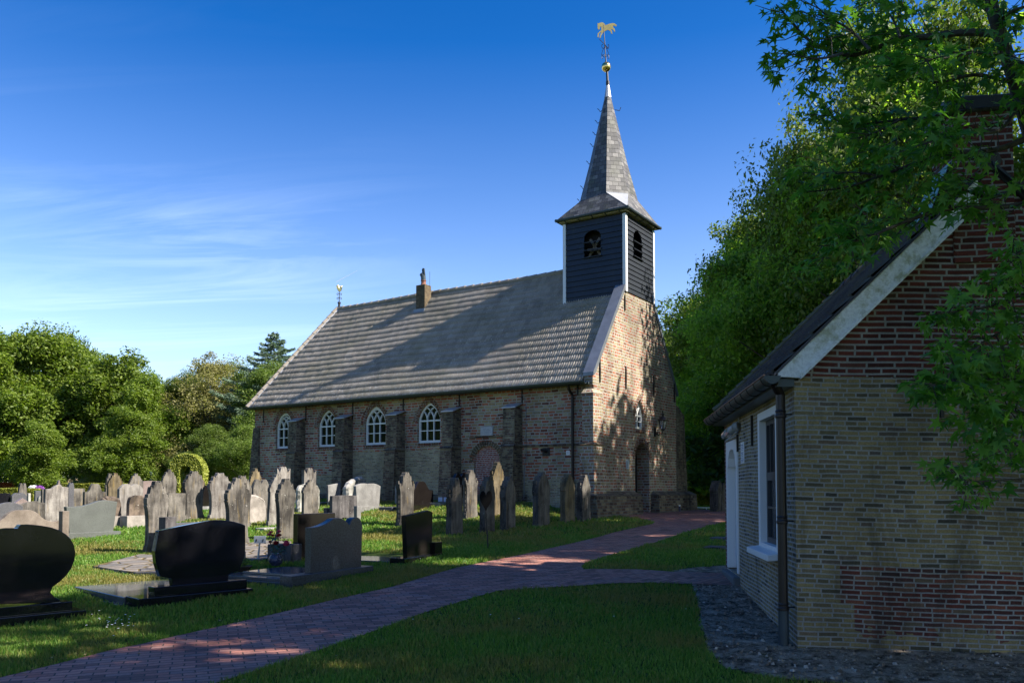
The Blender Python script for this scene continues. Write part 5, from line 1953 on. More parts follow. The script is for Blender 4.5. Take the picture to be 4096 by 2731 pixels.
def stone(label, xl, xr, yt, yb, shape, mat, th=.09, cat='headstone', group=None, yaw=0.0, rough=0.0, tilt=0.0, lean=0.0, parts=None, name='headstone', sink=.12, pyaw=None, carve=False, rz=None):
    """a headstone whose visible face spans columns xl..xr with its foot on row yb and its top on row yt"""
    p = P((xl + xr) / 2, yb)
    a = atan2(D2.y, D2.x) + yaw if rz is None else rz
    u = Vector((cos(a), sin(a), 0))
    w = .3
    for _ in range(12):
        l_, r_ = proj(p - u * w / 2)[0], proj(p + u * w / 2)[0]
        w *= (xr - xl) / max(1.0, r_ - l_)
    l_, r_ = proj(p - u * w / 2)[0], proj(p + u * w / 2)[0]
    h = zat(p.x, p.y, yt) - p.z
    e = empty(name, p, a, label, cat, group)
    e.rotation_euler = (tilt, lean, a)
    # local x = width, face towards -y ... the face normal is -D1, which is local -y rotated: D2 -> x, so -D1 is x rotated -90
    pts = [(x * w / 2, z * (h + sink) - sink) for x, z in SH[shape]]
    mb = MB()
    mb.prism(pts, 0, th)
    if rough:
        rr = random.Random(sum(map(ord, label)))
        mb = MB()
        n = len(pts)
        dens = []
        for i in range(n):
            q0, q1 = Vector(pts[i]), Vector(pts[(i + 1) % n])
            kk = max(1, int((q1 - q0).length / .07))
            for j in range(kk):
                v = q0.lerp(q1, j / kk)
                dens.append((v.x + rr.uniform(-rough, rough) * .6, v.y + rr.uniform(-rough, rough) * .6))
        m_ = len(dens)
        c0 = (sum(q[0] for q in dens) / m_, sum(q[1] for q in dens) / m_)
        rings = []
        for s_, y in ((.90, 0.0), (1.0, th * .3), (1.0, th * .7), (.9, th)):
            rings.append([Vector((c0[0] + (q[0] - c0[0]) * s_, y + rr.uniform(-rough, rough) * .5, c0[1] + (q[1] - c0[1]) * s_)) for q in dens])
        vs = [v for rg in rings for v in rg]
        fs = [tuple(range(m_)), tuple(range(4 * m_ - 1, 3 * m_ - 1, -1))]
        for k_ in range(3):
            fs += [(k_ * m_ + i, (k_ + 1) * m_ + i, (k_ + 1) * m_ + (i + 1) % m_, k_ * m_ + (i + 1) % m_) for i in range(m_)]
        mb.add(vs, fs)
    if carve:
        for sx in (-1, 1):
            for i in range(9):
                z = h * (.06 + .84 * i / 9)
                xx = sx * w / 2 * (.90 if 0 < i < 7 else .97)
                mb.box(min(xx - sx * .03, xx + sx * .012), max(xx - sx * .03, xx + sx * .012), th * .30, th * .90, z, z + h * .062)
    o = mb.build('slab', M[mat], e, bevel=0 if (rough or carve or len(pts) > 24) else .008)
    if parts == 'plinth' or (isinstance(parts, tuple) and parts[0] == 'plinth'):
        ov_, ph, pm = (.12, .10, mat) if parts == 'plinth' else parts[1:]
        MB().box(-w / 2 * .98 - ov_, w / 2 * .98 + ov_, -ov_ * .8, th + ov_ * .8, -.15, ph).build('plinth', M[pm], e, bevel=.006)
    NO_GRASS.append([tuple((p + u * a_ + Vector((-u.y, u.x, 0)) * b_)[:2]) for a_, b_ in ((-w / 2 + .02, .0), (w / 2 - .02, .0), (w / 2 - .02, th), (-w / 2 + .02, th))])
    e['w'] = w
    return e


OLD = 'old ornate headstones with pointed carved tops'
GR = 'weathered upright gravestones on the lawn'
MOD = 'modern granite gravestones on the lawn'
S = stone
# near and middle rows, left to right: label, left, right, top, foot, outline, material
S('tall ornate grey headstone with gold lichen, casting a shadow left of the black rounded-edge stone', 585, 672, 1926, 2212, 'ogee', 'old_stone', .12, group=OLD)
S('tall ornate grey headstone directly behind the black stone, with pale rain streaks', 908, 1000, 1912, 2182, 'ogee', 'old_stone', .12, group=OLD)
S('ornate headstone half hidden behind another, its point rising just to the right', 935, 1006, 1903, 2112, 'ogee', 'old_stone', .10, group=OLD)
S('broad grey ornate headstone with a broken scroll top in front of the clipped ivy arch', 738, 818, 1885, 2078, 'ogee', 'old_stone', .12, group=OLD)
S('pale waisted headstone with a notched point, third of the big sunlit ones from the left', 838, 924, 1892, 2076, 'ogee', 'old_stone_light', .12, group=OLD)
S('narrow old headstone with a bright orange lichen stripe by the church corner', 998, 1048, 1879, 2062, 'point', 'old_stone_gold', .10, group=OLD)
S('pale leaning headstone with scalloped shoulder in full sun', 1073, 1132, 1905, 2104, 'scallop', 'old_stone_light', .10, group=OLD, lean=.05)
S('dark waisted headstone with curled shoulders behind the rose vase', 1112, 1182, 1916, 2160, 'ogee', 'old_stone_dark_shade', .12, group=OLD)
S('pointed headstone with saw-tooth edge standing in front of the white rounded stone', 1213, 1276, 1925, 2068, 'scallop', 'old_stone', .10, group=OLD)
S('grey headstone with stepped crown standing left of the black double-curved stone', 1598, 1659, 1896, 2100, 'crown', 'old_stone_dark_shade', .14, group=OLD, carve=True)
S('low headstone with a round knob top, in front of the brick niche', 1804, 1853, 1929, 2138, 'knob', 'old_stone_dark_shade', .16, group=OLD, carve=True)
S('tall streaked headstone in front of the blocked doorway arch', 1864, 1912, 1886, 2072, 'crown', 'old_stone_dark_shade', .13, group=OLD, carve=True)
S('dark headstone directly behind the heart-shaped marker', 1938, 1981, 1914, 2130, 'point', 'old_stone_dark_shade', .16, group=OLD, carve=True)
S('tallest golden-brown headstone beside the fifth buttress', 1973, 2018, 1857, 2058, 'scallop', 'old_stone_gold', .13, group=OLD, carve=True)
S('dark slim headstone just right of the heart-shaped marker', 2022, 2064, 1914, 2117, 'point', 'old_stone_dark_shade', .18, group=OLD, carve=True)
S('brown headstone standing alone below the black wall plate', 2152, 2201, 1895, 2104, 'point', 'old_stone_dark_shade', .18, group=OLD, carve=True)
S('brown headstone with a yellow lichen tip below the church downpipe', 2261, 2301, 1904, 2090, 'scallop', 'old_stone_gold', .17, group=OLD, carve=True)
S('slim brown headstone nearest the church corner, last of the row', 2329, 2363, 1907, 2084, 'scallop', 'old_stone_dark_shade', .17, group=OLD, carve=True)
# left field, further away
S('ornate lichen-spotted headstone with scalloped top at the far left rows', 430, 492, 1898, 2046, 'scallop', 'old_stone_gold', .10, group=OLD)
S('small ornate headstone peeping out behind the lichen-spotted one', 421, 455, 1903, 2022, 'knob', 'old_stone', .10, group=OLD)
S('ornate pointed headstone rising behind the wide grey slab', 515, 572, 1898, 2034, 'point', 'old_stone', .10, group=OLD)
S('tall pointed blue-grey headstone between the two reddish granite stones', 648, 706, 1882, 2036, 'point', 'old_stone', .10, group=OLD)
S('tall flat-topped pale headstone against the church wall, left of the pair', 1108, 1160, 1872, 2040, 'flat', 'old_stone_light', .12, group='pair of tall flat-topped headstones by the church wall')
S('tall flat-topped pale headstone behind the white rounded stone, right of the pair', 1215, 1264, 1877, 2036, 'flat', 'old_stone_light', .12, group='pair of tall flat-topped headstones by the church wall')
S('arched streaked grey headstone beside the pale round-shouldered boulder', 1012, 1078, 1934, 2080, 'arch', 'old_stone', .12, group=GR)
S('pale granite boulder headstone with one rounded shoulder', 992, 1069, 1976, 2090, 'boulder', 'granite_pale', .16, group=GR, rough=.012)
S('white rough-edged rounded stone behind a saw-tooth headstone', 1196, 1282, 1937, 2044, 'round', 'rough_pale', .20, group=GR, rough=.03)
S('big white rough rock with a slanting top near the church wall', 1392, 1474, 1903, 2012, 'tilted_rock', 'rough_pale', .30, group=GR, rough=.03)
S('small pale grey slanted headstone against the church wall', 1312, 1364, 1930, 2016, 'slant', 'grey_stone', .08, group=GR)
S('broad grey headstone with gently bowed top, half in dappled shade', 1424, 1523, 1935, 2040, 'taper', 'grey_stone', .12, group=MOD, parts=('plinth', .10, .12, 'grey_stone'))
S('black double-curved headstone against the church wall between two buttresses', 1640, 1734, 1925, 2034, 'low_wave', 'brown_granite', .12, group=MOD, parts=('plinth', .10, .14, 'brown_granite'))
S('thin pale upright slab seen almost edge on beside the stepped-crown headstone', 1586, 1597, 1942, 2014, 'block', 'grey_stone', .08, group=GR)
S('brown arched headstone behind the tall streaked one near the blocked doorway', 1818, 1872, 1905, 2016, 'arch', 'brown_granite', .10, group=MOD)
S('dark arched headstone on a grey plinth between two ornate pale ones', 808, 848, 1950, 2040, 'arch', 'brown_granite', .12, group=MOD, parts=('plinth', .05, .14, 'grey_stone'))
S('charcoal streaked tablet between two low side posts', 1330, 1428, 1980, 2078, 'softblock', 'dark_stone', .12, group=GR)
S('short square post left of the charcoal tablet', 1306, 1322, 2030, 2078, 'block', 'dark_stone', .13, 'stone post', 'stone posts of the charcoal tablet', name='stone_post')
S('short square post right of the charcoal tablet', 1428, 1444, 2022, 2080, 'block', 'grey_stone', .13, 'stone post', 'stone posts of the charcoal tablet', name='stone_post')
S('green-grey granite slab with a humped top on two low steps in the left foreground', 265, 470, 2000, 2150, 'hump', 'green_granite', .12, group=MOD, parts=('plinth', .08, .13, 'green_granite'))
S('long brown stone with a wavy top cut by the left picture edge', -60, 240, 2040, 2180, 'low_wave', 'brown_stone', .14, group=GR)
S('square brown post at the right end of the long wavy stone', 248, 275, 2043, 2178, 'block', 'brown_stone', .16, 'stone post', name='stone_post')
S('dark slate slab with a curved top at the left edge behind the wavy stone', -90, 92, 2014, 2130, 'bow', 'slate_grey', .10, group=MOD)
S('low stained grey stone with a rolling top behind the brown wavy stone', 42, 205, 2003, 2100, 'dipped', 'old_stone', .12, group=GR)
S('low pink-grey gable-topped stone at the far left', 20, 158, 1991, 2076, 'gable', 'pink_granite', .14, group=MOD)
S('dark polished slab at the far left edge', -40, 40, 1972, 2062, 'block', 'black_granite', .10, group=MOD)
S('blue-grey low slab just right of the dark polished one at the far left', 46, 106, 1975, 2060, 'bow', 'slate_grey', .10, group=MOD)
S('small pale headstone with a round top and shoulders by the yellow hedge', 65, 115, 1944, 2050, 'shoulder', 'old_stone', .10, group=GR)
S('black wavy-topped stone in front of the red hedge', 76, 124, 1932, 1990, 'dip', 'black_granite', .10, group=MOD)
S('small white block beside the pale round-topped headstone', 112, 122, 1972, 2050, 'block', 'rough_pale', .10, group=GR)
S('square charcoal slab in front of the yellow hedge', 140, 171, 1962, 2044, 'block', 'slate_grey', .10, group=MOD)
S('small bright white round stone in front of the square charcoal slab', 152, 170, 1985, 2054, 'round', 'rough_pale', .10, group=GR)
S('narrow brown slab squeezed against the tall wavy grey stone', 167, 180, 1956, 2066, 'block', 'old_stone', .10, group=GR)
S('tall streaked grey stone with a swept wavy top at the left', 180, 272, 1936, 2092, 'dipped', 'old_stone_light', .12, group=GR)
S('pink granite peak showing above the tall wavy grey stone', 212, 247, 1919, 2040, 'peak', 'pink_granite', .12, group=MOD)
S('charcoal slab with curved top right of the tall wavy grey stone', 273, 295, 1935, 2060, 'bow', 'slate_grey', .10, group=MOD)
S('brown weathered stone far off below the pale bush, larger of two', 268, 316, 1923, 1998, 'arch', 'old_stone_gold', .10, group=GR)
S('brown weathered stone far off below the pale bush, smaller slanted one', 256, 284, 1915, 1992, 'softblock', 'brown_stone', .10, group=GR)
S('square stained grey slab left of the broad stained headstone', 288, 338, 1953, 2056, 'block', 'old_stone', .10, group=GR)
S('broad stained grey headstone with gently wavy top', 338, 423, 1937, 2062, 'wave', 'old_stone', .12, group=GR)
S('pink granite stone with a little wave in front of the yellow hedge', 351, 394, 1927, 2000, 'dip', 'pink_granite', .10, group=MOD)
S('wide grey slab on a block base in front of the ornate pointed headstone', 476, 572, 1942, 2092, 'bow', 'old_stone_light', .12, group=GR)
S('rough brown rock-edged stone on a pale base, left of its twin', 402, 488, 1988, 2110, 'round', 'rough_brown', .18, group='rough brown stones on pale bases', rough=.02, parts=('plinth', .10, .30, 'granite_pale'))
S('rough brown arched stone on a pale base, right of its twin', 516, 590, 1984, 2106, 'round', 'rough_brown', .14, group='rough brown stones on pale bases', parts=('plinth', .12, .30, 'granite_pale'))
S('pale pink granite slab behind the lichened ornate headstone', 571, 652, 1922, 2026, 'softblock', 'pink_granite', .12, group=MOD)
S('small red rounded stone far off behind the pink slab', 568, 587, 1916, 1992, 'round', 'red_granite', .10, group=MOD)
S('wide red granite slab behind two ornate headstones', 701, 845, 1928, 2010, 'block', 'red_granite', .12, group=MOD)
S('small pinkish round-topped stone above the wide red slab', 829, 845, 1915, 1990, 'round', 'pink_granite', .10, group=MOD)
S('stained grey slab partly hidden right of the nearest ornate headstone', 672, 742, 1972, 2092, 'block', 'old_stone', .12, group=GR)
S('large dark upright slab with white lichen behind the blue-grey double-hump stone', 1192, 1342, 2052, 2232, 'block', 'brown_granite', .13, group=MOD)
# right of the church
S('very tall dark stone with banded top beside the cottage door frame', 2872, 2893, 1928, 2046, 'scallop', 'old_stone_dark_shade', .30, group='tall dark stones beyond the cottage')
S('tall dark stone half hidden by the cottage wall', 2889, 2906, 1936, 2045, 'scallop', 'old_stone_dark_shade', .30, group='tall dark stones beyond the cottage')
S('short dark square stone in front of the far green hedge', 2806, 2822, 1971, 2019, 'block', 'old_stone_dark_shade', .14, group='small dark stones by the far hedge')
S('dark round-topped stone in the middle by the far hedge', 2822, 2840, 1960, 2017, 'arch', 'old_stone_dark_shade', .14, group='small dark stones by the far hedge')
S('leaning dark stone by the far hedge', 2842, 2856, 1964, 2014, 'arch', 'old_stone_dark_shade', .14, group='small dark stones by the far hedge', lean=-.12)
S('dark gabled stone peeping out behind the church plinth', 2762, 2782, 1973, 2024, 'gable', 'old_stone_dark_shade', .14, group='small dark stones by the far hedge')


# ---- the four near polished graves, built one by one
def grave(name, label, p, a, group=MOD):
    return empty(name, p, a, label, 'grave', group)


def slab_area(e, x0, x1, y0, y1):
    Mx = Matrix.Translation(e.location) @ Matrix.Rotation(e.rotation_euler[2], 4, 'Z')
    NO_GRASS.append([tuple((Mx @ Vector((x, y, 0)))[:2]) for x, y in ((x0, y0), (x1, y0), (x1, y1), (x0, y1))])


def face_angle(pl, pr):
    a, b_ = P(*pl), P(*pr)
    return a, b_, atan2(b_.y - a.y, b_.x - a.x), (b_ - a).length


# F2 black stone with bowed sides
A2, B2, ang2, w2_ = face_angle((555, 2436), (1012, 2372))
e = grave('black_grave', 'wide black polished headstone with bowed sides on two steps, a flat slab behind it', A2, ang2)
zb = max(A2.z, B2.z) - A2.z
W2 = w2_


def hz(e_, px, py, lx, ly):
    q = Matrix.Translation(e_.location) @ Matrix.Rotation(e_.rotation_euler[2], 4, 'Z') @ Vector((lx, ly, 0))
    return zat(q.x, q.y, py) - e_.location.z


MB().box(0, W2, 0, .42, -.1, zb + .07).build('base_step', M['black_granite'], e, bevel=.006)
MB().box(.16 * W2 * .9, W2 * .97, .08, .27, zb + .07, zb + .19).build('plinth', M['black_granite'], e, bevel=.006)
ztop = hz(e, 0, 2080, W2 * .62, .14)
cx2, hw2 = W2 * .555, W2 * .405
zz0 = zb + .19
pr = [(cx2 - hw2 * .62, zz0), (cx2 + hw2 * .60, zz0), (cx2 + hw2 * .62, zz0 + .09), (cx2 + hw2 * .86, zz0 + .13), (cx2 + hw2 * .97, zz0 + .30), (cx2 + hw2 * 1.0, zz0 + .5 * (ztop - zz0)),
      (cx2 + hw2 * .99, zz0 + .90 * (ztop - zz0))]
pr += arcs(*pr[-1], cx2 + hw2 * .2, ztop, .06, 6)
pr += arcs(*pr[-1], cx2 - hw2 * .93, zz0 + .86 * (ztop - zz0), .004, 6)
pr += [(cx2 - hw2 * 1.0, zz0 + .55 * (ztop - zz0)), (cx2 - hw2 * .97, zz0 + .30), (cx2 - hw2 * .88, zz0 + .13), (cx2 - hw2 * .64, zz0 + .09)]
mb = MB()
mb.prism(pr, .11, .21)
mb.build('headstone', M['black_granite'], e, bevel=.006)
L2 = 1.75
MB().box(-.02, W2 * .90, .421, L2 + .42, -.1, zb + .055).build('cover_slab', M['slab_granite'], e, bevel=.008)
MB().box(-.10, -.021, .43, L2 + .44, -.1, zb - .03).build('kerb', M['slab_granite'], e, bevel=.004)
slab_area(e, -.1, W2, 0, L2 + .42)

# F3 blue-grey double-hump stone
A3, B3, ang3, w3_ = face_angle((1168, 2352), (1494, 2286))
e = grave('blue_grey_grave', 'blue-grey granite headstone with one wide and one small hump, rose vase on its slab', A3, ang3)
zb = max(0, B3.z - A3.z)
MB().box(0, w3_, 0, .24, -.1, zb + .10).build('plinth', M['blue_granite'], e, bevel=.006)
t0, t1 = w3_ * .235, w3_ * .865
zl = hz(e, 0, 2104, t0, .05)
zm = hz(e, 0, 2073, (t0 + t1) / 2, .05)
zr = hz(e, 0, 2068, t1 - .08, .05)
z0 = zb + .10
hwv = (t1 - t0)
pr = [(t0, z0), (t1, z0), (t1 + .02, zr - .13)]
pr += arcs(t1 + .02, zr - .13, t0 + hwv * .86, zr, .22, 6)
pr += arcs(*pr[-1], t0 + hwv * .75, zr - .115, .16, 4)
pr += arcs(*pr[-1], t0 + hwv * .42, zm, .12, 6)
pr += arcs(*pr[-1], t0, zl - .02, -.06, 6)
mb = MB()
mb.prism(pr, .05, .17)
mb.build('headstone', M['blue_granite'], e, bevel=.006)
MB().box(w3_ * .0 + .02, w3_ * .80, .242, 1.70, -.1, zb - .01).build('lower_slab', M['blue_granite'], e, bevel=.006)
MB().box(w3_ * .06, w3_ * .76, .26, 1.62, zb - .01, zb + .04).build('cover_slab', M['slab_granite'], e, bevel=.006)
MB().box(w3_ * .22, w3_ * .70, .30, 1.40, zb + .04, zb + .075).build('raised_slab', M['slab_granite'], e, bevel=.006)
slab_area(e, 0, w3_, 0, 1.70)
g3 = e
zslab3 = e.location.z + zb + .075

# F4 black slanted-top stone
A4, B4, ang4, w4_ = face_angle((1618, 2256), (1770, 2222))
e = grave('slanted_black_grave', 'black headstone with an off-centre peak and a small block beside it, alone by the path', A4, ang4)
zb = max(0, B4.z - A4.z)
MB().box(0, w4_, 0, .30, -.1, zb + .06).build('plinth', M['black_granite'], e, bevel=.005)
MB().box(w4_ * .82, w4_ * 1.02, .02, .26, zb + .06, zb + .27).build('side_block', M['brown_granite'], e, bevel=.005)
t0, t1 = w4_ * .13, w4_ * .82
zl, zp, zr_ = hz(e, 0, 2062, t0, .1), hz(e, 0, 2040, t0 + (t1 - t0) * .84, .1), hz(e, 0, 2048, t1, .1)
mb = MB()
mb.prism([(t0 + .05, zb + .06), (t1 - .03, zb + .06), (t1 + .01, zr_), (t0 + (t1 - t0) * .84, zp), (t0 - .02, zl)], .08, .17)
mb.build('headstone', M['brown_granite'], e, bevel=.005)
MB().box(.05, w4_ * .78, .302, 1.95, -.1, zb + .0).build('cover_slab', M['slab_granite'], e, bevel=.006)
slab_area(e, 0, w4_, 0, 1.95)

# F1 big rounded black stone at the left edge
A1, B1, ang1, w1_ = face_angle((-10, 2498), (345, 2462))
ang1 = ang2
u1 = Vector((cos(ang1), sin(ang1), 0))
org = B1 - u1 * 1.35
org.z = B1.z - .02
e = grave('rounded_black_grave', 'big black headstone with a swollen rounded side, cut by the left picture edge', org, ang1)
MB().box(0, 1.35, 0, .40, -.1, .09).build('base_step', M['black_granite'], e, bevel=.006)
MB().box(.1, 1.22, .08, .30, .09, .20).build('plinth', M['black_granite'], e, bevel=.006)


def lx_at(px, ly, guess=.5):
    lo, hi = -1, 3
    Mx = Matrix.Translation(org) @ Matrix.Rotation(ang1, 4, 'Z')
    for _ in range(40):
        m_ = (lo + hi) / 2
        q = Mx @ Vector((m_, ly, .5))
        if proj(q)[0] < px:
            lo = m_
        else:
            hi = m_
    return lo


PX1 = [(250, 2417), (240, 2396), (222, 2388), (203, 2368), (213, 2345), (240, 2325), (266, 2300), (285, 2272), (297, 2240), (300, 2210), (294, 2180), (280, 2155), (262, 2137), (235, 2120), (200, 2108), (160, 2101), (120, 2097), (76, 2098), (66, 2112), (30, 2112), (-10, 2116),
       (-60, 2130), (-100, 2160), (-120, 2210), (-110, 2260), (-80, 2310), (-60, 2360), (-90, 2417)]
pr = []
for x, y in PX1:
    lx = lx_at(x, .12)
    q = Matrix.Translation(org) @ Matrix.Rotation(ang1, 4, 'Z') @ Vector((lx, .12, 0))
    pr.append((lx, zat(q.x, q.y, y) - org.z))
zlow = min(z for _, z in pr)
pr = [(x, z if z > zlow + .02 else .19) for x, z in pr]
mb = MB()
mb.prism(pr, .12, .26)
mb.build('headstone', M['black_granite'], e, bevel=.005)
slab_area(e, 0, 1.35, 0, .4)

# low dark kerb grave behind the bowed black stone
A5 = P(660, 2222)
e = empty('low_dark_grave', A5, atan2(D2.y, D2.x), 'low dark stone bar with a square post, showing above the bowed black headstone', 'grave', MOD)
hp5 = zat(A5.x, A5.y, 2068) - A5.z
MB().box(0, .24, 0, .22, -.1, hp5).build('post', M['dark_stone'], e, bevel=.006)
MB().box(.24, 1.30, .04, .16, -.1, hp5 - .12).build('bar', M['slate_grey'], e, bevel=.006)
slab_area(e, 0, 1.3, 0, .22)
# pale plinth and block of the dark upright slab
q = P(1180, 2250)
e = empty('stone_kerb', q, atan2(D2.y, D2.x) + .25, 'low grey kerb block beside the dark upright slab, behind the rose vase', 'kerb block')
MB().box(-.12, .22, 0, .5, -.1, zat(q.x, q.y, 2176) - q.z).build('block', M['dark_stone'], e, bevel=.01)
slab_area(e, -.12, .22, 0, .5)
q = P(958, 2285)
e = empty('stone_block', q, atan2(D2.y, D2.x), 'small square grey block to the right of the bowed black headstone', 'stone block')
MB().box(-.13, .13, 0, .22, -.1, zat(q.x, q.y, 2205) - q.z).build('block', M['slate_grey'], e, bevel=.01)
slab_area(e, -.13, .13, 0, .22)

# crazy paving graves
for lab, pts in (('sunlit grave bed of crazy paving with rusty joints, left of the bowed black headstone', [(372, 2275), (560, 2225), (700, 2232), (650, 2302), (540, 2300)]),
                 ('crazy paved grave bed behind the metal flower marker', [(930, 2190), (1060, 2168), (1165, 2172), (1150, 2240), (1010, 2248), (935, 2225)])):
    pl = [P(*q) for q in pts]
    c0 = sum(pl, Vector()) / len(pl)
    mb = MB()
    n = len(pl)
    vs = [Vector((v.x - c0.x, v.y - c0.y, G(v.x, v.y) - c0.z + .05)) for v in pl] + [Vector((v.x - c0.x, v.y - c0.y, G(v.x, v.y) - c0.z - .1)) for v in pl]
    mb.add(vs, [tuple(range(n)), tuple(range(2 * n - 1, n - 1, -1))] + [(i, i + n, (i + 1) % n + n, (i + 1) % n) for i in range(n)])
    o = mb.build('crazy_paving', M['flagstone'])
    o.location = c0
    tag(o, lab, 'paving', 'crazy paved grave beds')
    NO_GRASS.append([(v.x, v.y) for v in pl])
for lab, x, y, w, d_, m__ in (('flat pale slab in the grass behind the dark waisted headstone', 1085, 2118, .8, .3, 'rough_pale'),
                              ('thin pale strip of stone lying left of the slanted grey headstone', 1290, 2014, .5, .2, 'rough_pale'),
                              ('flat grey paving slabs before the church, beside the broad bowed headstone', 1575, 2034, .9, .5, 'slate_grey'),
                              ('pale slab under the little white double sign', 1770, 2016, 1.0, .5, 'rough_pale'),
                              ('flat dark slab at the edge of the grass by the cottage wall', 2893, 2158, .5, .5, 'slate_grey'),
                              ('mossy ledger slab lying in the grass near the cottage', 2872, 2196, .6, .5, 'old_stone')):
    q = P(x, y)
    mb = MB()
    mb.box(-w / 2, w / 2, -d_ / 2, d_ / 2, -.1, .06)
    o = mb.build('ground_slab', M[m__], bevel=.01)
    o.location = q
    o.rotation_euler = (0, 0, atan2(D2.y, D2.x) + .1)
    tag(o, lab, 'ground slab', 'flat slabs lying in the grass')
    slab_area(o, -w / 2, w / 2, -d_ / 2, d_ / 2)

# heart-shaped marker
q = P(1953, 2193)
e = empty('heart_marker', q, .06, 'black heart-shaped metal marker on a twisted stake in the grass by the path', 'heart marker')
s = (P(1953, 2193).y) / F_PX
H_ = []
for i in range(40):
    t = 2 * pi * i / 40
    x = 16 * sin(t) ** 3
    z = 13 * cos(t) - 5 * cos(2 * t) - 2 * cos(3 * t) - cos(4 * t)
    H_.append((x / 16 * 25 * s, (z - 12) / 29 * 86 * s))
ztop = zat(q.x, q.y, 1962) - q.z
mb = MB()
mb.prism([(x - .05, ztop + z) for x, z in H_[::-1]], -.012, .012)
mb.build('heart_plate', plain('matt_black', (.006, .006, .006), .9, spec=.1), e, bevel=.004)
mb = MB()
pts, rr_ = [], []
zb_ = ztop - 84 * s
for i in range(14):
    f = i / 13
    pts.append((-.05 * (1 - f) + .0 + .006 * sin(i * 2.5), .0, zb_ * (1 - f) - .05 * f))
    rr_.append(.020 - .006 * f if i % 2 else .017 - .004 * f)
mb.tube(pts, rr_, 6)
mb.build('stake', M['black_iron'], e)

# vase of roses on the slab
q = P(1103, 2262)
q = at(1103, 2262, q.y)
Mi = Matrix.Translation(g3.location) @ Matrix.Rotation(ang3, 4, 'Z')
vy = None
# walk along the ray to the slab height
d_ = ray(1103, 2260)
t_ = (zslab3 - EYE) / d_.z
q = Vector((d_.x * t_, d_.y * t_, zslab3))
sv_ = q.y / F_PX
e = empty('rose_vase', q, 0, 'round dark blue marbled vase of red and pink roses on the blue-grey slab', 'flower vase')
R0 = 29 * sv_
H0 = 46 * sv_
mb = MB()
mb.lathe([(R0 * .62, 0), (R0 * .62, .012), (R0 * .85, H0 * .18), (R0, H0 * .45), (R0 * .92, H0 * .72), (R0 * .66, H0 * .92), (R0 * .62, H0), (R0 * .70, H0 * 1.03), (R0 * .55, H0 * 1.0)], 24)
mb.build('vase', granite('vase_glaze', (.012, .016, .035), (.06, .07, .12), .3, 40), e, smooth=True)
R1 = random.Random(9)
stem, leafb = MB(), MB()
roses = [(.0, 88, 15, 0), (-26, 122, 11, 1), (-18, 132, 9, 1), (4, 116, 9, 1), (16, 120, 11, 0), (12, 134, 9, 1), (-26, 92, 9, 0), (44, 84, 16, 1), (40, 92, 12, 1), (-14, 118, 8, 0)]
rose_m = [plain('rose_red', (.30, .008, .015), .6), plain('rose_pink', (.55, .05, .13), .6)]
petal_bm = [MB(), MB()]
for k_, (x, z, r__, c_) in enumerate(roses):
    cx_r, cz_r, rad = x * sv_, z * sv_, r__ * sv_
    cy_r = R1.uniform(-.05, .05)
    stem.tube([(0, 0, H0 * .8), (cx_r * .4, cy_r * .4, H0 + .02), (cx_r, cy_r, cz_r - rad * .5)], .0035, 5)
    mbp = petal_bm[c_]
    for ring, (n_, rr2, tilt_) in enumerate(((3, .35, .2), (5, .65, .6), (6, 1.0, 1.0))):
        for i in range(n_):
            a = 2 * pi * i / n_ + ring * .7
            ca, sa = cos(a), sin(a)
            w_ = rad * .75
            base_ = Vector((cx_r, cy_r, cz_r - rad * .5))
            o1 = Vector((ca, sa, 0))
            s1_ = Vector((-sa, ca, 0))
            p1 = base_ + o1 * rad * rr2 * .5 + Vector((0, 0, rad * .25))
            p2 = base_ + o1 * rad * rr2 + Vector((0, 0, rad * (1.15 - .45 * tilt_)))
            p3 = base_ + o1 * rad * rr2 * (1.0 + .18 * tilt_) + Vector((0, 0, rad * (1.25 - .5 * tilt_)))
            mbp.add([base_, p1 - s1_ * w_ * .5, p1 + s1_ * w_ * .5, p2 - s1_ * w_ * .6, p2 + s1_ * w_ * .6, p3], [(0, 1, 2), (1, 3, 4, 2), (3, 5, 4)])
for i in range(80):
    a = R1.uniform(0, 2 * pi)
    rr2 = R1.uniform(.2, 1.25) * R0 * 1.25
    z = H0 + R1.uniform(.0, 70) * sv_
    c_ = Vector((rr2 * cos(a), rr2 * sin(a) * .7, z))
    d__ = Vector((cos(a), sin(a) * .7, R1.uniform(-.5, .6))).normalized()
    s_ = d__.cross(Vector((0, 0, 1))).normalized()
    l_ = R1.uniform(12, 20) * sv_
    leafb.add([c_, c_ + d__ * l_ * .4 + s_ * l_ * .32, c_ + d__ * l_ - Vector((0, 0, l_ * .2)), c_ + d__ * l_ * .4 - s_ * l_ * .32], [(0, 1, 2, 3)])
stem.build('stems', plain('stem_green', (.03, .08, .03), .6), e)
leafb.build('leaves', plain('rose_leaf', (.02, .085, .06), .5, var=.3), e, fix=False)
for k_, nm in ((0, 'red_roses'), (1, 'pink_roses')):
    petal_bm[k_].build(nm, rose_m[k_], e, fix=False)

# metal flower marker with a small rectangular plate
q = P(1030, 2245)
e = empty('metal_marker', q, .15, 'small metal plate with two holes on a slanted metal stake, left of the rose vase', 'grave marker')
s = q.y / F_PX
mb = MB()
mb.tube([(0, 0, -.03), (.02, 0, 38 * s), (.035, 0, 74 * s)], [.022, .018, .014], 8)
mb.build('stake', M['lead_bright'], e)
mb = MB()
mb.box(-23 * s + .04, 23 * s + .04, -.02, .0, 73 * s, 102 * s)
mp = mb.build('plate', M['lead_bright'], e, bevel=.003)
mb = MB()
for x in (-13, 13):
    mb.tube([(x * s + .04, -.022, 89 * s), (x * s + .036, -.024, 84 * s), (x * s + .03, -.022, 78 * s)], [.012, .008, .005], 8)
mb.build('hole', M['dark_void'], mp)

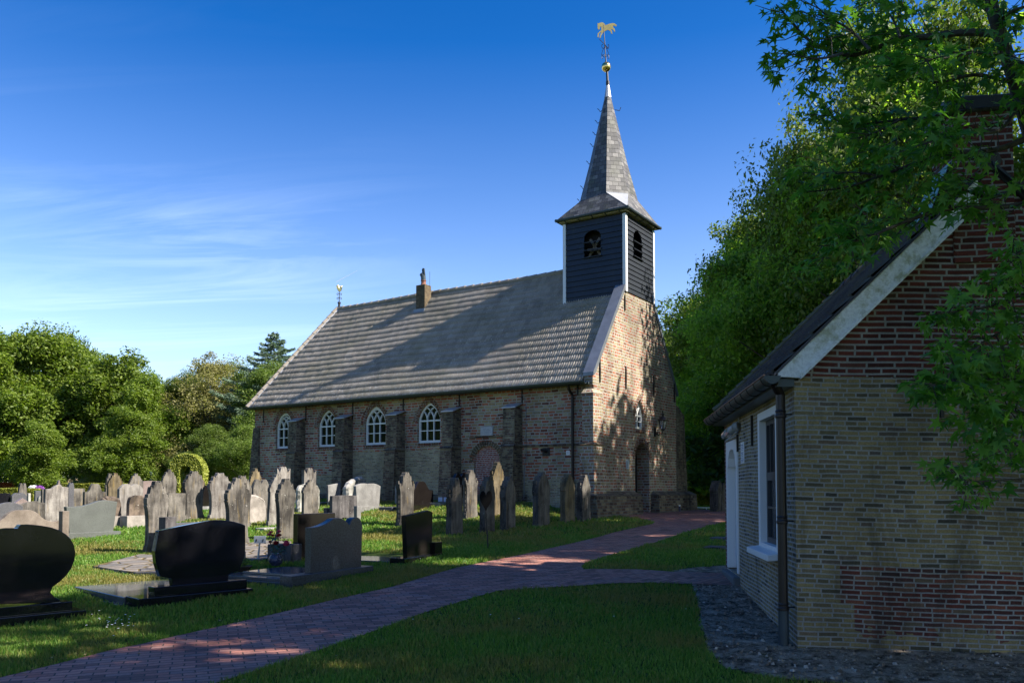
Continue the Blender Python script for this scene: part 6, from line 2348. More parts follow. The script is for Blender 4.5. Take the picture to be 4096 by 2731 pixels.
# planting bowl, white double sign, evergreen on grave, white flowers and heather
q = P(955, 2290)
e = empty('planting_bowl', q, .1, 'low dark stone bowl of small plants right of the bowed black headstone', 'planting bowl')
s = q.y / F_PX
mb = MB()
mb.lathe([(.08, 0), (.16, .05), (.22, .11), (.20, .11), (.12, .06)], 14)
mb.build('bowl', M['rough_brown'], e)


def leaf_puffs(n, rx, ry, rz_, size, seed, c0=(0, 0, 0)):
    rs = np.random.RandomState(seed)
    d = rs.normal(size=(n, 3))
    d /= np.linalg.norm(d, axis=1)[:, None]
    rad = rs.uniform(.55, 1.0, n)[:, None]
    p = d * rad * np.array([rx, ry, rz_]) + np.array(c0)
    t1 = rs.normal(size=(n, 3))
    t1 /= np.linalg.norm(t1, axis=1)[:, None]
    t2 = np.cross(t1, rs.normal(size=(n, 3)))
    t2 /= np.linalg.norm(t2, axis=1)[:, None]
    s = size * rs.uniform(.6, 1.3, n)[:, None]
    v = np.stack([p - t1 * s, p - t2 * s * .55, p + t1 * s, p + t2 * s * .55], 1).reshape(-1, 3)
    f = np.arange(4 * n)
    return v, f


v_, f_ = leaf_puffs(260, .16, .16, .09, .022, 3, (0, 0, .16))
raw_mesh('plants', v_, f_, 4, M['leaf_mid'], parent=e)
q = P(1772, 2013)
e = empty('double_sign', q, .1, 'small white two-leaf sign on a short brown post by the church wall', 'sign')
s = q.y / F_PX
MB().box(-.02, .02, .0, .03, -.05, 26 * s).build('post', plain('brown_wood', (.12, .05, .02), .7), e)
for x in (-1, 1):
    MB().box(min(x * .02, x * 19 * s), max(x * .02, x * 19 * s), -.02, -.001, 8 * s, 25 * s).build('sign_leaf', plain('sign_white', (.55, .6, .68), .4), e)
for lab, x, y, Y_, rx, rz_, mt, nme, ct in (('tuft of small golden evergreen on a grave by the white rock', 1370, 2012, None, .22, .14, 'leaf_hedge', 'grave_shrub', 'shrub'),
                                            ('cluster of white flowers beside the far yellow hedge', 134, 1958, 44, .22, .14, None, 'white_flowers', 'flowers'),
                                            ('purple heather bush beside the far yellow hedge', 158, 1962, 44, .24, .16, None, 'purple_heather', 'flowers')):
    q = P(x, y) if Y_ is None else at(x, y, Y_)
    if mt is None:
        mt = plain(nme + '_petal', (.75, .75, .72) if 'white' in nme else (.25, .07, .35), .7)
    else:
        mt = M[mt]
    v_, f_ = leaf_puffs(500, rx, rx, rz_, .04, 5, (0, 0, rz_ * .8))
    o = raw_mesh(nme, v_, f_, 4, mt)
    o.location = q
    tag(o, lab, ct)
# thin white chain rail beyond the church
a, b_ = at(2779, 2033, 31.5), at(2873, 2036, 31.5)
a.z, b_.z = G(a.x, a.y) + .10, G(b_.x, b_.y) + .10
mb = MB()
mb.tube([a, a.lerp(b_, .5) - Vector((0, 0, .01)), b_], .016, 6)
for f in (0, .5, 1):
    v = a.lerp(b_, f)
    mb.tube([v - Vector((0, 0, .2)), v + Vector((0, 0, .01))], .012, 6)
o = mb.build('white_rail', M['white_paint'])
tag(o, 'thin low white rail in the grass beyond the church corner', 'rail')
# blue marker post at the plinth
q = CH + D1 * -.42 + D2 * 5.6
e = empty('marker_post', (q.x, q.y, G(q.x, q.y)), 0, 'tiny dark blue post with a white cap at the foot of the church plinth', 'post')
MB().tube([(0, 0, -.05), (0, 0, .20)], .035, 8).build('shaft', plain('post_blue', (.02, .03, .08), .5), e)
MB().tube([(0, 0, .20), (0, 0, .25)], .03, 8).build('cap', M['white_paint'], e)
# daisies
rs = np.random.RandomState(12)
dz = MB()
for i in range(46):
    if i < 30:
        px_, py_ = rs.normal(460, 55), rs.normal(2515, 22)
    else:
        px_, py_ = rs.uniform(900, 2900), rs.uniform(2130, 2500)
    v = P(px_, py_)
    if any(inside(pl, np.array([v.x]), np.array([v.y]))[0] for pl in NO_GRASS[:4]):
        continue
    r_ = rs.uniform(.007, .012)
    h_ = rs.uniform(.05, .075)
    dz.add([(v.x + r_ * cos(a), v.y + r_ * sin(a), v.z + h_ + .004 * (k_ % 2)) for k_, a in enumerate(np.linspace(0, 2 * pi, 9)[:-1])], [tuple(range(8))])
o = dz.build('daisies', plain('daisy_white', (.8, .8, .78), .7), fix=False)
tag(o, 'tiny white daisies scattered in the grass beside the path', 'flowers', kind='stuff')

# ------------------------------------------------------------ trees, hedges, bushes
def crown_mesh(name, H, R, seed, n, leaf, mat, base=.12, shape='round', clump=None, top=1.0):
    """a crown of many small leaf faces gathered in clumps; H crown height, R radius, foot of the crown at base*H"""
    rs = np.random.RandomState(seed)
    nc = clump or 150
    # big lobes first, leaf clumps on them
    nl = 16
    lob = []
    for i in range(nl):
        z = rs.uniform(.12, .88)
        prof = {'round': (1 - abs(2 * z - .85) ** 2.4 * .85), 'cone': (1 - z) * 1.05 + .05, 'tall': (1 - abs(2 * z - .75) ** 3 * .8)}[shape]
        prof = max(prof, .08)
        a = rs.uniform(0, 2 * pi)
        rr = R * prof * rs.uniform(.30, .62)
        lob.append((rr * cos(a), rr * sin(a), z * H, R * prof * rs.uniform(.38, .58)))
    lob.append((0, 0, H * .86, R * .36))
    lob.append((0, 0, H * .5, R * .7))
    lob = np.array(lob)
    k = rs.randint(0, len(lob), nc)
    d = rs.normal(size=(nc, 3))
    d /= np.linalg.norm(d, axis=1)[:, None]
    d[:, 2] = np.where(d[:, 2] < -.2, -d[:, 2] * .6, d[:, 2])
    rad = lob[k, 3] * rs.uniform(.72, 1.12, nc)
    cc = lob[k, :3] + d * rad[:, None]
    cc[:, 2] = np.clip(cc[:, 2], H * .02, H * 1.02)
    cr = R * rs.uniform(.09, .20, nc)
    ki = rs.randint(0, nc, n)
    q = rs.normal(size=(n, 3))
    q /= np.linalg.norm(q, axis=1)[:, None]
    q *= rs.uniform(.15, 1.0, n)[:, None] ** .5
    p = cc[ki] + q * cr[ki][:, None] * np.array([1.1, 1.1, .95])
    # inner fill
    m = n // 6
    q2 = rs.normal(size=(m, 3))
    q2 /= np.linalg.norm(q2, axis=1)[:, None]
    kk = rs.randint(0, len(lob), m)
    p[:m] = lob[kk, :3] + q2 * (lob[kk, 3] * rs.uniform(.3, .9, m))[:, None]
    nrm = q * .8 + rs.normal(size=(n, 3)) * .8 + np.array([0, 0, .5])
    nrm /= np.linalg.norm(nrm, axis=1)[:, None]
    t1 = np.cross(nrm, rs.normal(size=(n, 3)))
    t1 /= np.linalg.norm(t1, axis=1)[:, None]
    t2 = np.cross(nrm, t1)
    s = leaf * rs.uniform(.55, 1.25, n)[:, None]
    v = np.stack([p - t1 * s, p - t2 * s * .5 + nrm * s * .12, p + t1 * s, p + t2 * s * .5 + nrm * s * .12], 1).reshape(-1, 3)
    f = np.arange(4 * n)
    o = raw_mesh(name, v, f, 4, mat)
    me = o.data
    bpy.data.objects.remove(o)
    return me, cc


def trunk_mesh(name, H, r, cc, seed, limbs=16, lean=0.0, mat='bark', low=.12):
    rr = random.Random(seed)
    mb = MB()
    pts = []
    for i in range(9):
        f = i / 8
        pts.append((lean * f + .15 * r * sin(i * 1.7), .15 * r * cos(i * 2.1), -.3 + H * .86 * f))
    mb.tube(pts, [r * (1.35 if i == 0 else 1.0) * (1 - .85 * i / 8) for i in range(9)], 8)
    idx = rr.sample(range(len(cc)), min(limbs, len(cc)))
    for i in idx:
        e = Vector(cc[i])
        z0 = max(H * low, min(H * .8, e.z * rr.uniform(.45, .75)))
        f = (z0 + .3) / (H * .86)
        s0 = Vector((lean * f, 0, z0))
        m = s0.lerp(e, .5) + Vector((0, 0, -.06 * (e - s0).length))
        rad = r * (1 - .8 * f) * .45
        mb.tube([s0, m, s0.lerp(e, .95)], [rad, rad * .6, rad * .2], 5)
    o = mb.build(name, M[mat], fix=False, uv=False)
    me = o.data
    bpy.data.objects.remove(o)
    return me


PROTO = {}


def proto(key, H, R, seed, n, leaf, mat, shape='round', z0=0.0, clump=None, tr=.22, limbs=16):
    me, cc = crown_mesh('crown', H - z0, R, seed, n, leaf, M[mat], shape=shape, clump=clump)
    co = np.empty(len(me.vertices) * 3)
    me.vertices.foreach_get('co', co)
    co = co.reshape(-1, 3)
    co[:, 2] += z0
    me.vertices.foreach_set('co', co.ravel())
    me.update()
    cc = cc + np.array([0, 0, z0])
    PROTO[key] = (me, trunk_mesh('trunk', H, tr, cc, seed, limbs), H)


def tree(key, label, cat, x, y, h, group, wid=1.0, rz=None, name='broadleaf_tree', mat=None):
    me, tm, H = PROTO[key]
    k = h / H
    e = empty(name, (x, y, G(x, y)), RNG.uniform(0, 6.28) if rz is None else rz, label, cat, group)
    for nm, d_ in (('crown', me), ('trunk', tm)):
        o = bpy.data.objects.new(nm, d_)
        COL.objects.link(o)
        o.parent = e
        o.scale = (k * wid, k * wid, k)
        if nm == 'crown' and mat:
            o.material_slots[0].link = 'OBJECT'
            o.material_slots[0].material = M[mat]
    return e


def px_tree(key, label, px, Y, top, group, wid=1.0, **kw):
    q = at(px, 1900, Y)
    h = zat(q.x, Y, top) - G(q.x, Y)
    return tree(key, label, kw.pop('cat', 'tree'), q.x, Y, h, group, wid, **kw)


proto('oakA', 13, 5.2, 1, 62000, .135, 'leaf_oak', 'tall', .6, 330)
proto('oakB', 12, 5.0, 2, 62000, .135, 'leaf_oak', 'round', .4, 300)
proto('woodA', 14, 5.4, 3, 80000, .10, 'leaf_wood', 'tall', .5, 420, limbs=30)
proto('woodB', 14, 5.0, 4, 80000, .10, 'leaf_wood', 'round', .4, 380, limbs=30)
proto('airy', 12, 4.6, 5, 42000, .085, 'leaf_mid', 'tall', 1.6, 170, limbs=60)
proto('shade', 15, 4.8, 7, 13000, .22, 'leaf_wood', 'tall', 1.8, 95)
proto('sparse', 15, 4.8, 17, 8500, .20, 'leaf_wood', 'tall', 3.0, 110)
proto('shrubA', 4, 2.3, 6, 9000, .12, 'leaf_wood', 'round', .0, 80, .08, 8)

LW = 'broadleaf trees behind the churchyard on the left'
LM = 'trees between the left wood and the church'
RW = 'tall trees of the wood on the right'
px_tree('oakA', 'huge leafy tree filling the left picture edge', -90, 60, 1330, LW, 1.15)
px_tree('oakB', 'broad tree at the far left with a rounded top lower than its neighbour', 42, 63, 1345, LW, .9)
px_tree('oakA', 'tallest tree of the left wood, with two knobbly tops', 178, 62, 1318, LW, 1.0, rz=1.2)
px_tree('oakB', 'tree with a narrow peaked top just right of the tallest one', 285, 66, 1368, LW, .72, rz=4.0)
px_tree('oakA', 'rounded tree lower than the peaked one, centre of the left wood', 385, 63, 1438, LW, 1.05, rz=2.2)
px_tree('oakB', 'big domed tree whose crown slopes down towards the gap', 480, 62, 1432, LW, 1.15, rz=.3)
px_tree('oakA', 'last dense tree of the left wood, at the gap of sky', 590, 60, 1500, LW, 1.0, rz=5.0)
px_tree('oakB', 'low bright young tree with its pale trunk showing above the yellow hedge', 160, 50, 1690, LW, 1.15, rz=2.0)
px_tree('oakB', 'low tree in front of the gap, left of the ivy arch', 500, 53, 1640, LW, 1.2, rz=3.0)
px_tree('airy', 'thin grey-green tree poking up in the gap of sky', 645, 75, 1520, LM, .5, rz=3.0)
px_tree('woodB', 'green tree right of the gap of sky, behind the ivy arch', 755, 64, 1488, LM, .95, mat='leaf_mid')
px_tree('airy', 'loose brownish-green tree with visible branches, left of the conifer', 850, 62, 1425, LM, 1.25, rz=1.0, mat='leaf_brown')
px_tree('woodA', 'round green tree right behind the brownish one', 940, 66, 1440, LM, .9, rz=2.0, mat='leaf_mid')
px_tree('woodB', 'green tree touching the left end of the church roof', 1100, 58, 1455, LM, 1.0, rz=.5, mat='leaf_mid')
px_tree('woodB', 'low dark green tree behind the ivy arch', 830, 54, 1700, LM, 1.3, rz=4.1, mat='leaf_mid')
px_tree('woodA', 'low dark green tree at the left corner of the church', 980, 52, 1690, LM, 1.3, rz=3.3, mat='leaf_mid')
px_tree('woodA', 'tree hidden mostly by the church roof, right of the conifer', 1200, 62, 1480, LM, 1.0, rz=5.5)

# conifer: tiers of drooping branches
def conifer(label, x, y, h, R, seed):
    rs = random.Random(seed)
    e = empty('spruce_tree', (x, y, G(x, y)), 0, label, 'tree', LM)
    nr = np.random.RandomState(seed)
    V = []
    tb = MB()
    tb.tube([(0, 0, -.2), (0, 0, h * .98)], [.25, .02], 8)
    n = 125
    for i in range(n):
        f = (i + .5) / n
        z = h * (.18 + .82 * f)
        L = R * min(1 - f, .5) ** .85 * rs.uniform(.7, 1.1) + .12
        a = i * 2.4
        d = np.array([cos(a), sin(a), 0])
        tb.tube([(0, 0, z), tuple(d * L * .6 + np.array([0, 0, z - L * .12])), tuple(d * L + np.array([0, 0, z + L * .02]))], [.035, .025, .008], 4)
        m = int(60 + 200 * L)
        t = nr.uniform(.12, 1.05, m)
        side = nr.normal(0, .22, m) * L * (1.15 - t)
        pz = z - .12 * L * np.sin(t * 3) + nr.normal(0, .05, m)
        sx = np.array([-d[1], d[0], 0])
        p = d[None] * (t * L)[:, None] + sx[None] * side[:, None]
        p[:, 2] = pz
        dirv = d[None] * .8 + sx[None] * np.sign(side)[:, None] * .7 + np.array([0, 0, -.25]) + nr.normal(size=(m, 3)) * .25
        dirv /= np.linalg.norm(dirv, axis=1)[:, None]
        s = nr.uniform(.10, .20, m)[:, None]
        w = np.cross(dirv, nr.normal(size=(m, 3)))
        w /= np.linalg.norm(w, axis=1)[:, None]
        w *= .028
        V.append(np.stack([p - w, p + w, p + dirv * s + w * .3, p + dirv * s - w * .3], 1).reshape(-1, 3))
    V = np.concatenate(V)
    raw_mesh('crown', V, np.arange(len(V)), 4, M['leaf_conifer'], parent=e)
    tb.build('trunk', M['bark'], e, fix=False, uv=False)


q = at(1090, 1900, 60)
conifer('blue-green spruce rising above the other trees left of the church roof', q.x, 60, zat(q.x, 60, 1330) - G(q.x, 60), 7.2, 3)

# right wood
px_tree('airy', 'thin leafy tree at the church gable, lowest of the right wood', 2665, 52, 1290, RW, 1.05, rz=1.0, mat='leaf_mid')
px_tree('woodB', 'medium tree behind the gable corner and lamp', 2640, 46, 1420, RW, .8, rz=2.0, mat='leaf_mid')
px_tree('airy', 'loose tree with sky gaps, second step up of the right wood', 2800, 46, 1175, RW, 1.05, rz=4.0, mat='leaf_oak')
px_tree('woodA', 'dense tree under the loose one, behind the cottage gutter end', 2790, 40, 1330, RW, .85, rz=.4)
px_tree('airy', 'tall open tree, third step up of the right wood', 2990, 40, 820, RW, .85, rz=2.5, mat='leaf_oak')
px_tree('woodB', 'tall dense tree above the far end of the cottage roof', 3030, 36, 960, RW, .95, rz=.9)
px_tree('airy', 'very tall open tree whose top edge meets the blue sky', 3290, 34, 470, RW, .72, rz=5.2, mat='leaf_oak')
px_tree('woodA', 'very tall dense tree over the cottage roof', 3330, 32, 560, RW, .85, rz=3.6)
px_tree('airy', 'tall tree reaching the upper picture edge', 3500, 31, 20, RW, .62, rz=.6)
px_tree('woodB', 'tall dense tree behind the cottage chimney', 3640, 30, 180, RW, .78, rz=1.7)
px_tree('airy', 'tall tree at the upper right corner', 3900, 28, -60, RW, .78, rz=4.4)
px_tree('shrubA', 'dark leafy undergrowth beyond the church corner, left bush', 2740, 44, 1700, RW, 1.2, cat='bush', name='bush', mat='leaf_dark')
px_tree('shrubA', 'dark leafy undergrowth beyond the far hedge, middle bush', 2850, 40, 1660, RW, 1.1, cat='bush', name='bush', mat='leaf_dark')
px_tree('shrubA', 'hanging green foliage just left of the cottage door', 2900, 37, 1600, RW, 1.1, cat='bush', name='bush', mat='leaf_wood')
px_tree('shrubA', 'leafy undergrowth hidden behind the cottage', 3050, 34, 1560, RW, 1.2, cat='bush', name='bush', mat='leaf_dark')

# trees standing right of the view: they throw the shade over the lawn, the path and the gable
SHG = 'tall trees to the right of the path that shade the lawn'
for i, (x, y, h, wd) in enumerate(((11.5, -1.0, 18, 1.0), (12.6, 4.4, 19.0, .95), (12.6, 9.2, 17.5, .90), (15.6, 13.0, 17.5, .85), (17.6, 17.3, 18.0, .8), (18.6, 22.3, 18.3, .85), (10.8, 5.6, 12.0, .62), (15.8, 16.3, 18.6, .7), (8.5, -6.5, 16, 1.0))):
    tree('sparse' if i in (1, 5, 8) else 'shade', 'tall leafy tree to the right of the path, outside the picture', 'tree', x, y, h, SHG, wd, rz=i * 1.1)

LO = 'trees left of the view that the church windows mirror'
for i, (x, y, h) in enumerate(((-44, 16, 13), (-46, 25, 14), (-45, 34, 12.5), (-40, 7, 13), (-30, -6, 14))):
    tree('oakB', 'broad leafy tree outside the picture on the left', 'tree', x, y, h, LO, 1.15, rz=i * 1.3)

# backdrop woodland, beyond the separate trees
def woodland(name, px0, px1, Y, tops, mat, seed, n=26000, leaf=.30, thick=5.0):
    rs = np.random.RandomState(seed)
    px = rs.uniform(px0, px1, n)
    top = np.interp(px, *zip(*tops))
    Yd = Y + rs.uniform(0, thick, n)
    X = (px - 2048) / F_PX * Yd
    zt = EYE + (1957 - top) / F_PX * Yd
    f = rs.uniform(0, 1, n)
    z = .9 + (zt - .9) * f * (1 + .06 * np.sin(px * .05) + .04 * np.sin(px * .17))
    p = np.stack([X, Yd, z], 1)
    nr = rs.normal(size=(n, 3)) + np.array([.4, -.3, .5])
    nr /= np.linalg.norm(nr, axis=1)[:, None]
    t1 = np.cross(nr, rs.normal(size=(n, 3)))
    t1 /= np.linalg.norm(t1, axis=1)[:, None]
    t2 = np.cross(nr, t1)
    s = leaf * rs.uniform(.6, 1.3, n)[:, None]
    v = np.stack([p - t1 * s, p - t2 * s * .6, p + t1 * s, p + t2 * s * .6], 1).reshape(-1, 3)
    o = raw_mesh(name, v, np.arange(4 * n), 4, mat)
    return o


tag(woodland('woodland', -500, 700, 70, [(-500, 1440), (200, 1400), (330, 1450), (620, 1560), (670, 1660)], M['leaf_mid'], 1, 40000, .22), 'deep wood behind the left trees, reading as one dark green mass', 'woodland', kind='stuff')
tag(woodland('woodland', 650, 1350, 72, [(650, 1690), (720, 1600), (850, 1540), (1350, 1500)], M['leaf_mid'], 2, 30000, .22), 'deep wood seen through the trees between the sky gap and the church', 'woodland', kind='stuff')
tag(woodland('woodland', 2560, 4900, 56, [(2560, 1560), (2700, 1470), (2850, 1350), (3000, 1150), (3200, 900), (4900, 400)], M['leaf_mid'], 3, 60000, .26, 6), 'deep wood behind the right-hand trees, reading as one dark green mass', 'woodland', kind='stuff')


# hedges and clipped shapes
def leafy_box(name, a, b_, z1, depth, n, leaf, mats, seed, cut=None):
    """clipped hedge from a to b: leaf faces on and just inside the faces of a long box; mats=(mat, (share lo, share hi))"""
    rs = np.random.RandomState(seed)
    a, b_ = Vector(a), Vector(b_)
    L = (b_ - a).length
    d = (b_ - a).normalized()
    s = Vector((-d.y, d.x, 0))
    u = rs.uniform(0, L, n)
    face = rs.uniform(0, 1, n)
    w = np.where(face < .55, -depth / 2 + rs.exponential(.03, n), rs.uniform(-depth / 2, depth / 2, n))
    zz_ = np.where(face < .55, rs.uniform(0, z1, n), z1 - rs.exponential(.03, n))
    zz_ += .02 * np.sin(u * 3) + .015 * np.sin(u * 7.3)
    x = a.x + d.x * u + s.x * w
    y = a.y + d.y * u + s.y * w
    z = gz(x, y) + zz_
    p = np.stack([x, y, z], 1)
    nr = rs.normal(size=(n, 3)) + np.array([.2, -.4, .3])
    nr /= np.linalg.norm(nr, axis=1)[:, None]
    t1 = np.cross(nr, rs.normal(size=(n, 3)))
    t1 /= np.linalg.norm(t1, axis=1)[:, None]
    t2 = np.cross(nr, t1)
    sc = leaf * rs.uniform(.6, 1.3, n)[:, None]
    v = np.stack([p - t1 * sc, p - t2 * sc * .6, p + t1 * sc, p + t2 * sc * .6], 1).reshape(-1, 3)
    return v


def hedge(label, px0, px1, Y0, Y1, top, mat, seed, n, depth=.7, leaf=.05, group='clipped hedges of the churchyard'):
    a, b_ = at(px0, 1957, Y0), at(px1, 1957, Y1)
    z1 = zat(a.x, a.y, top) - G(a.x, a.y)
    v = leafy_box('hedge', a, b_, z1, depth, n, leaf, None, seed)
    o = raw_mesh('hedge', v, np.arange(len(v)), 4, M[mat])
    d = (b_ - a).normalized()
    s = Vector((-d.y, d.x, 0)) * (depth / 2 - .08)
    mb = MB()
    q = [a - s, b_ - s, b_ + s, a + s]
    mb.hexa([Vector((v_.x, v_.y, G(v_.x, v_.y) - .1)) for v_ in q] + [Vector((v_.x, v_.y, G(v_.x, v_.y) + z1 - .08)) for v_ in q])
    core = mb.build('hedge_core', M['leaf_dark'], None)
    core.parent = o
    return tag(o, label, 'hedge', group)


hedge('long low yellow-green clipped hedge running behind the left graves', 72, 735, 50, 50, 1934, 'leaf_hedge', 1, 26000)
hedge('orange-red stretch of hedge at the far left', -160, 76, 50, 50, 1932, 'leaf_red', 2, 12000)
hedge('nearer yellow-green hedge at the left edge behind the dark slabs', -160, 150, 41, 41, 1954, 'leaf_hedge', 3, 14000)
hedge('bright green clipped hedge beyond the church corner', 2745, 3000, 37.5, 37, 1953, 'leaf_ivy', 4, 12000)


def ivy_arch():
    Y = 44
    q = at(752, 1957, Y)
    k = Y / F_PX
    rs = np.random.RandomState(4)
    n = 15000
    R1, R0 = 69 * k, 24 * k
    zt = zat(q.x, Y, 1815) - G(q.x, Y)
    zc = zt - R1
    t = rs.uniform(0, 1, n)
    leg = rs.uniform(0, 1, n) < .42
    a = rs.uniform(0, pi, n)
    edge = rs.uniform(0, 1, n)
    rr = np.where(edge < .3, R0 + rs.exponential(.04, n), np.where(edge < .65, R1 - rs.exponential(.05, n), rs.uniform(R0, R1, n)))
    yy = np.where((edge > .65), -.38 + rs.exponential(.04, n), rs.uniform(-.4, .4, n))
    x = np.where(leg, np.sign(t - .5) * rr, rr * np.cos(a))
    z = np.where(leg, rs.uniform(-.1, 1, n) * zc, zc + rr * np.sin(a))
    x = x * (1 + .03 * np.sin(z * 5))
    p = np.stack([x, yy, z], 1)
    nr = rs.normal(size=(n, 3)) * .7 + np.array([.3, -.6, .4])
    nr /= np.linalg.norm(nr, axis=1)[:, None]
    t1 = np.cross(nr, rs.normal(size=(n, 3)))
    t1 /= np.linalg.norm(t1, axis=1)[:, None]
    t2 = np.cross(nr, t1)
    s = .055 * rs.uniform(.6, 1.3, n)[:, None]
    v = np.stack([p - t1 * s, p - t2 * s * .7, p + t1 * s, p + t2 * s * .7], 1).reshape(-1, 3)
    e = empty('ivy_arch', (q.x, Y, G(q.x, Y)), 0, 'clipped yellow-green ivy arch with an opening, behind the ornate headstones', 'topiary arch')
    raw_mesh('foliage', v, np.arange(4 * n), 4, M['leaf_ivy'], parent=e)
    mb = MB()
    pts = [(-(R1 + R0) / 2, 0, -.1), (-(R1 + R0) / 2, 0, zc)] + [(cos(pi - b) * (R1 + R0) / 2, 0, zc + sin(b) * (R1 + R0) / 2) for b in np.linspace(.2, pi - .2, 8)] + [((R1 + R0) / 2, 0, zc), ((R1 + R0) / 2, 0, -.1)]
    mb.tube(pts, .18, 8)
    mb.build('stems', M['leaf_dark'], e, fix=False)


ivy_arch()


def bush(label, px, Y, top, w_px, mat, seed, n=5000, leaf=.07, cat='bush', name='bush', shape='round', sink=0.0):
    q = at(px, 1957, Y)
    h = zat(q.x, Y, top) - G(q.x, Y)
    w = w_px / 2 * Y / F_PX
    me, cc = crown_mesh('foliage', h, w * 1.15, seed, n, leaf, M[mat], shape=shape, clump=60)
    o = bpy.data.objects.new(name, me)
    COL.objects.link(o)
    o.location = (q.x, Y, G(q.x, Y))
    return tag(o, label, cat)


bush('pale grey-green bush behind the yellow hedge, in front of the wood', 345, 53, 1868, 120, 'leaf_pale', 1)
bush('smaller pale bush left of the big pale one', 300, 54, 1893, 50, 'leaf_pale', 5, 2500)
bush('small bush with orange-red flowers by the yellow hedge', 197, 52, 1906, 44, 'leaf_red', 2, 1800)
bush('small clipped conifer in front of the wood, left of a pair', 603, 52, 1872, 24, 'leaf_conifer', 3, 2200, .05, 'small conifer', 'dwarf_conifer', 'cone')
bush('small clipped conifer in front of the wood, right of a pair', 621, 52, 1870, 26, 'leaf_mid', 4, 2200, .05, 'small conifer', 'dwarf_conifer', 'cone')

# ------------------------------------------------------------ sweetgum in front of the cottage
GY = 6.9


def star_leaves(pos, drc, rs, size):
    """five-lobed star leaves hanging from points pos along directions drc"""
    n = len(pos)
    ang = np.array([-2.15, -1.62, -1.12, -.80, -.50, -.26, 0.0, .26, .50, .80, 1.12, 1.62, 2.15])
    rad = np.array([.30, .72, .30, .86, .36, .42, 1.12, .42, .36, .86, .30, .72, .30])
    rad = np.array([.26, .74, .34, .40, .92, .40, 1.10, .40, .92, .40, .34, .74, .26])
    ang = np.array([-2.5, -1.95, -1.45, -1.15, -.90, -.48, 0.0, .48, .90, 1.15, 1.45, 1.95, 2.5])
    m = len(ang)
    s = size * rs.uniform(.65, 1.25, n)
    d = drc / np.linalg.norm(drc, axis=1)[:, None]
    up = rs.normal(size=(n, 3)) * .55 + np.array([-.1, -.25, .9])
    side = np.cross(d, up)
    side /= np.linalg.norm(side, axis=1)[:, None]
    nn = np.cross(side, d)
    droop = rs.uniform(.0, .75, n)
    fold = rs.uniform(-.1, .5, n)
    V = np.empty((n, m + 1, 3))
    base = pos
    V[:, 0] = base
    for j in range(m):
        r = rad[j] * s * .62
        V[:, j + 1] = base + d * (cos(ang[j]) * r + s * .12)[:, None] + side * (sin(ang[j]) * r)[:, None] - nn * (droop * rad[j] ** 2 * s * .35)[:, None] - np.array([0, 0, 1])[None] * (droop * r * .3)[:, None] + nn * (fold * abs(sin(ang[j])) * r)[:, None]
    V[:, 0] = base + d * (s * .05)[:, None]
    idx = []
    for j in range(1, m):
        idx += [0, j, j + 1]
    F = (np.arange(n)[:, None] * (m + 1) + np.array(idx)[None]).ravel()
    return V.reshape(-1, 3), F


